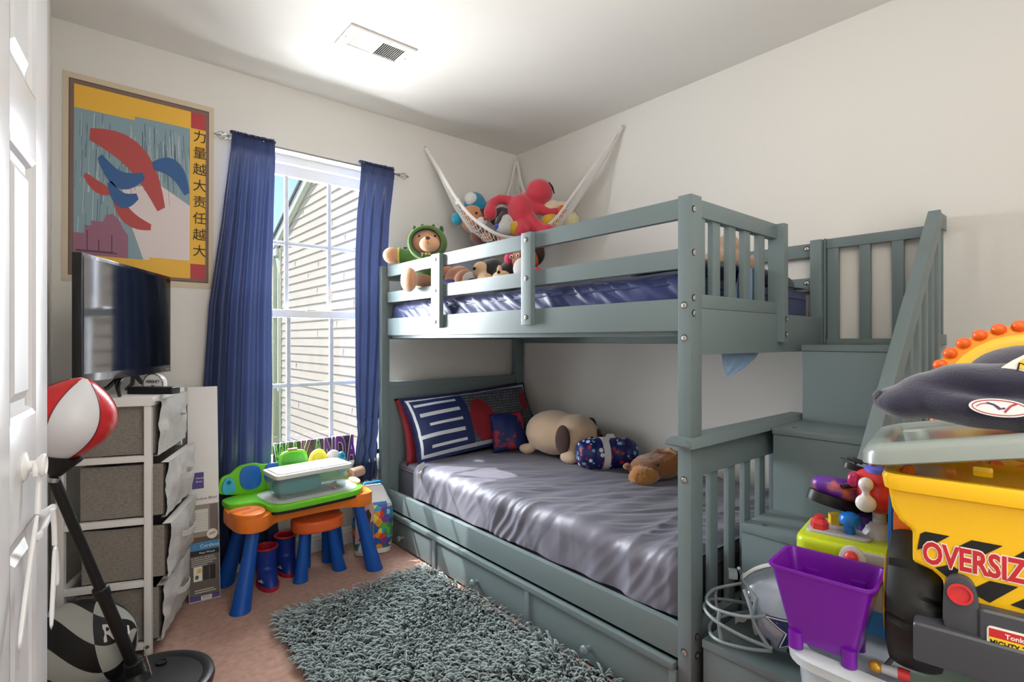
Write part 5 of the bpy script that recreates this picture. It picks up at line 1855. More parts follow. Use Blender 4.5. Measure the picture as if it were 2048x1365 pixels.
r_, o_ = plush('rag_doll', 'brown faced rag doll with pink top behind the middle rail upright', 'doll', (-0.88, -1.10, 1.345),
      [('head', mat('brown_felt', (158, 88, 52), 0.75), [((-0.86, -1.065, 1.495), (0.055, 0.075, 0.068))], 0.010),
       ('hair', mat('dark_hair', (48, 30, 24), 0.9), [((-0.835, -1.075, 1.515), (0.05, 0.075, 0.06))], 0.010),
       ('sleeve', mat('white_felt', (220, 214, 212), 0.8), [((-0.93, -1.13, 1.44), (0.035, 0.06, 0.05))], 0.010),
       ('top', mat('pink_cloth', (206, 48, 92), 0.7), [((-0.93, -1.19, 1.40), (0.04, 0.07, 0.04)), ((-0.88, -0.985, 1.50), (0.03, 0.035, 0.04))], 0.010)])
for dy in (-0.02, 0.025):
    bm = NB()
    ell(bm, (-0.914, -1.055 + dy, 1.503), (0.003, 0.011, 0.009), seg=12, rings=8)
    e0 = obj('eye_white', bm, mat('white_felt', (220, 214, 212), 0.8), r_)
    bm = NB()
    ell(bm, (-0.916, -1.055 + dy, 1.502), (0.003, 0.006, 0.0065), seg=10, rings=6)
    obj('pupil', bm, mat('eye_black', (14, 12, 12), 0.1), e0)
bun_m = mat('shaggy_beige', (196, 158, 128), 0.95, sheen=0.7, bump=(160, 0.8))
r_, o_ = plush('plush_bunny', 'shaggy beige plush bunny on the comforter behind the end slats', 'plush toy', (-0.36, -1.74, 1.40),
      [('body', bun_m, [((-0.34, -1.72, 1.455), (0.095, 0.085, 0.060)), ((-0.33, -1.73, 1.515), (0.060, 0.058, 0.052)), ((-0.24, -1.79, 1.44), (0.055, 0.05, 0.045))], 0.011)])
for v in o_['body'].data.vertices:
    v.co += v.normal * 0.010 * noise.noise(v.co * 55)
for s_ in (-1, 1):
    bm = NB()
    ell(bm, (-0.33 + 0.035 * s_ - 0.02, -1.72 - 0.01 * s_, 1.585), (0.022, 0.014, 0.055), (0.1, 0.35 * s_, 0), 14, 10)
    obj('ear', bm, bun_m, r_)

# ------------------------------------------------------------------ toy net slung across the corner
net = thing('toy_hammock', 'white mesh toy hammock hung across the ceiling corner above the upper bunk', 'toy hammock', (-0.3, -0.35, 1.7), room=True)
A_, K_, B_ = V((-0.748, -0.012, 2.311)), V((-0.022, -0.022, 2.385)), V((-0.012, -0.941, 2.345))
front = [A_, V((-0.718, -0.13, 2.145)), V((-0.690, -0.235, 1.99)), V((-0.652, -0.332, 1.863)), V((-0.603, -0.416, 1.784)), V((-0.54, -0.470, 1.735)), V((-0.456, -0.510, 1.722)), V((-0.365, -0.548, 1.742)), V((-0.29, -0.592, 1.790)), V((-0.240, -0.645, 1.853)), V((-0.205, -0.708, 1.94)), V((-0.114, -0.800, 2.118)), B_]
backc = [A_, V((-0.64, -0.05, 2.13)), V((-0.50, -0.06, 1.97)), V((-0.34, -0.06, 1.93)), V((-0.19, -0.055, 2.02)), V((-0.09, -0.04, 2.19)), K_, V((-0.04, -0.10, 2.20)), V((-0.05, -0.22, 2.03)), V((-0.055, -0.38, 1.935)), V((-0.055, -0.55, 1.96)), V((-0.045, -0.75, 2.10)), B_]
def crv(pts, t):
    n = len(pts) - 1
    f = min(max(t, 0), 1) * n
    i = min(int(f), n - 1)
    u = f - i
    p0, p1, p2, p3 = pts[max(i - 1, 0)], pts[i], pts[i + 1], pts[min(i + 2, n)]
    return 0.5 * ((2 * p1) + (p2 - p0) * u + (2 * p0 - 5 * p1 + 4 * p2 - p3) * u * u + (3 * p1 - p0 - 3 * p2 + p3) * u ** 3)
band_m = mat('white_webbing', (226, 224, 220), 0.8)
cord_m = mat('white_cord', (222, 220, 216), 0.8)
bm = NB()
tube(bm, [crv(front, i / 60) for i in range(61)], 0.010, 8, flat=0.35, up=(0, 0, 1))
obj('front_band', bm, band_m, net)
for a, b in ((0, 0.5), (0.5, 1)):
    bm = NB()
    tube(bm, [crv(backc, lerp(a, b, i / 40)) for i in range(41)], 0.012, 8, flat=0.5, up=(0, 0, 1))
    obj('wall_band', bm, band_m, net)
def netp(s, t):
    f, b = crv(front, s), crv(backc, s)
    p = f.lerp(b, t)
    dpt = 0.20 * (sin(pi * min(1, max(0, s))) ** 1.3)
    sag = (4 * t * (1 - t)) ** 0.62
    p.z -= dpt * sag
    if t < 0.5:
        p += V((-0.035, -0.035, 0)) * sin(pi * s) * (4 * t * (0.5 - t)) * 4
    p.x = min(p.x, -0.012)
    p.y = min(p.y, -0.012)
    return p
bm = NB()
NS, NT = 40, 18
def strand(p, q):
    d = (q - p)
    if d.length < 1e-5:
        return
    tube(bm, [p, q], 0.0019, 4, cap=False)
for i in range(NS):
    for j in range(NT):
        if (i + j) % 2:
            continue
        p = netp(i / NS, j / NT)
        for dj in (-1, 1):
            if 0 <= j + dj <= NT:
                strand(p, netp((i + 1) / NS, (j + dj) / NT))
    for j in range(NT + 1):
        if (i + j) % 2 and 0 <= j <= NT:
            p = netp(i / NS, j / NT)
            for dj in (-1, 1):
                if 0 <= j + dj <= NT:
                    strand(p, netp((i + 1) / NS, (j + dj) / NT))
nto = obj('netting', bm, cord_m, net, smooth=False, recalc=False)
for p, d in ((A_, V((0, 1, 0))), (K_, V((0.7, 0.7, 0))), (B_, V((1, 0, 0)))):
    bm = NB()
    tube(bm, [p + V((0, 0, -0.006)), p - d * 0.004 + V((0, 0, 0.012)), p + d * 0.0105 + V((0, 0, 0.012))], 0.0022, 6)
    obj('hook', bm, mat('hook_steel', (180, 178, 172), 0.3, metal=1.0), net)
bm = NB()
Mt = frame((-0.683, -0.262, 1.945), (0.55, -0.83, 0), (0.1, 0, 1))
prism(bm, [(-0.012, -0.018), (0.014, -0.018), (0.014, 0.018), (-0.012, 0.018)], 0.0008, Mt)
obj('sewn_label', bm, mat('label_white', (236, 234, 230), 0.6), net, smooth=False)
# the toys lying in it
mm = lambda n, c: mat('plush_' + n, c, 0.85, sheen=0.5, bump=(240, 0.2))
NETG = 'soft toys in the corner net'
rd = mm('rosered', (196, 52, 70))
r_, o_ = plush('plush_figure', 'large rose red plush toy lying on top of the hammock pile', 'plush toy', (-0.32, -0.48, 1.85),
   [('body', rd, [((-0.355, -0.455, 1.905), (0.085, 0.085, 0.105)), ((-0.262, -0.515, 2.020), (0.085, 0.085, 0.080), (0, 0.5, 0)),
                  ([(-0.40, -0.42, 1.965), (-0.455, -0.375, 1.975), (-0.50, -0.36, 1.945), (-0.515, -0.36, 1.905)], [0.032, 0.030, 0.031, 0.035]), ((-0.518, -0.365, 1.885), (0.042, 0.040, 0.050)),
                  ([(-0.345, -0.50, 1.86), (-0.32, -0.555, 1.80), (-0.305, -0.58, 1.765)], [0.045, 0.042, 0.046]), ((-0.275, -0.60, 1.765), (0.062, 0.055, 0.050)),
                  ([(-0.37, -0.47, 1.84), (-0.40, -0.515, 1.765)], [0.042, 0.044]),
                  ([(-0.29, -0.52, 1.92), (-0.235, -0.58, 1.885), (-0.205, -0.60, 1.893)], [0.032, 0.030, 0.030])], 0.011)], NETG)
bm = NB()
tube(bm, [(-0.262, -0.600, 2.062), (-0.235, -0.600, 2.040), (-0.210, -0.592, 2.005)], [0.003, 0.005, 0.003], 8)
obj('stitched_line', bm, mat('eye_black', (14, 12, 12), 0.1), r_)
r_, o_ = plush('plush_bird', 'teal and white plush toy at the left end of the hammock', 'plush toy', (-0.53, -0.22, 1.95),
   [('body', mm('teal', (22, 124, 156)), [((-0.52, -0.215, 1.965), (0.070, 0.065, 0.075)), ((-0.475, -0.24, 1.935), (0.06, 0.05, 0.05)), ([(-0.50, -0.27, 1.95), (-0.46, -0.30, 1.90)], [0.025, 0.022])], 0.011),
    ('face', mm('white', (216, 216, 214)), [((-0.565, -0.235, 1.985), (0.042, 0.040, 0.042))], 0.009)], NETG)
r_, o_ = plush('plush_dog', 'tan plush dog face against the left side of the hammock net', 'plush toy', (-0.56, -0.25, 1.84),
   [('body', mm('caramel', (196, 132, 92)), [((-0.555, -0.235, 1.865), (0.075, 0.075, 0.085))], 0.011),
    ('muzzle', mm('white', (216, 216, 214)), [((-0.545, -0.320, 1.835), (0.035, 0.035, 0.03))], 0.009),
    ('nose', mm('berry', (176, 52, 62)), [((-0.548, -0.352, 1.845), (0.013, 0.011, 0.010))], 0.004)], NETG)
eye(r_, (-0.578, -0.308, 1.885), None, 0.008)
plush('plush_block', 'small turquoise plush bulging through the left edge of the net', 'plush toy', (-0.655, -0.18, 1.84),
   [('body', mm('turquoise', (30, 150, 176)), [((-0.640, -0.195, 1.862), (0.035, 0.035, 0.04))], 0.008)], NETG)
plush('plush_bear', 'dark brown plush at the bottom of the hammock net', 'plush toy', (-0.50, -0.30, 1.72),
   [('body', mm('chestnut', (112, 58, 40)), [((-0.52, -0.30, 1.752), (0.085, 0.08, 0.055)), ((-0.43, -0.36, 1.728), (0.07, 0.07, 0.045))], 0.011),
    ('belly', mm('caramel', (196, 132, 92)), [((-0.545, -0.362, 1.735), (0.035, 0.035, 0.03)), ((-0.47, -0.42, 1.715), (0.03, 0.03, 0.025))], 0.009)], NETG)
plush('plush_monkey', 'charcoal long armed plush draped over the middle of the hammock pile', 'plush toy', (-0.45, -0.33, 1.88),
   [('body', mm('charcoal', (58, 50, 54)), [([(-0.52, -0.29, 1.91), (-0.48, -0.34, 1.892), (-0.44, -0.375, 1.912), (-0.425, -0.40, 1.90)], [0.022, 0.021, 0.022, 0.024]), ([(-0.43, -0.40, 1.895), (-0.475, -0.41, 1.855), (-0.50, -0.415, 1.81)], [0.021, 0.019, 0.019]), ((-0.44, -0.33, 1.87), (0.05, 0.05, 0.045))], 0.009),
    ('cuff', mm('cobalt', (40, 80, 180)), [((-0.505, -0.418, 1.795), (0.022, 0.022, 0.018))], 0.006)], NETG)
plush('plush_lamb', 'pale grey plush in the middle of the hammock pile', 'plush toy', (-0.43, -0.39, 1.80),
   [('body', mm('palegrey', (196, 196, 194)), [((-0.425, -0.395, 1.835), (0.07, 0.065, 0.05)), ((-0.46, -0.43, 1.790), (0.055, 0.05, 0.045)), ((-0.40, -0.43, 1.79), (0.05, 0.05, 0.05))], 0.010)], NETG)
plush('plush_duck', 'golden yellow plush under the red plush in the hammock', 'plush toy', (-0.33, -0.46, 1.79),
   [('body', mm('golden', (202, 160, 30)), [((-0.415, -0.475, 1.787), (0.045, 0.040, 0.045)), ((-0.215, -0.575, 1.835), (0.075, 0.06, 0.055))], 0.010)], NETG)
plush('plush_cat', 'cream plush behind the red plush at the right end of the hammock', 'plush toy', (-0.17, -0.55, 1.93),
   [('body', mm('cream', (226, 208, 180)), [((-0.185, -0.535, 1.935), (0.07, 0.06, 0.05)), ((-0.125, -0.58, 1.945), (0.04, 0.04, 0.035))], 0.010)], NETG)
plush('plush_starfish', 'orange plush toy at the right end of the hammock front band', 'plush toy', (-0.19, -0.64, 1.90),
   [('body', mm('orange', (226, 92, 40)), [((-0.180, -0.625, 1.905), (0.030, 0.028, 0.032)), ([(-0.19, -0.63, 1.89), (-0.205, -0.645, 1.855)], [0.014, 0.010])], 0.007)], NETG)
r_, o_ = plush('plush_chick', 'fuzzy pale yellow plush pressed in the right corner of the net', 'plush toy', (-0.12, -0.62, 1.86),
   [('body', mm('paleyellow', (216, 206, 158)), [((-0.115, -0.615, 1.850), (0.065, 0.065, 0.065))], 0.010)], NETG)
for v in o_['body'].data.vertices:
    v.co += v.normal * 0.008 * noise.noise(v.co * 60)
plush('plush_dragon', 'lime green plush poking out under the hammock behind the middle rail upright', 'plush toy', (-0.24, -0.52, 1.70),
   [('body', mm('lime', (128, 170, 48)), [((-0.26, -0.50, 1.712), (0.06, 0.035, 0.024), (0, 0.1, -0.7)), ((-0.19, -0.55, 1.722), (0.05, 0.022, 0.012), (0, -0.15, -0.7))], 0.007)], NETG)
# ------------------------------------------------------------------ shag rug
rug = thing('shag_rug', 'grey-green shag rug on the carpet in front of the trundle drawer', 'rug', (-1.5, -1.2, 0), room=True)
RC = [(-1.800, -0.615), (-1.095, -0.600), (-1.068, -1.80), (-1.850, -1.86)]
bm = NB()
prism(bm, RC, 0.012, bev=0.004, z0=0.0005)
obj('backing', bm, mat('rug_backing', (52, 60, 60), 0.9), rug)
def rug_mesh():
    r3 = random.Random(11)
    vs, fs_ = [], []
    cols = []
    N = 8800
    for _ in range(N):
        a, b = r3.random(), r3.random()
        p = V((*RC[0], 0)).lerp(V((*RC[1], 0)), a).lerp(V((*RC[3], 0)).lerp(V((*RC[2], 0)), a), b)
        # edge strands push outwards
        ex = (a - 0.5) * 2
        ey = (0.5 - b) * 2
        ang = R(205) + 1.5 * noise.noise(V((p.x * 3.2, p.y * 3.2, 1))) + r3.gauss(0, 0.55)
        d = V((cos(ang), sin(ang), 0))
        if abs(ex) > 0.93:
            d = (d + V((ex * 0.9, 0, 0))).normalized()
        if abs(ey) > 0.95:
            d = (d + V((0, ey * 0.9, 0))).normalized()
        L = 0.040 + 0.026 * r3.random()
        w = 0.0030 + 0.0014 * r3.random()
        up0 = 0.55 + 0.75 * r3.random()
        lay = 0.35 + 0.5 * r3.random()
        side = V((-d.y, d.x, 0)) * r3.gauss(0, 0.010)
        base = len(vs)
        nseg = 4
        for k in range(nseg + 1):
            t = k / nseg
            q = p + d * (L * lay * (t ** 1.25)) + V((0, 0, 0.010 + L * up0 * 0.75 * (1 - (1 - t) ** 1.7) * (1 - 0.30 * t))) + side * t * t
            if q.x > -1.066:
                q.x = -1.066 - (q.x + 1.066) * 0.2
            ww = w * (1.0 if k < nseg else 0.35)
            s_ = V((-d.y, d.x, 0))
            u_ = V((0, 0, 1))
            vs.append(q + s_ * ww)
            vs.append(q - s_ * ww * 0.6 + u_ * ww * 0.8)
            vs.append(q - s_ * ww * 0.6 - u_ * ww * 0.8)
        for k in range(nseg):
            for c in range(3):
                i0 = base + k * 3 + c
                i1 = base + k * 3 + (c + 1) % 3
                fs_.append((i0, i1, i1 + 3, i0 + 3))
        fs_.append((base + nseg * 3, base + nseg * 3 + 1, base + nseg * 3 + 2))
    me = bpy.data.meshes.new('pile')
    me.from_pydata([tuple(v) for v in vs], [], fs_)
    return me
pl = obj('pile', rug_mesh(), mat('rug_yarn', (146, 160, 160), 0.8, sheen=0.3, mottle=(26, (108, 122, 122), 0.25)), rug, ang=180)
pl['kind'] = 'stuff'
# ------------------------------------------------------------------ stacked clear bins at the right
clr_m = clear_mat('milky_clear', (222, 230, 236), 0.42, 0.25)
lid_m = clear_mat('milky_lid', (226, 232, 236), 0.62, 0.22)
BX0, BX1, BY0, BY1 = -1.425, -0.80, -2.96, -2.402
def big_bin(label, z0, z1, shrink):
    root = thing('storage_bin', label, 'storage bin', ((BX0 + BX1) / 2, (BY0 + BY1) / 2, z0))
    w, d = BX1 - BX0, BY1 - BY0
    bm = NB()
    rows = []
    for ww, dd_, z in ((w - 0.075, d - 0.075, 0.0), (w - 0.067, d - 0.067, 0.006), (w - 0.030, d - 0.030, z1 - z0 - 0.030), (w - 0.036, d - 0.036, z1 - z0 - 0.030), (w - 0.075, d - 0.075, 0.008)):
        rows.append([bm.verts.new((x, y, z)) for x, y in rrect(ww, dd_, 0.05, 6)])
    grid_faces(bm, rows, closed_u=True)
    bm.faces.new(rows[0]); bm.faces.new(rows[-1])
    body = obj('bin_body', bm, clr_m, root)
    bm = NB()
    pr_ = [(-0.020, -0.024), (-0.002, -0.022), (0.0, -0.006), (-0.010, 0.0), (-0.030, 0.002), (-0.042, -0.006), (-0.075, -0.008)]
    rows = [[bm.verts.new((x, y, z1 - z0 - 0.002 + dz)) for x, y in rrect(w + 2 * dr_, d + 2 * dr_, max(0.012, 0.058 + dr_), 6)] for dr_, dz in pr_]
    grid_faces(bm, rows, closed_u=True)
    bm.faces.new(rows[-1])
    obj('bin_lid', bm, lid_m, root)
    bm = NB()
    box(bm, (-w / 2 - 0.004, 0.06, z1 - z0 - 0.07), (-w / 2 + 0.012, 0.16, z1 - z0 - 0.028), 0.006)
    obj('latch', bm, clr_m, root)
    return root
big_bin('clear plastic storage bin at floor level under its twin', 0.0, 0.285, 0)
big_bin('clear plastic storage bin with the purple bin and toy truck on its lid', 0.286, 0.565, 0)
LZ = 0.5655
for nm, lab, c_, s_, col in (('toy_block', 'blue toy block inside the upper clear storage bin', (-1.30, -2.52, 0.36), (0.10, 0.14, 0.12), (70, 150, 200)),
                             ('toy_ball', 'pale green toy ball inside the upper clear storage bin', (-1.17, -2.58, 0.475), (0.075, 0.075, 0.075), (150, 196, 140)),
                             ('toy_brick', 'orange toy brick inside the upper clear storage bin', (-1.33, -2.72, 0.36), (0.08, 0.10, 0.12), (226, 150, 90))):
    t = thing(nm, lab, 'toy', (c_[0], c_[1], c_[2] - s_[2] / 2))
    bm = NB()
    if nm == 'toy_ball':
        ell(bm, (0, 0, s_[2]), (s_[0], s_[0], s_[0]), seg=24, rings=14)
    else:
        box(bm, (-s_[0] / 2, -s_[1] / 2, 0), (s_[0] / 2, s_[1] / 2, s_[2] * 0.85), 0.008)
        for i in (-1, 1):
            for j in (-1, 1):
                lathe(bm, [(0.016, s_[2] * 0.85), (0.016, s_[2] * 0.98), (0.001, s_[2])], 16, Matrix.Translation((i * s_[0] / 4, j * s_[1] / 4, 0)))
    obj('body', bm, mat('toy_%d' % col[0], col, 0.4), t)

# ------------------------------------------------------------------ purple bin
pur = mat('purple_plastic', (112, 18, 156), 0.28, coat=0.2)
pbn_ = thing('purple_bin', 'purple tapered plastic bin standing on the clear storage bin lid', 'bin', (-1.366, -2.464, LZ), R(-84))
bm = NB()
def bin_ring(w, d, z, r):
    return [(x, y, z) for x, y in rrect(w, d, r, 6)]
hh = 0.150
rings_ = [bin_ring(0.100, 0.070, 0.012, 0.012), bin_ring(0.106, 0.075, 0.02, 0.012), bin_ring(0.160, 0.120, hh - 0.004, 0.016), bin_ring(0.170, 0.130, hh - 0.004, 0.02), bin_ring(0.170, 0.130, hh, 0.02), bin_ring(0.158, 0.118, hh, 0.015), bin_ring(0.104, 0.073, 0.022, 0.011)]
rows = [[bm.verts.new(p) for p in rg_] for rg_ in rings_]
grid_faces(bm, rows, closed_u=True)
bm.faces.new(rows[0]); bm.faces.new(rows[-1])
obj('tub', bm, pur, pbn_)
for x in (-0.042, 0.042):
    for y in (-0.034, 0.034):
        bm = NB()
        tube(bm, [(x, y, 0.0), (x, y, 0.03)], 0.0125, 18)
        obj('foot', bm, pur, pbn_)
for x in (-0.035, 0.040):
    bm = NB()
    box(bm, (x - 0.012, 0.046, 0.06), (x + 0.012, 0.052, 0.118), 0.002)
    obj('hook_slot', bm, pur, pbn_)

# ------------------------------------------------------------------ toy workbench with clamp and knobs
lmy = mat('acid_yellow_plastic', (186, 206, 30), 0.32)
gry = mat('light_grey_plastic', (176, 178, 184), 0.35)
redp = mat('red_plastic', (206, 54, 56), 0.32)
blup = mat('bright_blue_plastic', (20, 108, 196), 0.32)
yelp = mat('amber_plastic', (226, 186, 30), 0.35)
wb = thing('toy_workbench', 'yellow-green toy workbench with red clamp behind the purple bin', 'toy workbench', (-1.180, -2.466, LZ), R(-81))
wb.scale = (0.86, 1, 1)
bm = NB()
box(bm, (-0.125, -0.085, 0.0), (0.125, 0.085, 0.075), 0.012, 3)
obj('base', bm, mat('mid_blue_plastic', (60, 140, 200), 0.4), wb)
bm = NB()
prism(bm, rrect(0.250, 0.170, 0.028, 6), 0.085, bev=0.014, seg=4, z0=0.076)
obj('body', bm, lmy, wb, ang=60)
bm = NB()
prism(bm, rrect(0.135, 0.085, 0.016, 5, -0.045, 0.0), 0.006, bev=0.003, z0=0.160)
tpz = obj('top_plate', bm, gry, wb)
bm = NB()
lathe(bm, [(0.020, 0.165), (0.020, 0.178), (0.017, 0.182), (0.014, 0.186), (0.001, 0.187)], 6, Matrix.Translation((-0.085, -0.018, 0)))
lathe(bm, [(0.011, 0.182), (0.011, 0.192), (0.001, 0.193)], 16, Matrix.Translation((-0.085, -0.018, 0)))
obj('hex_nut', bm, redp, wb, ang=25)
bm = NB()
lathe(bm, [(0.018, 0.165), (0.018, 0.185), (0.001, 0.186)], 6, Matrix.Translation((-0.060, 0.038, 0)))
obj('hex_nut', bm, yelp, wb, ang=25)
bm = NB()
lathe(bm, [(0.012, 0.165), (0.012, 0.184), (0.022, 0.187), (0.0235, 0.195), (0.020, 0.203), (0.010, 0.208), (0.001, 0.209)], 24, Matrix.Translation((-0.022, -0.014, 0)))
obj('mushroom_knob', bm, blup, wb)
bm = NB()
lathe(bm, [(0.014, 0.165), (0.014, 0.180), (0.020, 0.184), (0.018, 0.196), (0.001, 0.199)], 24, Matrix.Translation((0.0, 0.03, 0)))
obj('mushroom_knob', bm, mat('indigo_plastic', (70, 40, 120), 0.35), wb)
bm = NB()
prism(bm, rrect(0.125, 0.105, 0.03, 6, 0.040, 0.105), 0.014, Matrix.Rotation(pi / 2, 4, 'X') @ Matrix.Translation((0, 0, 0.080)), bev=0.004)
fpz = obj('front_plate', bm, gry, wb)
bm = NB()
lathe(bm, [(0.026, 0), (0.026, 0.006), (0.020, 0.008), (0.001, 0.008)], 24, align((-0.004, -0.094, 0.142), (0, -1, 0)))
dl = obj('dial', bm, mat('pale_grey_plastic', (206, 206, 208), 0.35), wb)
me = blob([((-0.004, -0.108, 0.148), (0.014, 0.010, 0.014)), ([(-0.002, -0.108, 0.140), (0.008, -0.108, 0.122), (0.026, -0.108, 0.112)], [0.007, 0.008, 0.010])], 0.003, 3)
obj('lever', me, redp, dl, ang=180)
# clamp
bm = NB()
lathe(bm, [(0.034, 0.160), (0.034, 0.168), (0.029, 0.175), (0.027, 0.182), (0.022, 0.186), (0.018, 0.190), (0.001, 0.190)], 28, Matrix.Translation((0.032, 0.02, 0)))
obj('clamp_base', bm, gry, wb)
bm = NB()
prf2 = [(0.0145, 0.185)]
for k in range(4):
    z = 0.19 + k * 0.012
    prf2 += [(0.0145, z), (0.0145, z + 0.009), (0.0135, z + 0.0095), (0.0135, z + 0.0115)]
lathe(bm, prf2 + [(0.0145, 0.24)], 20, Matrix.Translation((0.032, 0.02, 0)))
obj('clamp_post', bm, gry, wb)
me = blob([((0.058, 0.0, 0.250), (0.045, 0.042, 0.042)), ((0.058, 0.0, 0.280), (0.049, 0.042, 0.020)), ((0.060, 0, 0.224), (0.022, 0.022, 0.018))], 0.005, 4)
hdz = obj('clamp_head', me, redp, wb, ang=180)
hdz.location = (-0.028, 0.02, 0)
me = blob([((0.040, -0.050, 0.275), (0.016, 0.013, 0.014)), ((0.040, -0.050, 0.237), (0.022, 0.014, 0.018)), ([(0.040, -0.049, 0.275), (0.040, -0.049, 0.237)], [0.008, 0.008])], 0.003, 3)
obj('crank', me, mat('crank_white', (222, 220, 218), 0.3), hdz, ang=180)
bm = NB()
ell(bm, (0.012, -0.03, 0.277), (0.013, 0.013, 0.016), seg=16, rings=10)
obj('clamp_knob', bm, mat('magenta_plastic', (176, 36, 90), 0.3), hdz)
bm = NB()
lathe(bm, [(0.030, 0.293), (0.030, 0.301), (0.024, 0.305), (0.001, 0.305)], 22, Matrix.Translation((0.060, 0, 0)))
obj('collar', bm, mat('periwinkle_plastic', (84, 96, 206), 0.35), hdz)
bm = NB()
tube(bm, [(0.045, 0, 0.305), (0.050, 0, 0.318), (0.066, 0, 0.320), (0.074, 0, 0.306)], 0.006, 10)
obj('loop', bm, redp, hdz)

# ------------------------------------------------------------------ clog resting on the bench
cgm = mat('clog_print', (96, 44, 150), 0.35, mottle=(26, (236, 130, 50), 0.10, 0.56))
cg = thing('kids_clog', 'purple and orange kids clog with black sole lying on the toy workbench', 'shoe', (-1.15, -2.43, 0.765), room=True)
cdir = V((-0.72, 0.62, 0.30)).normalized()
cside = V((0.62, 0.75, 0.0)).normalized()
cup_ = cdir.cross(cside) * -1
if cup_.z < 0:
    cup_ = -cup_
CM = Matrix((cdir, cside, cup_)).transposed().to_4x4()
CM.translation = V((-1.135, -2.428, 0.757))
bm = NB()
sole = [(-0.075, -0.024), (-0.05, -0.030), (0.0, -0.028), (0.045, -0.036), (0.080, -0.028), (0.095, 0.0), (0.080, 0.030), (0.045, 0.036), (0.0, 0.028), (-0.05, 0.028), (-0.075, 0.022)]
prism(bm, smooth_poly(sole, 2), 0.024, CM, bev=0.006)
obj('sole', bm, blk_p, cg)
me = blob([((0.040, 0, 0.040), (0.054, 0.035, 0.024)), ((0.005, 0, 0.046), (0.045, 0.034, 0.024)), ((-0.05, 0, 0.036), (0.030, 0.030, 0.016))], 0.005, 3)
me.transform(CM)
obj('upper', me, cgm, cg, ang=180)
bm = NB()
tube(bm, [CM @ V(p) for p in ((0.055, -0.036, 0.050), (0.02, -0.038, 0.066), (-0.03, -0.036, 0.066), (-0.075, -0.03, 0.055))], 0.004, 8, flat=2.0)
obj('strap', bm, blk_p, cg)
cg2 = thing('clog_mate', 'black soled clog tucked behind the red clamp of the workbench', 'shoe', (-1.115, -2.50, 0.85), room=True)
bm = NB()
C2 = CM.copy()
C2.translation = V((-1.095, -2.455, 0.835))
prism(bm, smooth_poly(sole, 2), 0.020, C2 @ Matrix.Scale(0.62, 4), bev=0.004)
obj('sole', bm, blk_p, cg2)
bm = NB()
for k in range(3):
    tube(bm, [C2 @ V((0.052 - 0.012 * k, -0.024 + 0.006 * j, 0.016 + 0.004 * k)) for j in range(9)], 0.003, 6)
obj('ridge', bm, blk_p, cg2)

# ------------------------------------------------------------------ orange and blue toy panel wedged by the truck
op = thing('toy_slide', 'upright orange toy slide with blue edge between workbench and truck', 'toy', (-1.292, -2.566, LZ), R(-81))
bm = NB()
prism(bm, smooth_poly([(-0.016, 0.10), (0.020, 0.06), (0.026, 0.30), (0.004, 0.36), (-0.018, 0.30)], 3), 0.030, Matrix.Rotation(pi / 2, 4, 'X') @ Matrix.Translation((0, 0, -0.015)), bev=0.005)
box(bm, (-0.012, -0.014, 0), (0.018, 0.014, 0.12), 0.004)
obj('orange_panel', bm, mat('orange_plastic_bright', (236, 118, 30), 0.35), op, ang=60)
bm = NB()
prism(bm, smooth_poly([(-0.026, 0.02), (-0.014, 0.0), (-0.014, 0.33), (-0.026, 0.30)], 2), 0.020, Matrix.Rotation(pi / 2, 4, 'X') @ Matrix.Translation((0, 0, -0.010)), bev=0.003)
obj('blue_edge', bm, blup, op)

# ------------------------------------------------------------------ big yellow toy dump truck seen from behind
tk = thing('toy_dump_truck', 'big yellow toy dump truck with black tires at the right edge', 'toy truck', (-1.42, -2.565, LZ), R(-80.4))
yel_t = mat('truck_yellow', (238, 186, 16), 0.25, coat=0.2)
cha = mat('truck_chassis', (66, 68, 74), 0.35)
tire = mat('tire_black', (22, 22, 23), 0.5)
# local axes: x along the back of the truck, y forward, z up
def wheel(x0, x1, cy, r, nm='wheel'):
    bm = NB()
    prf_ = []
    n_ = 10
    xs_ = [x0, x0 + 0.004] + [lerp(x0 + 0.010, x1 - 0.010, i / n_) for i in range(n_ + 1)] + [x1 - 0.004, x1]
    rows = []
    seg = 96
    for k, x in enumerate(xs_):
        t = (x - x0) / (x1 - x0)
        rr = r * (1 - 0.10 * abs(2 * t - 1) ** 3)
        if k in (0, len(xs_) - 1):
            rr *= 0.90
        row = []
        for j in range(seg):
            a = 2 * pi * j / seg
            g = 0.0
            if (j % 12) in (0,) and t < 0.62:
                g = 0.010 * (1 - t / 0.62)
            if ((j + 6) % 12) in (0,) and t > 0.45:
                g = 0.010 * (t - 0.45) / 0.55
            q = rr - g
            row.append(bm.verts.new((x, cy + q * cos(a + 0.10 * t), r + q * sin(a + 0.10 * t))))
        rows.append(row)
    grid_faces(bm, rows, closed_u=True)
    bm.faces.new(rows[0]); bm.faces.new(rows[-1])
    w_ = obj(nm, bm, tire, tk, ang=30)
    bm = NB()
    sx = -1 if x0 < 0.1 else 1
    lathe(bm, [(0.070, 0), (0.072, 0.004), (0.058, 0.006), (0.045, 0.0), (0.02, 0.008), (0.001, 0.010)], 28, align((x0 if sx < 0 else x1, cy, r), (sx, 0, 0)))
    obj('hub', bm, yel_t, w_)
WR = 0.1175
wheel(0.000, 0.077, 0.1175, WR)
wheel(0.223, 0.300, 0.1175, WR)
wheel(0.000, 0.077, 0.40, WR)
wheel(0.223, 0.300, 0.40, WR)
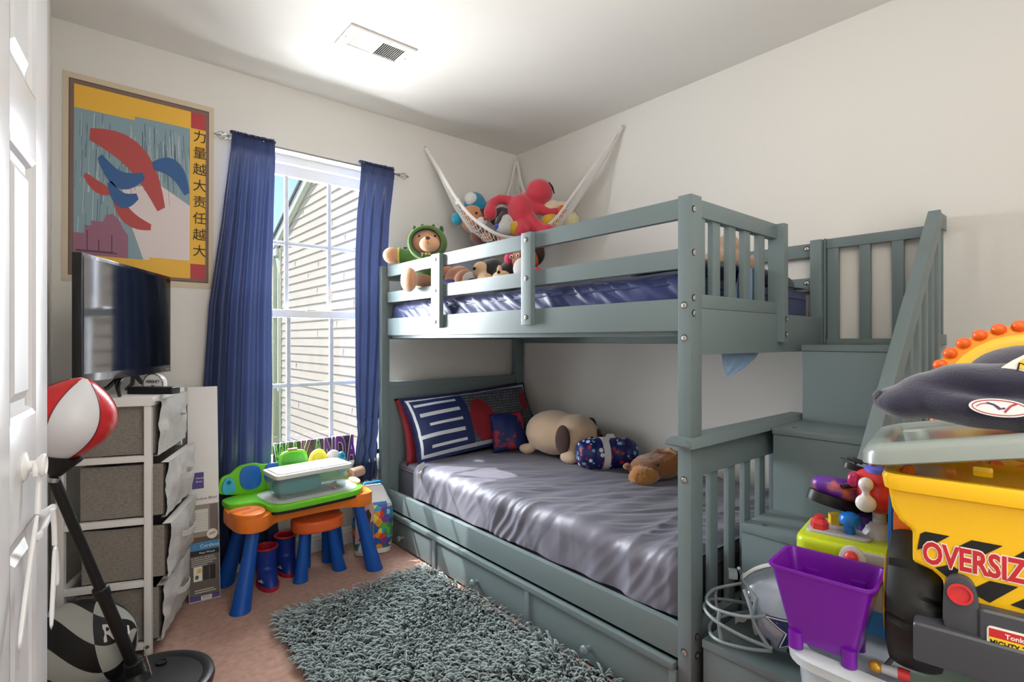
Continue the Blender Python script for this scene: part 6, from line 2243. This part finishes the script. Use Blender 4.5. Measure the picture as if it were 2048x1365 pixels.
# dump body: outline seen from the back, extruded forward
def loft_x(bm, secs):
    rows = [[bm.verts.new(p) for p in s_] for s_ in secs]
    grid_faces(bm, rows, closed_u=True)
    bm.faces.new(rows[0]); bm.faces.new(rows[-1])
zR = 0.352
hb = [(0.006, zR - 0.020), (0.012, 0.295), (0.022, 0.276), (0.038, 0.264), (0.038, 0.215), (0.062, 0.208), (0.075, 0.197), (0.079, 0.155), (0.084, 0.125)]
outl_b = hb + [(0.300 - x, z) for x, z in hb[::-1]]
bm = NB()
loft_x(bm, [[(x, y, z) for x, z in outl_b] for y in (0.0, 0.30)])
ed_ = [e for e in bm.edges if e.calc_length() > 0]
bmesh.ops.recalc_face_normals(bm, faces=bm.faces[:])
bmesh.ops.bevel(bm, geom=[e for e in bm.edges if e.is_manifold and e.calc_face_angle(0) > R(24)], offset=0.008, segments=3, profile=0.7, affect='EDGES')
# the open top of the body
body_t = obj('dump_body', bm, yel_t, tk, ang=45)
bm = NB()
rows = []
for w, d, z in ((0.288, 0.318, zR - 0.028), (0.298, 0.330, zR - 0.025), (0.304, 0.336, zR - 0.006), (0.298, 0.330, zR), (0.274, 0.306, zR), (0.268, 0.300, zR - 0.022)):
    rows.append([bm.verts.new((x, y, z)) for x, y in rrect(w, d, 0.024, 6, 0.150, 0.152)])
grid_faces(bm, rows, closed_u=True)
bm.faces.new(rows[0])
obj('body_rim', bm, yel_t, body_t, ang=45)
# hazard stripes on the tailgate and lettering
stp = mat('hazard_black', (18, 18, 18), 0.45)
yb = -0.0008
TG = Matrix.Rotation(pi / 2, 4, 'X')     # xz plane facing the back
def tail(name, pts, m, lev, parent):
    bm = NB()
    prism(bm, pts, 0.0005, TG @ Matrix.Translation((0, 0, 0.0006 + 0.0005 * lev)))
    return obj(name, bm, m, parent, smooth=False)
for pts in ([(0.044, 0.236), (0.048, 0.262), (0.054, 0.2665), (0.083, 0.2665), (0.060, 0.245)],
            [(0.086, 0.247), (0.108, 0.2665), (0.142, 0.2665), (0.116, 0.243)],
            [(0.066, 0.214), (0.084, 0.224), (0.094, 0.218), (0.086, 0.199)],
            [(0.104, 0.190), (0.128, 0.212), (0.158, 0.212), (0.128, 0.180)],
            [(0.144, 0.244), (0.166, 0.2665), (0.200, 0.2665), (0.174, 0.242)],
            [(0.150, 0.184), (0.176, 0.208), (0.206, 0.208), (0.180, 0.180)],
            [(0.204, 0.246), (0.226, 0.2665), (0.254, 0.2665), (0.236, 0.244)]):
    tail('hazard_stripe', pts, stp, 0, body_t)
o_out = TG @ Matrix.Translation((0.0505, 0.2195, 0.0014))
lettering('OVERSIZED', o_out, mat('letter_cream', (240, 226, 214), 0.45), body_t, size=0.046, ext=0.0003, off=0.0032, sx=0.65, name='letter_outline')
lettering('OVERSIZED', o_out @ Matrix.Translation((0, 0, 0.0006)), mat('letter_red', (190, 36, 46), 0.45), body_t, size=0.046, ext=0.0003, off=0.0014, sx=0.65)
# bumper and tail lamps
bm = NB()
box(bm, (0.040, -0.030, 0.075), (0.260, 0.06, 0.134), 0.008, 3)
bp3 = obj('rear_bumper', bm, cha, tk)
for x, nm in ((0.095, 'l'), (0.205, 'r')):
    bm = NB()
    prism(bm, smooth_poly([(x - 0.020, 0.12), (x - 0.020, 0.19), (x - 0.012, 0.213), (x + 0.012, 0.213), (x + 0.021, 0.19), (x + 0.026, 0.12)], 2), 0.045, TG @ Matrix.Translation((0, 0, -0.027)), bev=0.004)
    hs = obj('lamp_housing', bm, cha, bp3, ang=50)
    bm = NB()
    lathe(bm, [(0.0150, 0), (0.0150, 0.003), (0.0120, 0.003), (0.011, -0.002), (0.001, -0.003)], 24, align((x, -0.0185, 0.189), (0, -1, 0)))
    obj('tail_lamp', bm, redp, hs)
bm = NB()
box(bm, (0.114, -0.022, 0.10), (0.260, 0.03, 0.176), 0.008, 3)
obj('bumper_step', bm, cha, bp3)
bm = NB()
prism(bm, rrect(0.058, 0.032, 0.005, 3, 0.153, 0.140), 0.003, TG @ Matrix.Translation((0, 0, 0.022)), bev=0.001)
pt = obj('plate_frame', bm, mat('plate_white', (232, 230, 224), 0.4), bp3)
tail_y = TG @ Matrix.Translation((0, 0, 0.0252))
bm = NB()
prism(bm, rc(0.1262, 0.1265, 0.1798, 0.1415), 0.0004, tail_y)
obj('plate_yellow', bm, mat('plate_amber', (236, 200, 40), 0.4), pt, smooth=False)
bm = NB()
prism(bm, rc(0.1262, 0.1415, 0.1798, 0.1535), 0.0004, tail_y)
obj('plate_red', bm, mat('plate_crimson', (196, 40, 44), 0.4), pt, smooth=False)
lettering('MIGHTY-TUFF', TG @ Matrix.Translation((0.1272, 0.1300, 0.0258)), stp, pt, size=0.0118, ext=0.0002, off=0.0003, sx=0.70)
lettering('Tonka', TG @ Matrix.Translation((0.143, 0.1440, 0.0258)), mat('plate_white', (232, 230, 224), 0.4), pt, size=0.0090, ext=0.0002, off=0.0002)
bm = NB()
box(bm, (0.09, 0.03, 0.045), (0.21, 0.52, 0.12), 0.01)
obj('chassis', bm, cha, tk)
bm = NB()
box(bm, (0.05, 0.33, 0.12), (0.25, 0.50, 0.30), 0.02, 3)
obj('cab', bm, yel_t, tk)
for x, y in ((0.110, 0.05), (0.170, 0.03)):
    bm = NB()
    box(bm, (x, y, zR), (x + 0.024, y + 0.02, zR + 0.016), 0.004)
    obj('rim_clip', bm, yel_t, body_t)

# ------------------------------------------------------------------ grey tray lid, caps and bead ring on top of the truck
def tkp(x, y, z):
    return tk.matrix_basis @ V((x, y, z))
bpy.context.view_layer.update()
gl_m = mat('sage_grey_plastic', (140, 148, 142), 0.3, coat=0.15)
gl = thing('tray_lid', 'sage grey plastic tray lid lying on top of the yellow toy truck', 'lid', tkp(0.15, 0.13, zR), room=True)
gx = (tkp(1, 0, 0) - tkp(0, 0, 0)).normalized()
gy = (tkp(0, 1, 0) - tkp(0, 0, 0)).normalized()
tilt = R(12)
ux = (gx * cos(tilt) + V((0, 0, sin(tilt)))).normalized()
GM = frame(tkp(-0.030, -0.020, zR + 0.004), ux, gy)
bm = NB()
rows = []
for dr_, z in ((-0.006, 0.0), (0.0, 0.003), (-0.004, 0.020), (-0.012, 0.030), (-0.030, 0.033), (-0.040, 0.030), (-0.044, 0.022)):
    rows.append([bm.verts.new(GM @ V((x, y, z))) for x, y in rrect(0.36 + 2 * dr_, 0.32 + 2 * dr_, 0.05 + dr_, 8, 0.18, 0.16)])
grid_faces(bm, rows, closed_u=True)
bm.faces.new(rows[0]); bm.faces.new(rows[-1])
obj('lid_shell', bm, gl_m, gl, ang=60)
bm = NB()
lathe(bm, [(0.017, 0.0), (0.017, 0.026), (0.014, 0.029), (0.001, 0.030)], 24, GM @ Matrix.Translation((0.080, 0.070, 0.018)))
obj('peg', bm, gl_m, gl)
navc = mat('cap_navy_wool', (40, 38, 58), 0.9, sheen=0.4, bump=(260, 0.2))
cp = thing('baseball_cap', 'crumpled navy baseball cap with round white patch on the grey lid', 'cap', GM @ V((0.22, 0.13, 0.033)), room=True)
cc = GM @ V((0.175, 0.125, 0.070))
me = blob([(tuple(cc + gx * 0.03), (0.085, 0.150, 0.040), (0.0, 0.0, R(10))), (tuple(cc + gx * 0.01 + V((0, 0, 0.032))), (0.065, 0.095, 0.036), (0, 0, R(10))),
           (tuple(cc + gx * -0.10 + V((0, 0, -0.004))), (0.060, 0.052, 0.030)), (tuple(cc + gx * -0.05 + V((0, 0, 0.016))), (0.060, 0.070, 0.036)), (tuple(cc + gx * 0.08 + V((0, 0, 0.01))), (0.08, 0.10, 0.04))], 0.007, 8)
for v in me.vertices:
    # a long fold dented into the crown
    q = v.co - cc
    a, b, h = q.dot(gx), q.dot(gy), q.z
    if b < 0.03 and h > -0.005:
        dent = math.exp(-((h - 0.026 + 0.10 * a) / 0.012) ** 2) * math.exp(-((a - 0.03) / 0.10) ** 2)
        v.co += gy * 0.020 * dent - V((0, 0, 0.006)) * dent
    v.co.z += 0.004 * noise.noise(v.co * 20)
crown = obj('crown', me, navc, cp, ang=180)
bm = NB()
lathe(bm, [(0.010, 0), (0.009, 0.005), (0.004, 0.007), (0.0005, 0.0075)], 16, align(cc + gx * -0.140 + gy * -0.022 + V((0, 0, 0.006)), -gx * 0.8 - gy * 0.5 + V((0, 0, 0.4))))
obj('top_button', bm, navc, cp)
# oval patch with ball and hat motif
PMx = frame(cc + gx * 0.012 - gy * 0.084 + V((0, 0, 0.0)), gx - V((0, 0, 0.05)), V((0, 0, 1)) + gy * 0.35)
bm = NB()
prism(bm, [(0.034 * cos(a), 0.0135 * sin(a)) for a in [2 * pi * k / 32 for k in range(32)]], 0.0015, PMx @ Matrix.Translation((0, 0, 0.010)))
pz = obj('patch', bm, mat('patch_white', (222, 214, 212), 0.7), crown, smooth=False)
bm = NB()
tube(bm, [PMx @ V((0.030 * cos(a), 0.011 * sin(a), 0.0118)) for a in [2 * pi * k / 32 for k in range(32)]], 0.0007, 5, closed=True)
tube(bm, [PMx @ V((-0.012 + 0.014 * cos(a), -0.004 + 0.009 * sin(a), 0.0118)) for a in [R(20 + 140 * k / 12) for k in range(13)]], 0.0007, 5)
tube(bm, [PMx @ V(p) for p in ((0.006, -0.006, 0.0118), (0.012, 0.004, 0.0118), (0.018, 0.008, 0.0118))], 0.0014, 5)
obj('patch_red', bm, mat('patch_red', (170, 60, 70), 0.7), pz)
bm = NB()
tube(bm, [PMx @ V(p) for p in ((-0.014, 0.006, 0.0118), (-0.006, 0.004, 0.0118), (0.0, -0.002, 0.0118), (0.006, 0.0, 0.0118))], 0.0013, 5)
obj('patch_blue', bm, mat('patch_indigo', (70, 64, 110), 0.7), pz)
bm = NB()
tube(bm, [cc + gx * t + gy * (0.02 - 0.01 * t) + V((0, 0, 0.067 - 0.9 * (t - 0.05) ** 2)) for t in [0.02 + 0.10 * i / 10 for i in range(11)]], 0.0022, 6)
obj('white_edge', bm, mat('patch_white', (222, 214, 212), 0.7), crown)
c2 = thing('baseball_cap', 'dark cap with black and gold stripe emblem behind the navy cap', 'cap', GM @ V((0.36, 0.17, 0.05)), room=True)
k0 = V((-1.240, -2.720, 1.062))
me = blob([(tuple(k0), (0.075, 0.085, 0.060), (0, 0, R(10))), (tuple(k0 + gx * 0.05 + V((0, 0, 0.02))), (0.06, 0.06, 0.05))], 0.007, 6)
cr2 = obj('crown', me, mat('cap_charcoal', (56, 52, 64), 0.9, sheen=0.3, bump=(260, 0.2)), c2, ang=180)
KM = frame(k0 - gx * 0.018 - gy * 0.082 + V((0, 0, 0.024)), gx * 0.8 + V((0, 0, 0.55)), V((0, 0, 0.8)) - gx * 0.55 + gy * 0.35)
bm = NB()
prism(bm, smooth_poly([(-0.030, -0.014), (0.05, -0.014), (0.05, 0.014), (-0.030, 0.014)], 2), 0.0015, KM @ Matrix.Translation((0, 0, 0.004)))
e1 = obj('emblem', bm, mat('emblem_white', (226, 220, 210), 0.6), cr2, smooth=False)
bm = NB()
prism(bm, smooth_poly([(0.0, -0.010), (0.046, -0.010), (0.046, 0.010), (0.0, 0.010)], 2), 0.0012, KM @ Matrix.Translation((0, 0, 0.0056)))
obj('emblem_gold', bm, mat('emblem_gold', (226, 186, 60), 0.6), e1, smooth=False)
bm = NB()
tube(bm, [KM @ V(p) for p in ((-0.024, -0.006, 0.0065), (-0.014, 0.006, 0.0065), (-0.008, -0.006, 0.0065), (0.004, 0.006, 0.0065), (0.010, -0.004, 0.0065))], 0.0016, 5)
obj('emblem_black', bm, stp, e1)
# orange bead ring
br = thing('bead_ring_toy', 'round orange and yellow toy rimmed with orange beads behind the caps', 'toy', GM @ V((0.30, 0.30, 0.03)), room=True)
rc0_ = V((-1.030, -2.700, 1.018))
rax = (V((-2.427, -2.828, 1.62)) - rc0_).normalized()
RM = align(rc0_, rax)
rim_m = mat('amber_orange_plastic', (236, 150, 40), 0.35)
bm = NB()
lathe(bm, [(0.150, -0.012), (0.156, -0.004), (0.152, 0.006), (0.128, 0.010), (0.124, 0.004), (0.122, -0.006)], 64, RM, cap=False)
lathe(bm, [(0.122, -0.006), (0.150, -0.012)], 64, RM, cap=False)
obj('rim', bm, rim_m, br)
bm = NB()
lathe(bm, [(0.128, 0.008), (0.126, 0.018), (0.118, 0.022), (0.098, 0.018), (0.084, 0.006), (0.080, -0.012)], 64, RM, cap=False)
obj('yellow_band', bm, mat('warm_yellow_plastic', (240, 186, 50), 0.35), br)
bm = NB()
rows = []
for i in range(12):
    t = i / 11
    r_ = lerp(0.086, 0.004, t)
    rows.append([bm.verts.new(RM @ V((r_ * cos(2 * pi * k / 72), r_ * sin(2 * pi * k / 72), -0.012 - 0.045 * sin(t * pi / 2) + 0.006 * abs(sin(2 * pi * k / 72 * 6)) * sin(pi * t)))) for k in range(72)])
grid_faces(bm, rows, closed_u=True)
bm.faces.new(rows[-1])
obj('ribbed_bowl', bm, mat('deep_orange_plastic', (206, 92, 22), 0.35), br, ang=180)
nbd = 30
for k in range(nbd):
    a = 2 * pi * k / nbd
    bm = NB()
    c_ = RM @ V((0.148 * cos(a), 0.148 * sin(a), 0.010))
    ell(bm, c_, (0.0125, 0.0125, 0.0115), seg=14, rings=10)
    obj('bead', bm, mat('bead_orange', (232, 100, 34), 0.35), br)

# ------------------------------------------------------------------ small figure on the bin lid
fg = thing('toy_figure', 'small gold headed toy figure lying beside the truck tire', 'toy figure', (-1.36, -2.565, LZ), room=True)
fo = V((-1.383, -2.545, LZ))
fdv = V((0.25, -0.95, 0)).normalized()
me = blob([(tuple(fo + V((0, 0, 0.011))), (0.010, 0.011, 0.010))], 0.002, 2)
obj('head', me, mat('gold_plastic', (190, 140, 50), 0.3, metal=0.5), fg, ang=180)
bm = NB()
tube(bm, [fo + fdv * 0.008 + V((0, 0, 0.011)), fo + fdv * 0.030 + V((0, 0, 0.011))], [0.007, 0.009], 14)
obj('body', bm, gry, fg)
bm = NB()
tube(bm, [fo + fdv * 0.030 + V((0, 0, 0.011)), fo + fdv * 0.046 + V((0, 0, 0.010))], [0.0095, 0.0095], 14)
obj('legs', bm, redp, fg)
bm = NB()
tube(bm, [fo + fdv * 0.014 + V((0.004, 0, 0.016)), fo + fdv * 0.026 + V((0.016, 0.006, 0.026)), fo + fdv * 0.040 + V((0.020, 0.008, 0.030))], 0.004, 8)
obj('arm', bm, cha, fg)

# ------------------------------------------------------------------ football helmet on the lowest stair
hl = thing('football_helmet', 'silver football helmet with navy star and grey face mask on the lowest stair', 'helmet', (-0.925, -2.195, 0.272), R(122))
slv = mat('helmet_silver', (158, 168, 184), 0.22, metal=0.45, coat=0.6)
gm_ = mat('mask_grey', (132, 142, 146), 0.35)
# local: x = facing direction, y = left, z up
HC = V((-0.012, 0, 0.118))
def hp(th, ph, d=0.0):
    """th azimuth from face direction, ph elevation"""
    ex, ey, ez = 0.130 + d, 0.108 + d, 0.118 + d
    if ph < 0:
        ez = 0.112 + d
    return HC + V((ex * cos(ph) * cos(th), ey * cos(ph) * sin(th), ez * sin(ph)))
bm = NB()
rows = []
na, ne = 72, 34
for i in range(ne + 1):
    ph = lerp(R(-62), R(89.5), i / ne)
    row = []
    for j in range(na):
        th = 2 * pi * j / na
        row.append(bm.verts.new(hp(th, ph)))
    rows.append(row)
for i in range(ne):
    for j in range(na):
        th = 2 * pi * (j + 0.5) / na
        ph = lerp(R(-62), R(89.5), (i + 0.5) / ne)
        d = min(th, 2 * pi - th)
        lim = R(48) if ph < R(6) else R(48) * math.sqrt(max(0, 1 - ((ph - R(6)) / R(24)) ** 2)) if ph < R(30) else 0
        if ph < R(-25) and d < R(66):
            continue
        if d < lim:
            continue
        bm.faces.new((rows[i][j], rows[i][(j + 1) % na], rows[i + 1][(j + 1) % na], rows[i + 1][j]))
for v in [v for v in bm.verts if not v.link_faces]:
    bm.verts.remove(v)
hs_ = obj('shell', bm, slv, hl, ang=180)
so_ = hs_.modifiers.new('thick', 'SOLIDIFY')
so_.thickness = 0.006
so_.offset = -1
bm = NB()
rows = []
for i in range(18):
    ph = lerp(R(-40), R(86), i / 17)
    rows.append([bm.verts.new(HC + (hp(2 * pi * j / 40, ph) - HC) * 0.90) for j in range(40)])
for i in range(17):
    for j in range(40):
        th = 2 * pi * (j + 0.5) / 40
        if min(th, 2 * pi - th) < R(52) and i < 10:
            continue
        bm.faces.new((rows[i][j], rows[i][(j + 1) % 40], rows[i + 1][(j + 1) % 40], rows[i + 1][j]))
for v in [v for v in bm.verts if not v.link_faces]:
    bm.verts.remove(v)
obj('padding', bm, mat('padding_dark', (28, 28, 32), 0.8), hl, ang=180)
# centre stripe
bm = NB()
rows = [[bm.verts.new(hp(0 if ph <= R(90) else pi, ph if ph <= R(90) else pi - ph, 0.0012) + V((0, w, 0))) for w in (-0.012, 0.012)] for ph in [R(34 + 150 * i / 30) for i in range(31)]]
grid_faces(bm, rows)
obj('centre_stripe', bm, mat('stripe_white', (226, 226, 224), 0.4), hs_, ang=180)
# star decals on both sides
def star(r, r0):
    return [((r if k % 2 == 0 else r0) * sin(k * pi / 5), (r if k % 2 == 0 else r0) * cos(k * pi / 5)) for k in range(10)]
nvy = mat('star_navy', (14, 36, 84), 0.35)
for s_ in (-1, 1):
    for r, m_, d in ((0.086, nvy, 0.0009), (0.079, mat('stripe_white', (226, 226, 224), 0.4), 0.0014), (0.070, nvy, 0.0019)):
        bm = NB()
        cv = star(r, r * 0.385)
        c0 = (0.0, 0.0)
        def onsh(x, z):
            th = s_ * (R(97) + x / 0.118)
            ph = R(-4) + z / 0.112
            return hp(th, ph, d)
        ctr = bm.verts.new(onsh(0, 0))
        n_ = len(cv)
        sub = 4
        ring = []
        for k in range(n_):
            a, b = cv[k], cv[(k + 1) % n_]
            for q in range(sub):
                ring.append((lerp(a[0], b[0], q / sub), lerp(a[1], b[1], q / sub)))
        prev = None
        lv = []
        for f_ in (0.34, 0.67, 1.0):
            lv.append([bm.verts.new(onsh(x * f_, z * f_)) for x, z in ring])
        for k in range(len(ring)):
            k2 = (k + 1) % len(ring)
            bm.faces.new((ctr, lv[0][k], lv[0][k2]))
            for a in range(2):
                bm.faces.new((lv[a][k], lv[a + 1][k], lv[a + 1][k2], lv[a][k2]))
        obj('star_decal', bm, m_, hs_, ang=180)
for s_ in (-1, 1):
    bm = NB()
    lathe(bm, [(0.020, -0.002), (0.020, 0.0012), (0.017, 0.002), (0.015, -0.004), (0.001, -0.005)], 24, align(hp(s_ * R(96), R(-38)), hp(s_ * R(96), R(-38)) - HC))
    obj('ear_hole', bm, mat('padding_dark', (28, 28, 32), 0.8), hs_)
    bm = NB()
    tube(bm, [hp(s_ * R(48 + 0 * k), R(-24 + 48 * k / 8), 0.001) for k in range(9)] + [hp(s_ * R(40), R(28), 0.001), hp(s_ * R(25), R(33), 0.001), hp(0, R(34), 0.001)], 0.0042, 8)
    obj('edge_trim', bm, gm_, hs_)
# face mask bars
def bar(pts, nm='mask_bar', r=0.0048):
    bm = NB()
    tube(bm, [crv(pts, i / 36) for i in range(37)], r, 10)
    return obj(nm, bm, gm_, mask)
bm = NB()
box(bm, (0.108, -0.016, 0.185), (0.132, 0.016, 0.205), 0.004)
mask = obj('face_mask', bm, gm_, hl)
P_ = lambda x, y, z: V((x, y, z))
bar([P_(0.050, 0.106, 0.140), P_(0.10, 0.098, 0.125), P_(0.165, 0.062, 0.116), P_(0.190, 0.0, 0.112), P_(0.165, -0.062, 0.116), P_(0.10, -0.098, 0.125), P_(0.050, -0.106, 0.140)])
bar([P_(0.035, 0.110, 0.060), P_(0.10, 0.100, 0.072), P_(0.17, 0.064, 0.086), P_(0.196, 0.0, 0.090), P_(0.17, -0.064, 0.086), P_(0.10, -0.100, 0.072), P_(0.035, -0.110, 0.060)])
bar([P_(0.035, 0.108, 0.052), P_(0.10, 0.094, 0.040), P_(0.165, 0.056, 0.030), P_(0.182, 0.0, 0.026), P_(0.165, -0.056, 0.030), P_(0.10, -0.094, 0.040), P_(0.035, -0.108, 0.052)])
for s_ in (-1, 1):
    bar([P_(0.098, s_ * 0.070, 0.185), P_(0.085, s_ * 0.098, 0.150), P_(0.075, s_ * 0.104, 0.110), P_(0.040, s_ * 0.110, 0.056)])
    bar([P_(0.158, s_ * 0.070, 0.118), P_(0.162, s_ * 0.068, 0.09), P_(0.155, s_ * 0.066, 0.04)])
bm = NB()
rows = []
for k in range(13):
    t = k / 12
    p = V((lerp(0.050, 0.105, t), -0.108 + 0.012 * t, lerp(0.048, 0.012, t) + 0.006 * sin(t * 9)))
    rows.append([bm.verts.new(p + V((0, -0.002, w))) for w in (-0.012, 0.012)])
grid_faces(bm, rows)
obj('chin_strap', bm, mat('strap_white', (214, 212, 208), 0.6), hl)
rb = thing('red_ball', 'red ball on the carpet at the foot of the stairs, only its top in frame', 'ball', (-1.175, -2.13, 0.0))
bm = NB()
ell(bm, (0, 0, 0.105), (0.105, 0.105, 0.105), seg=36, rings=24)
obj('ball', bm, mat('ball_red', (190, 40, 44), 0.35), rb, ang=180)
bm = NB()
tube(bm, [(0.1055 * cos(a), 0, 0.105 + 0.1055 * sin(a)) for a in [2 * pi * k / 48 for k in range(48)]], 0.0012, 5, closed=True)
obj('seam', bm, mat('ball_seam', (120, 24, 28), 0.5), rb)
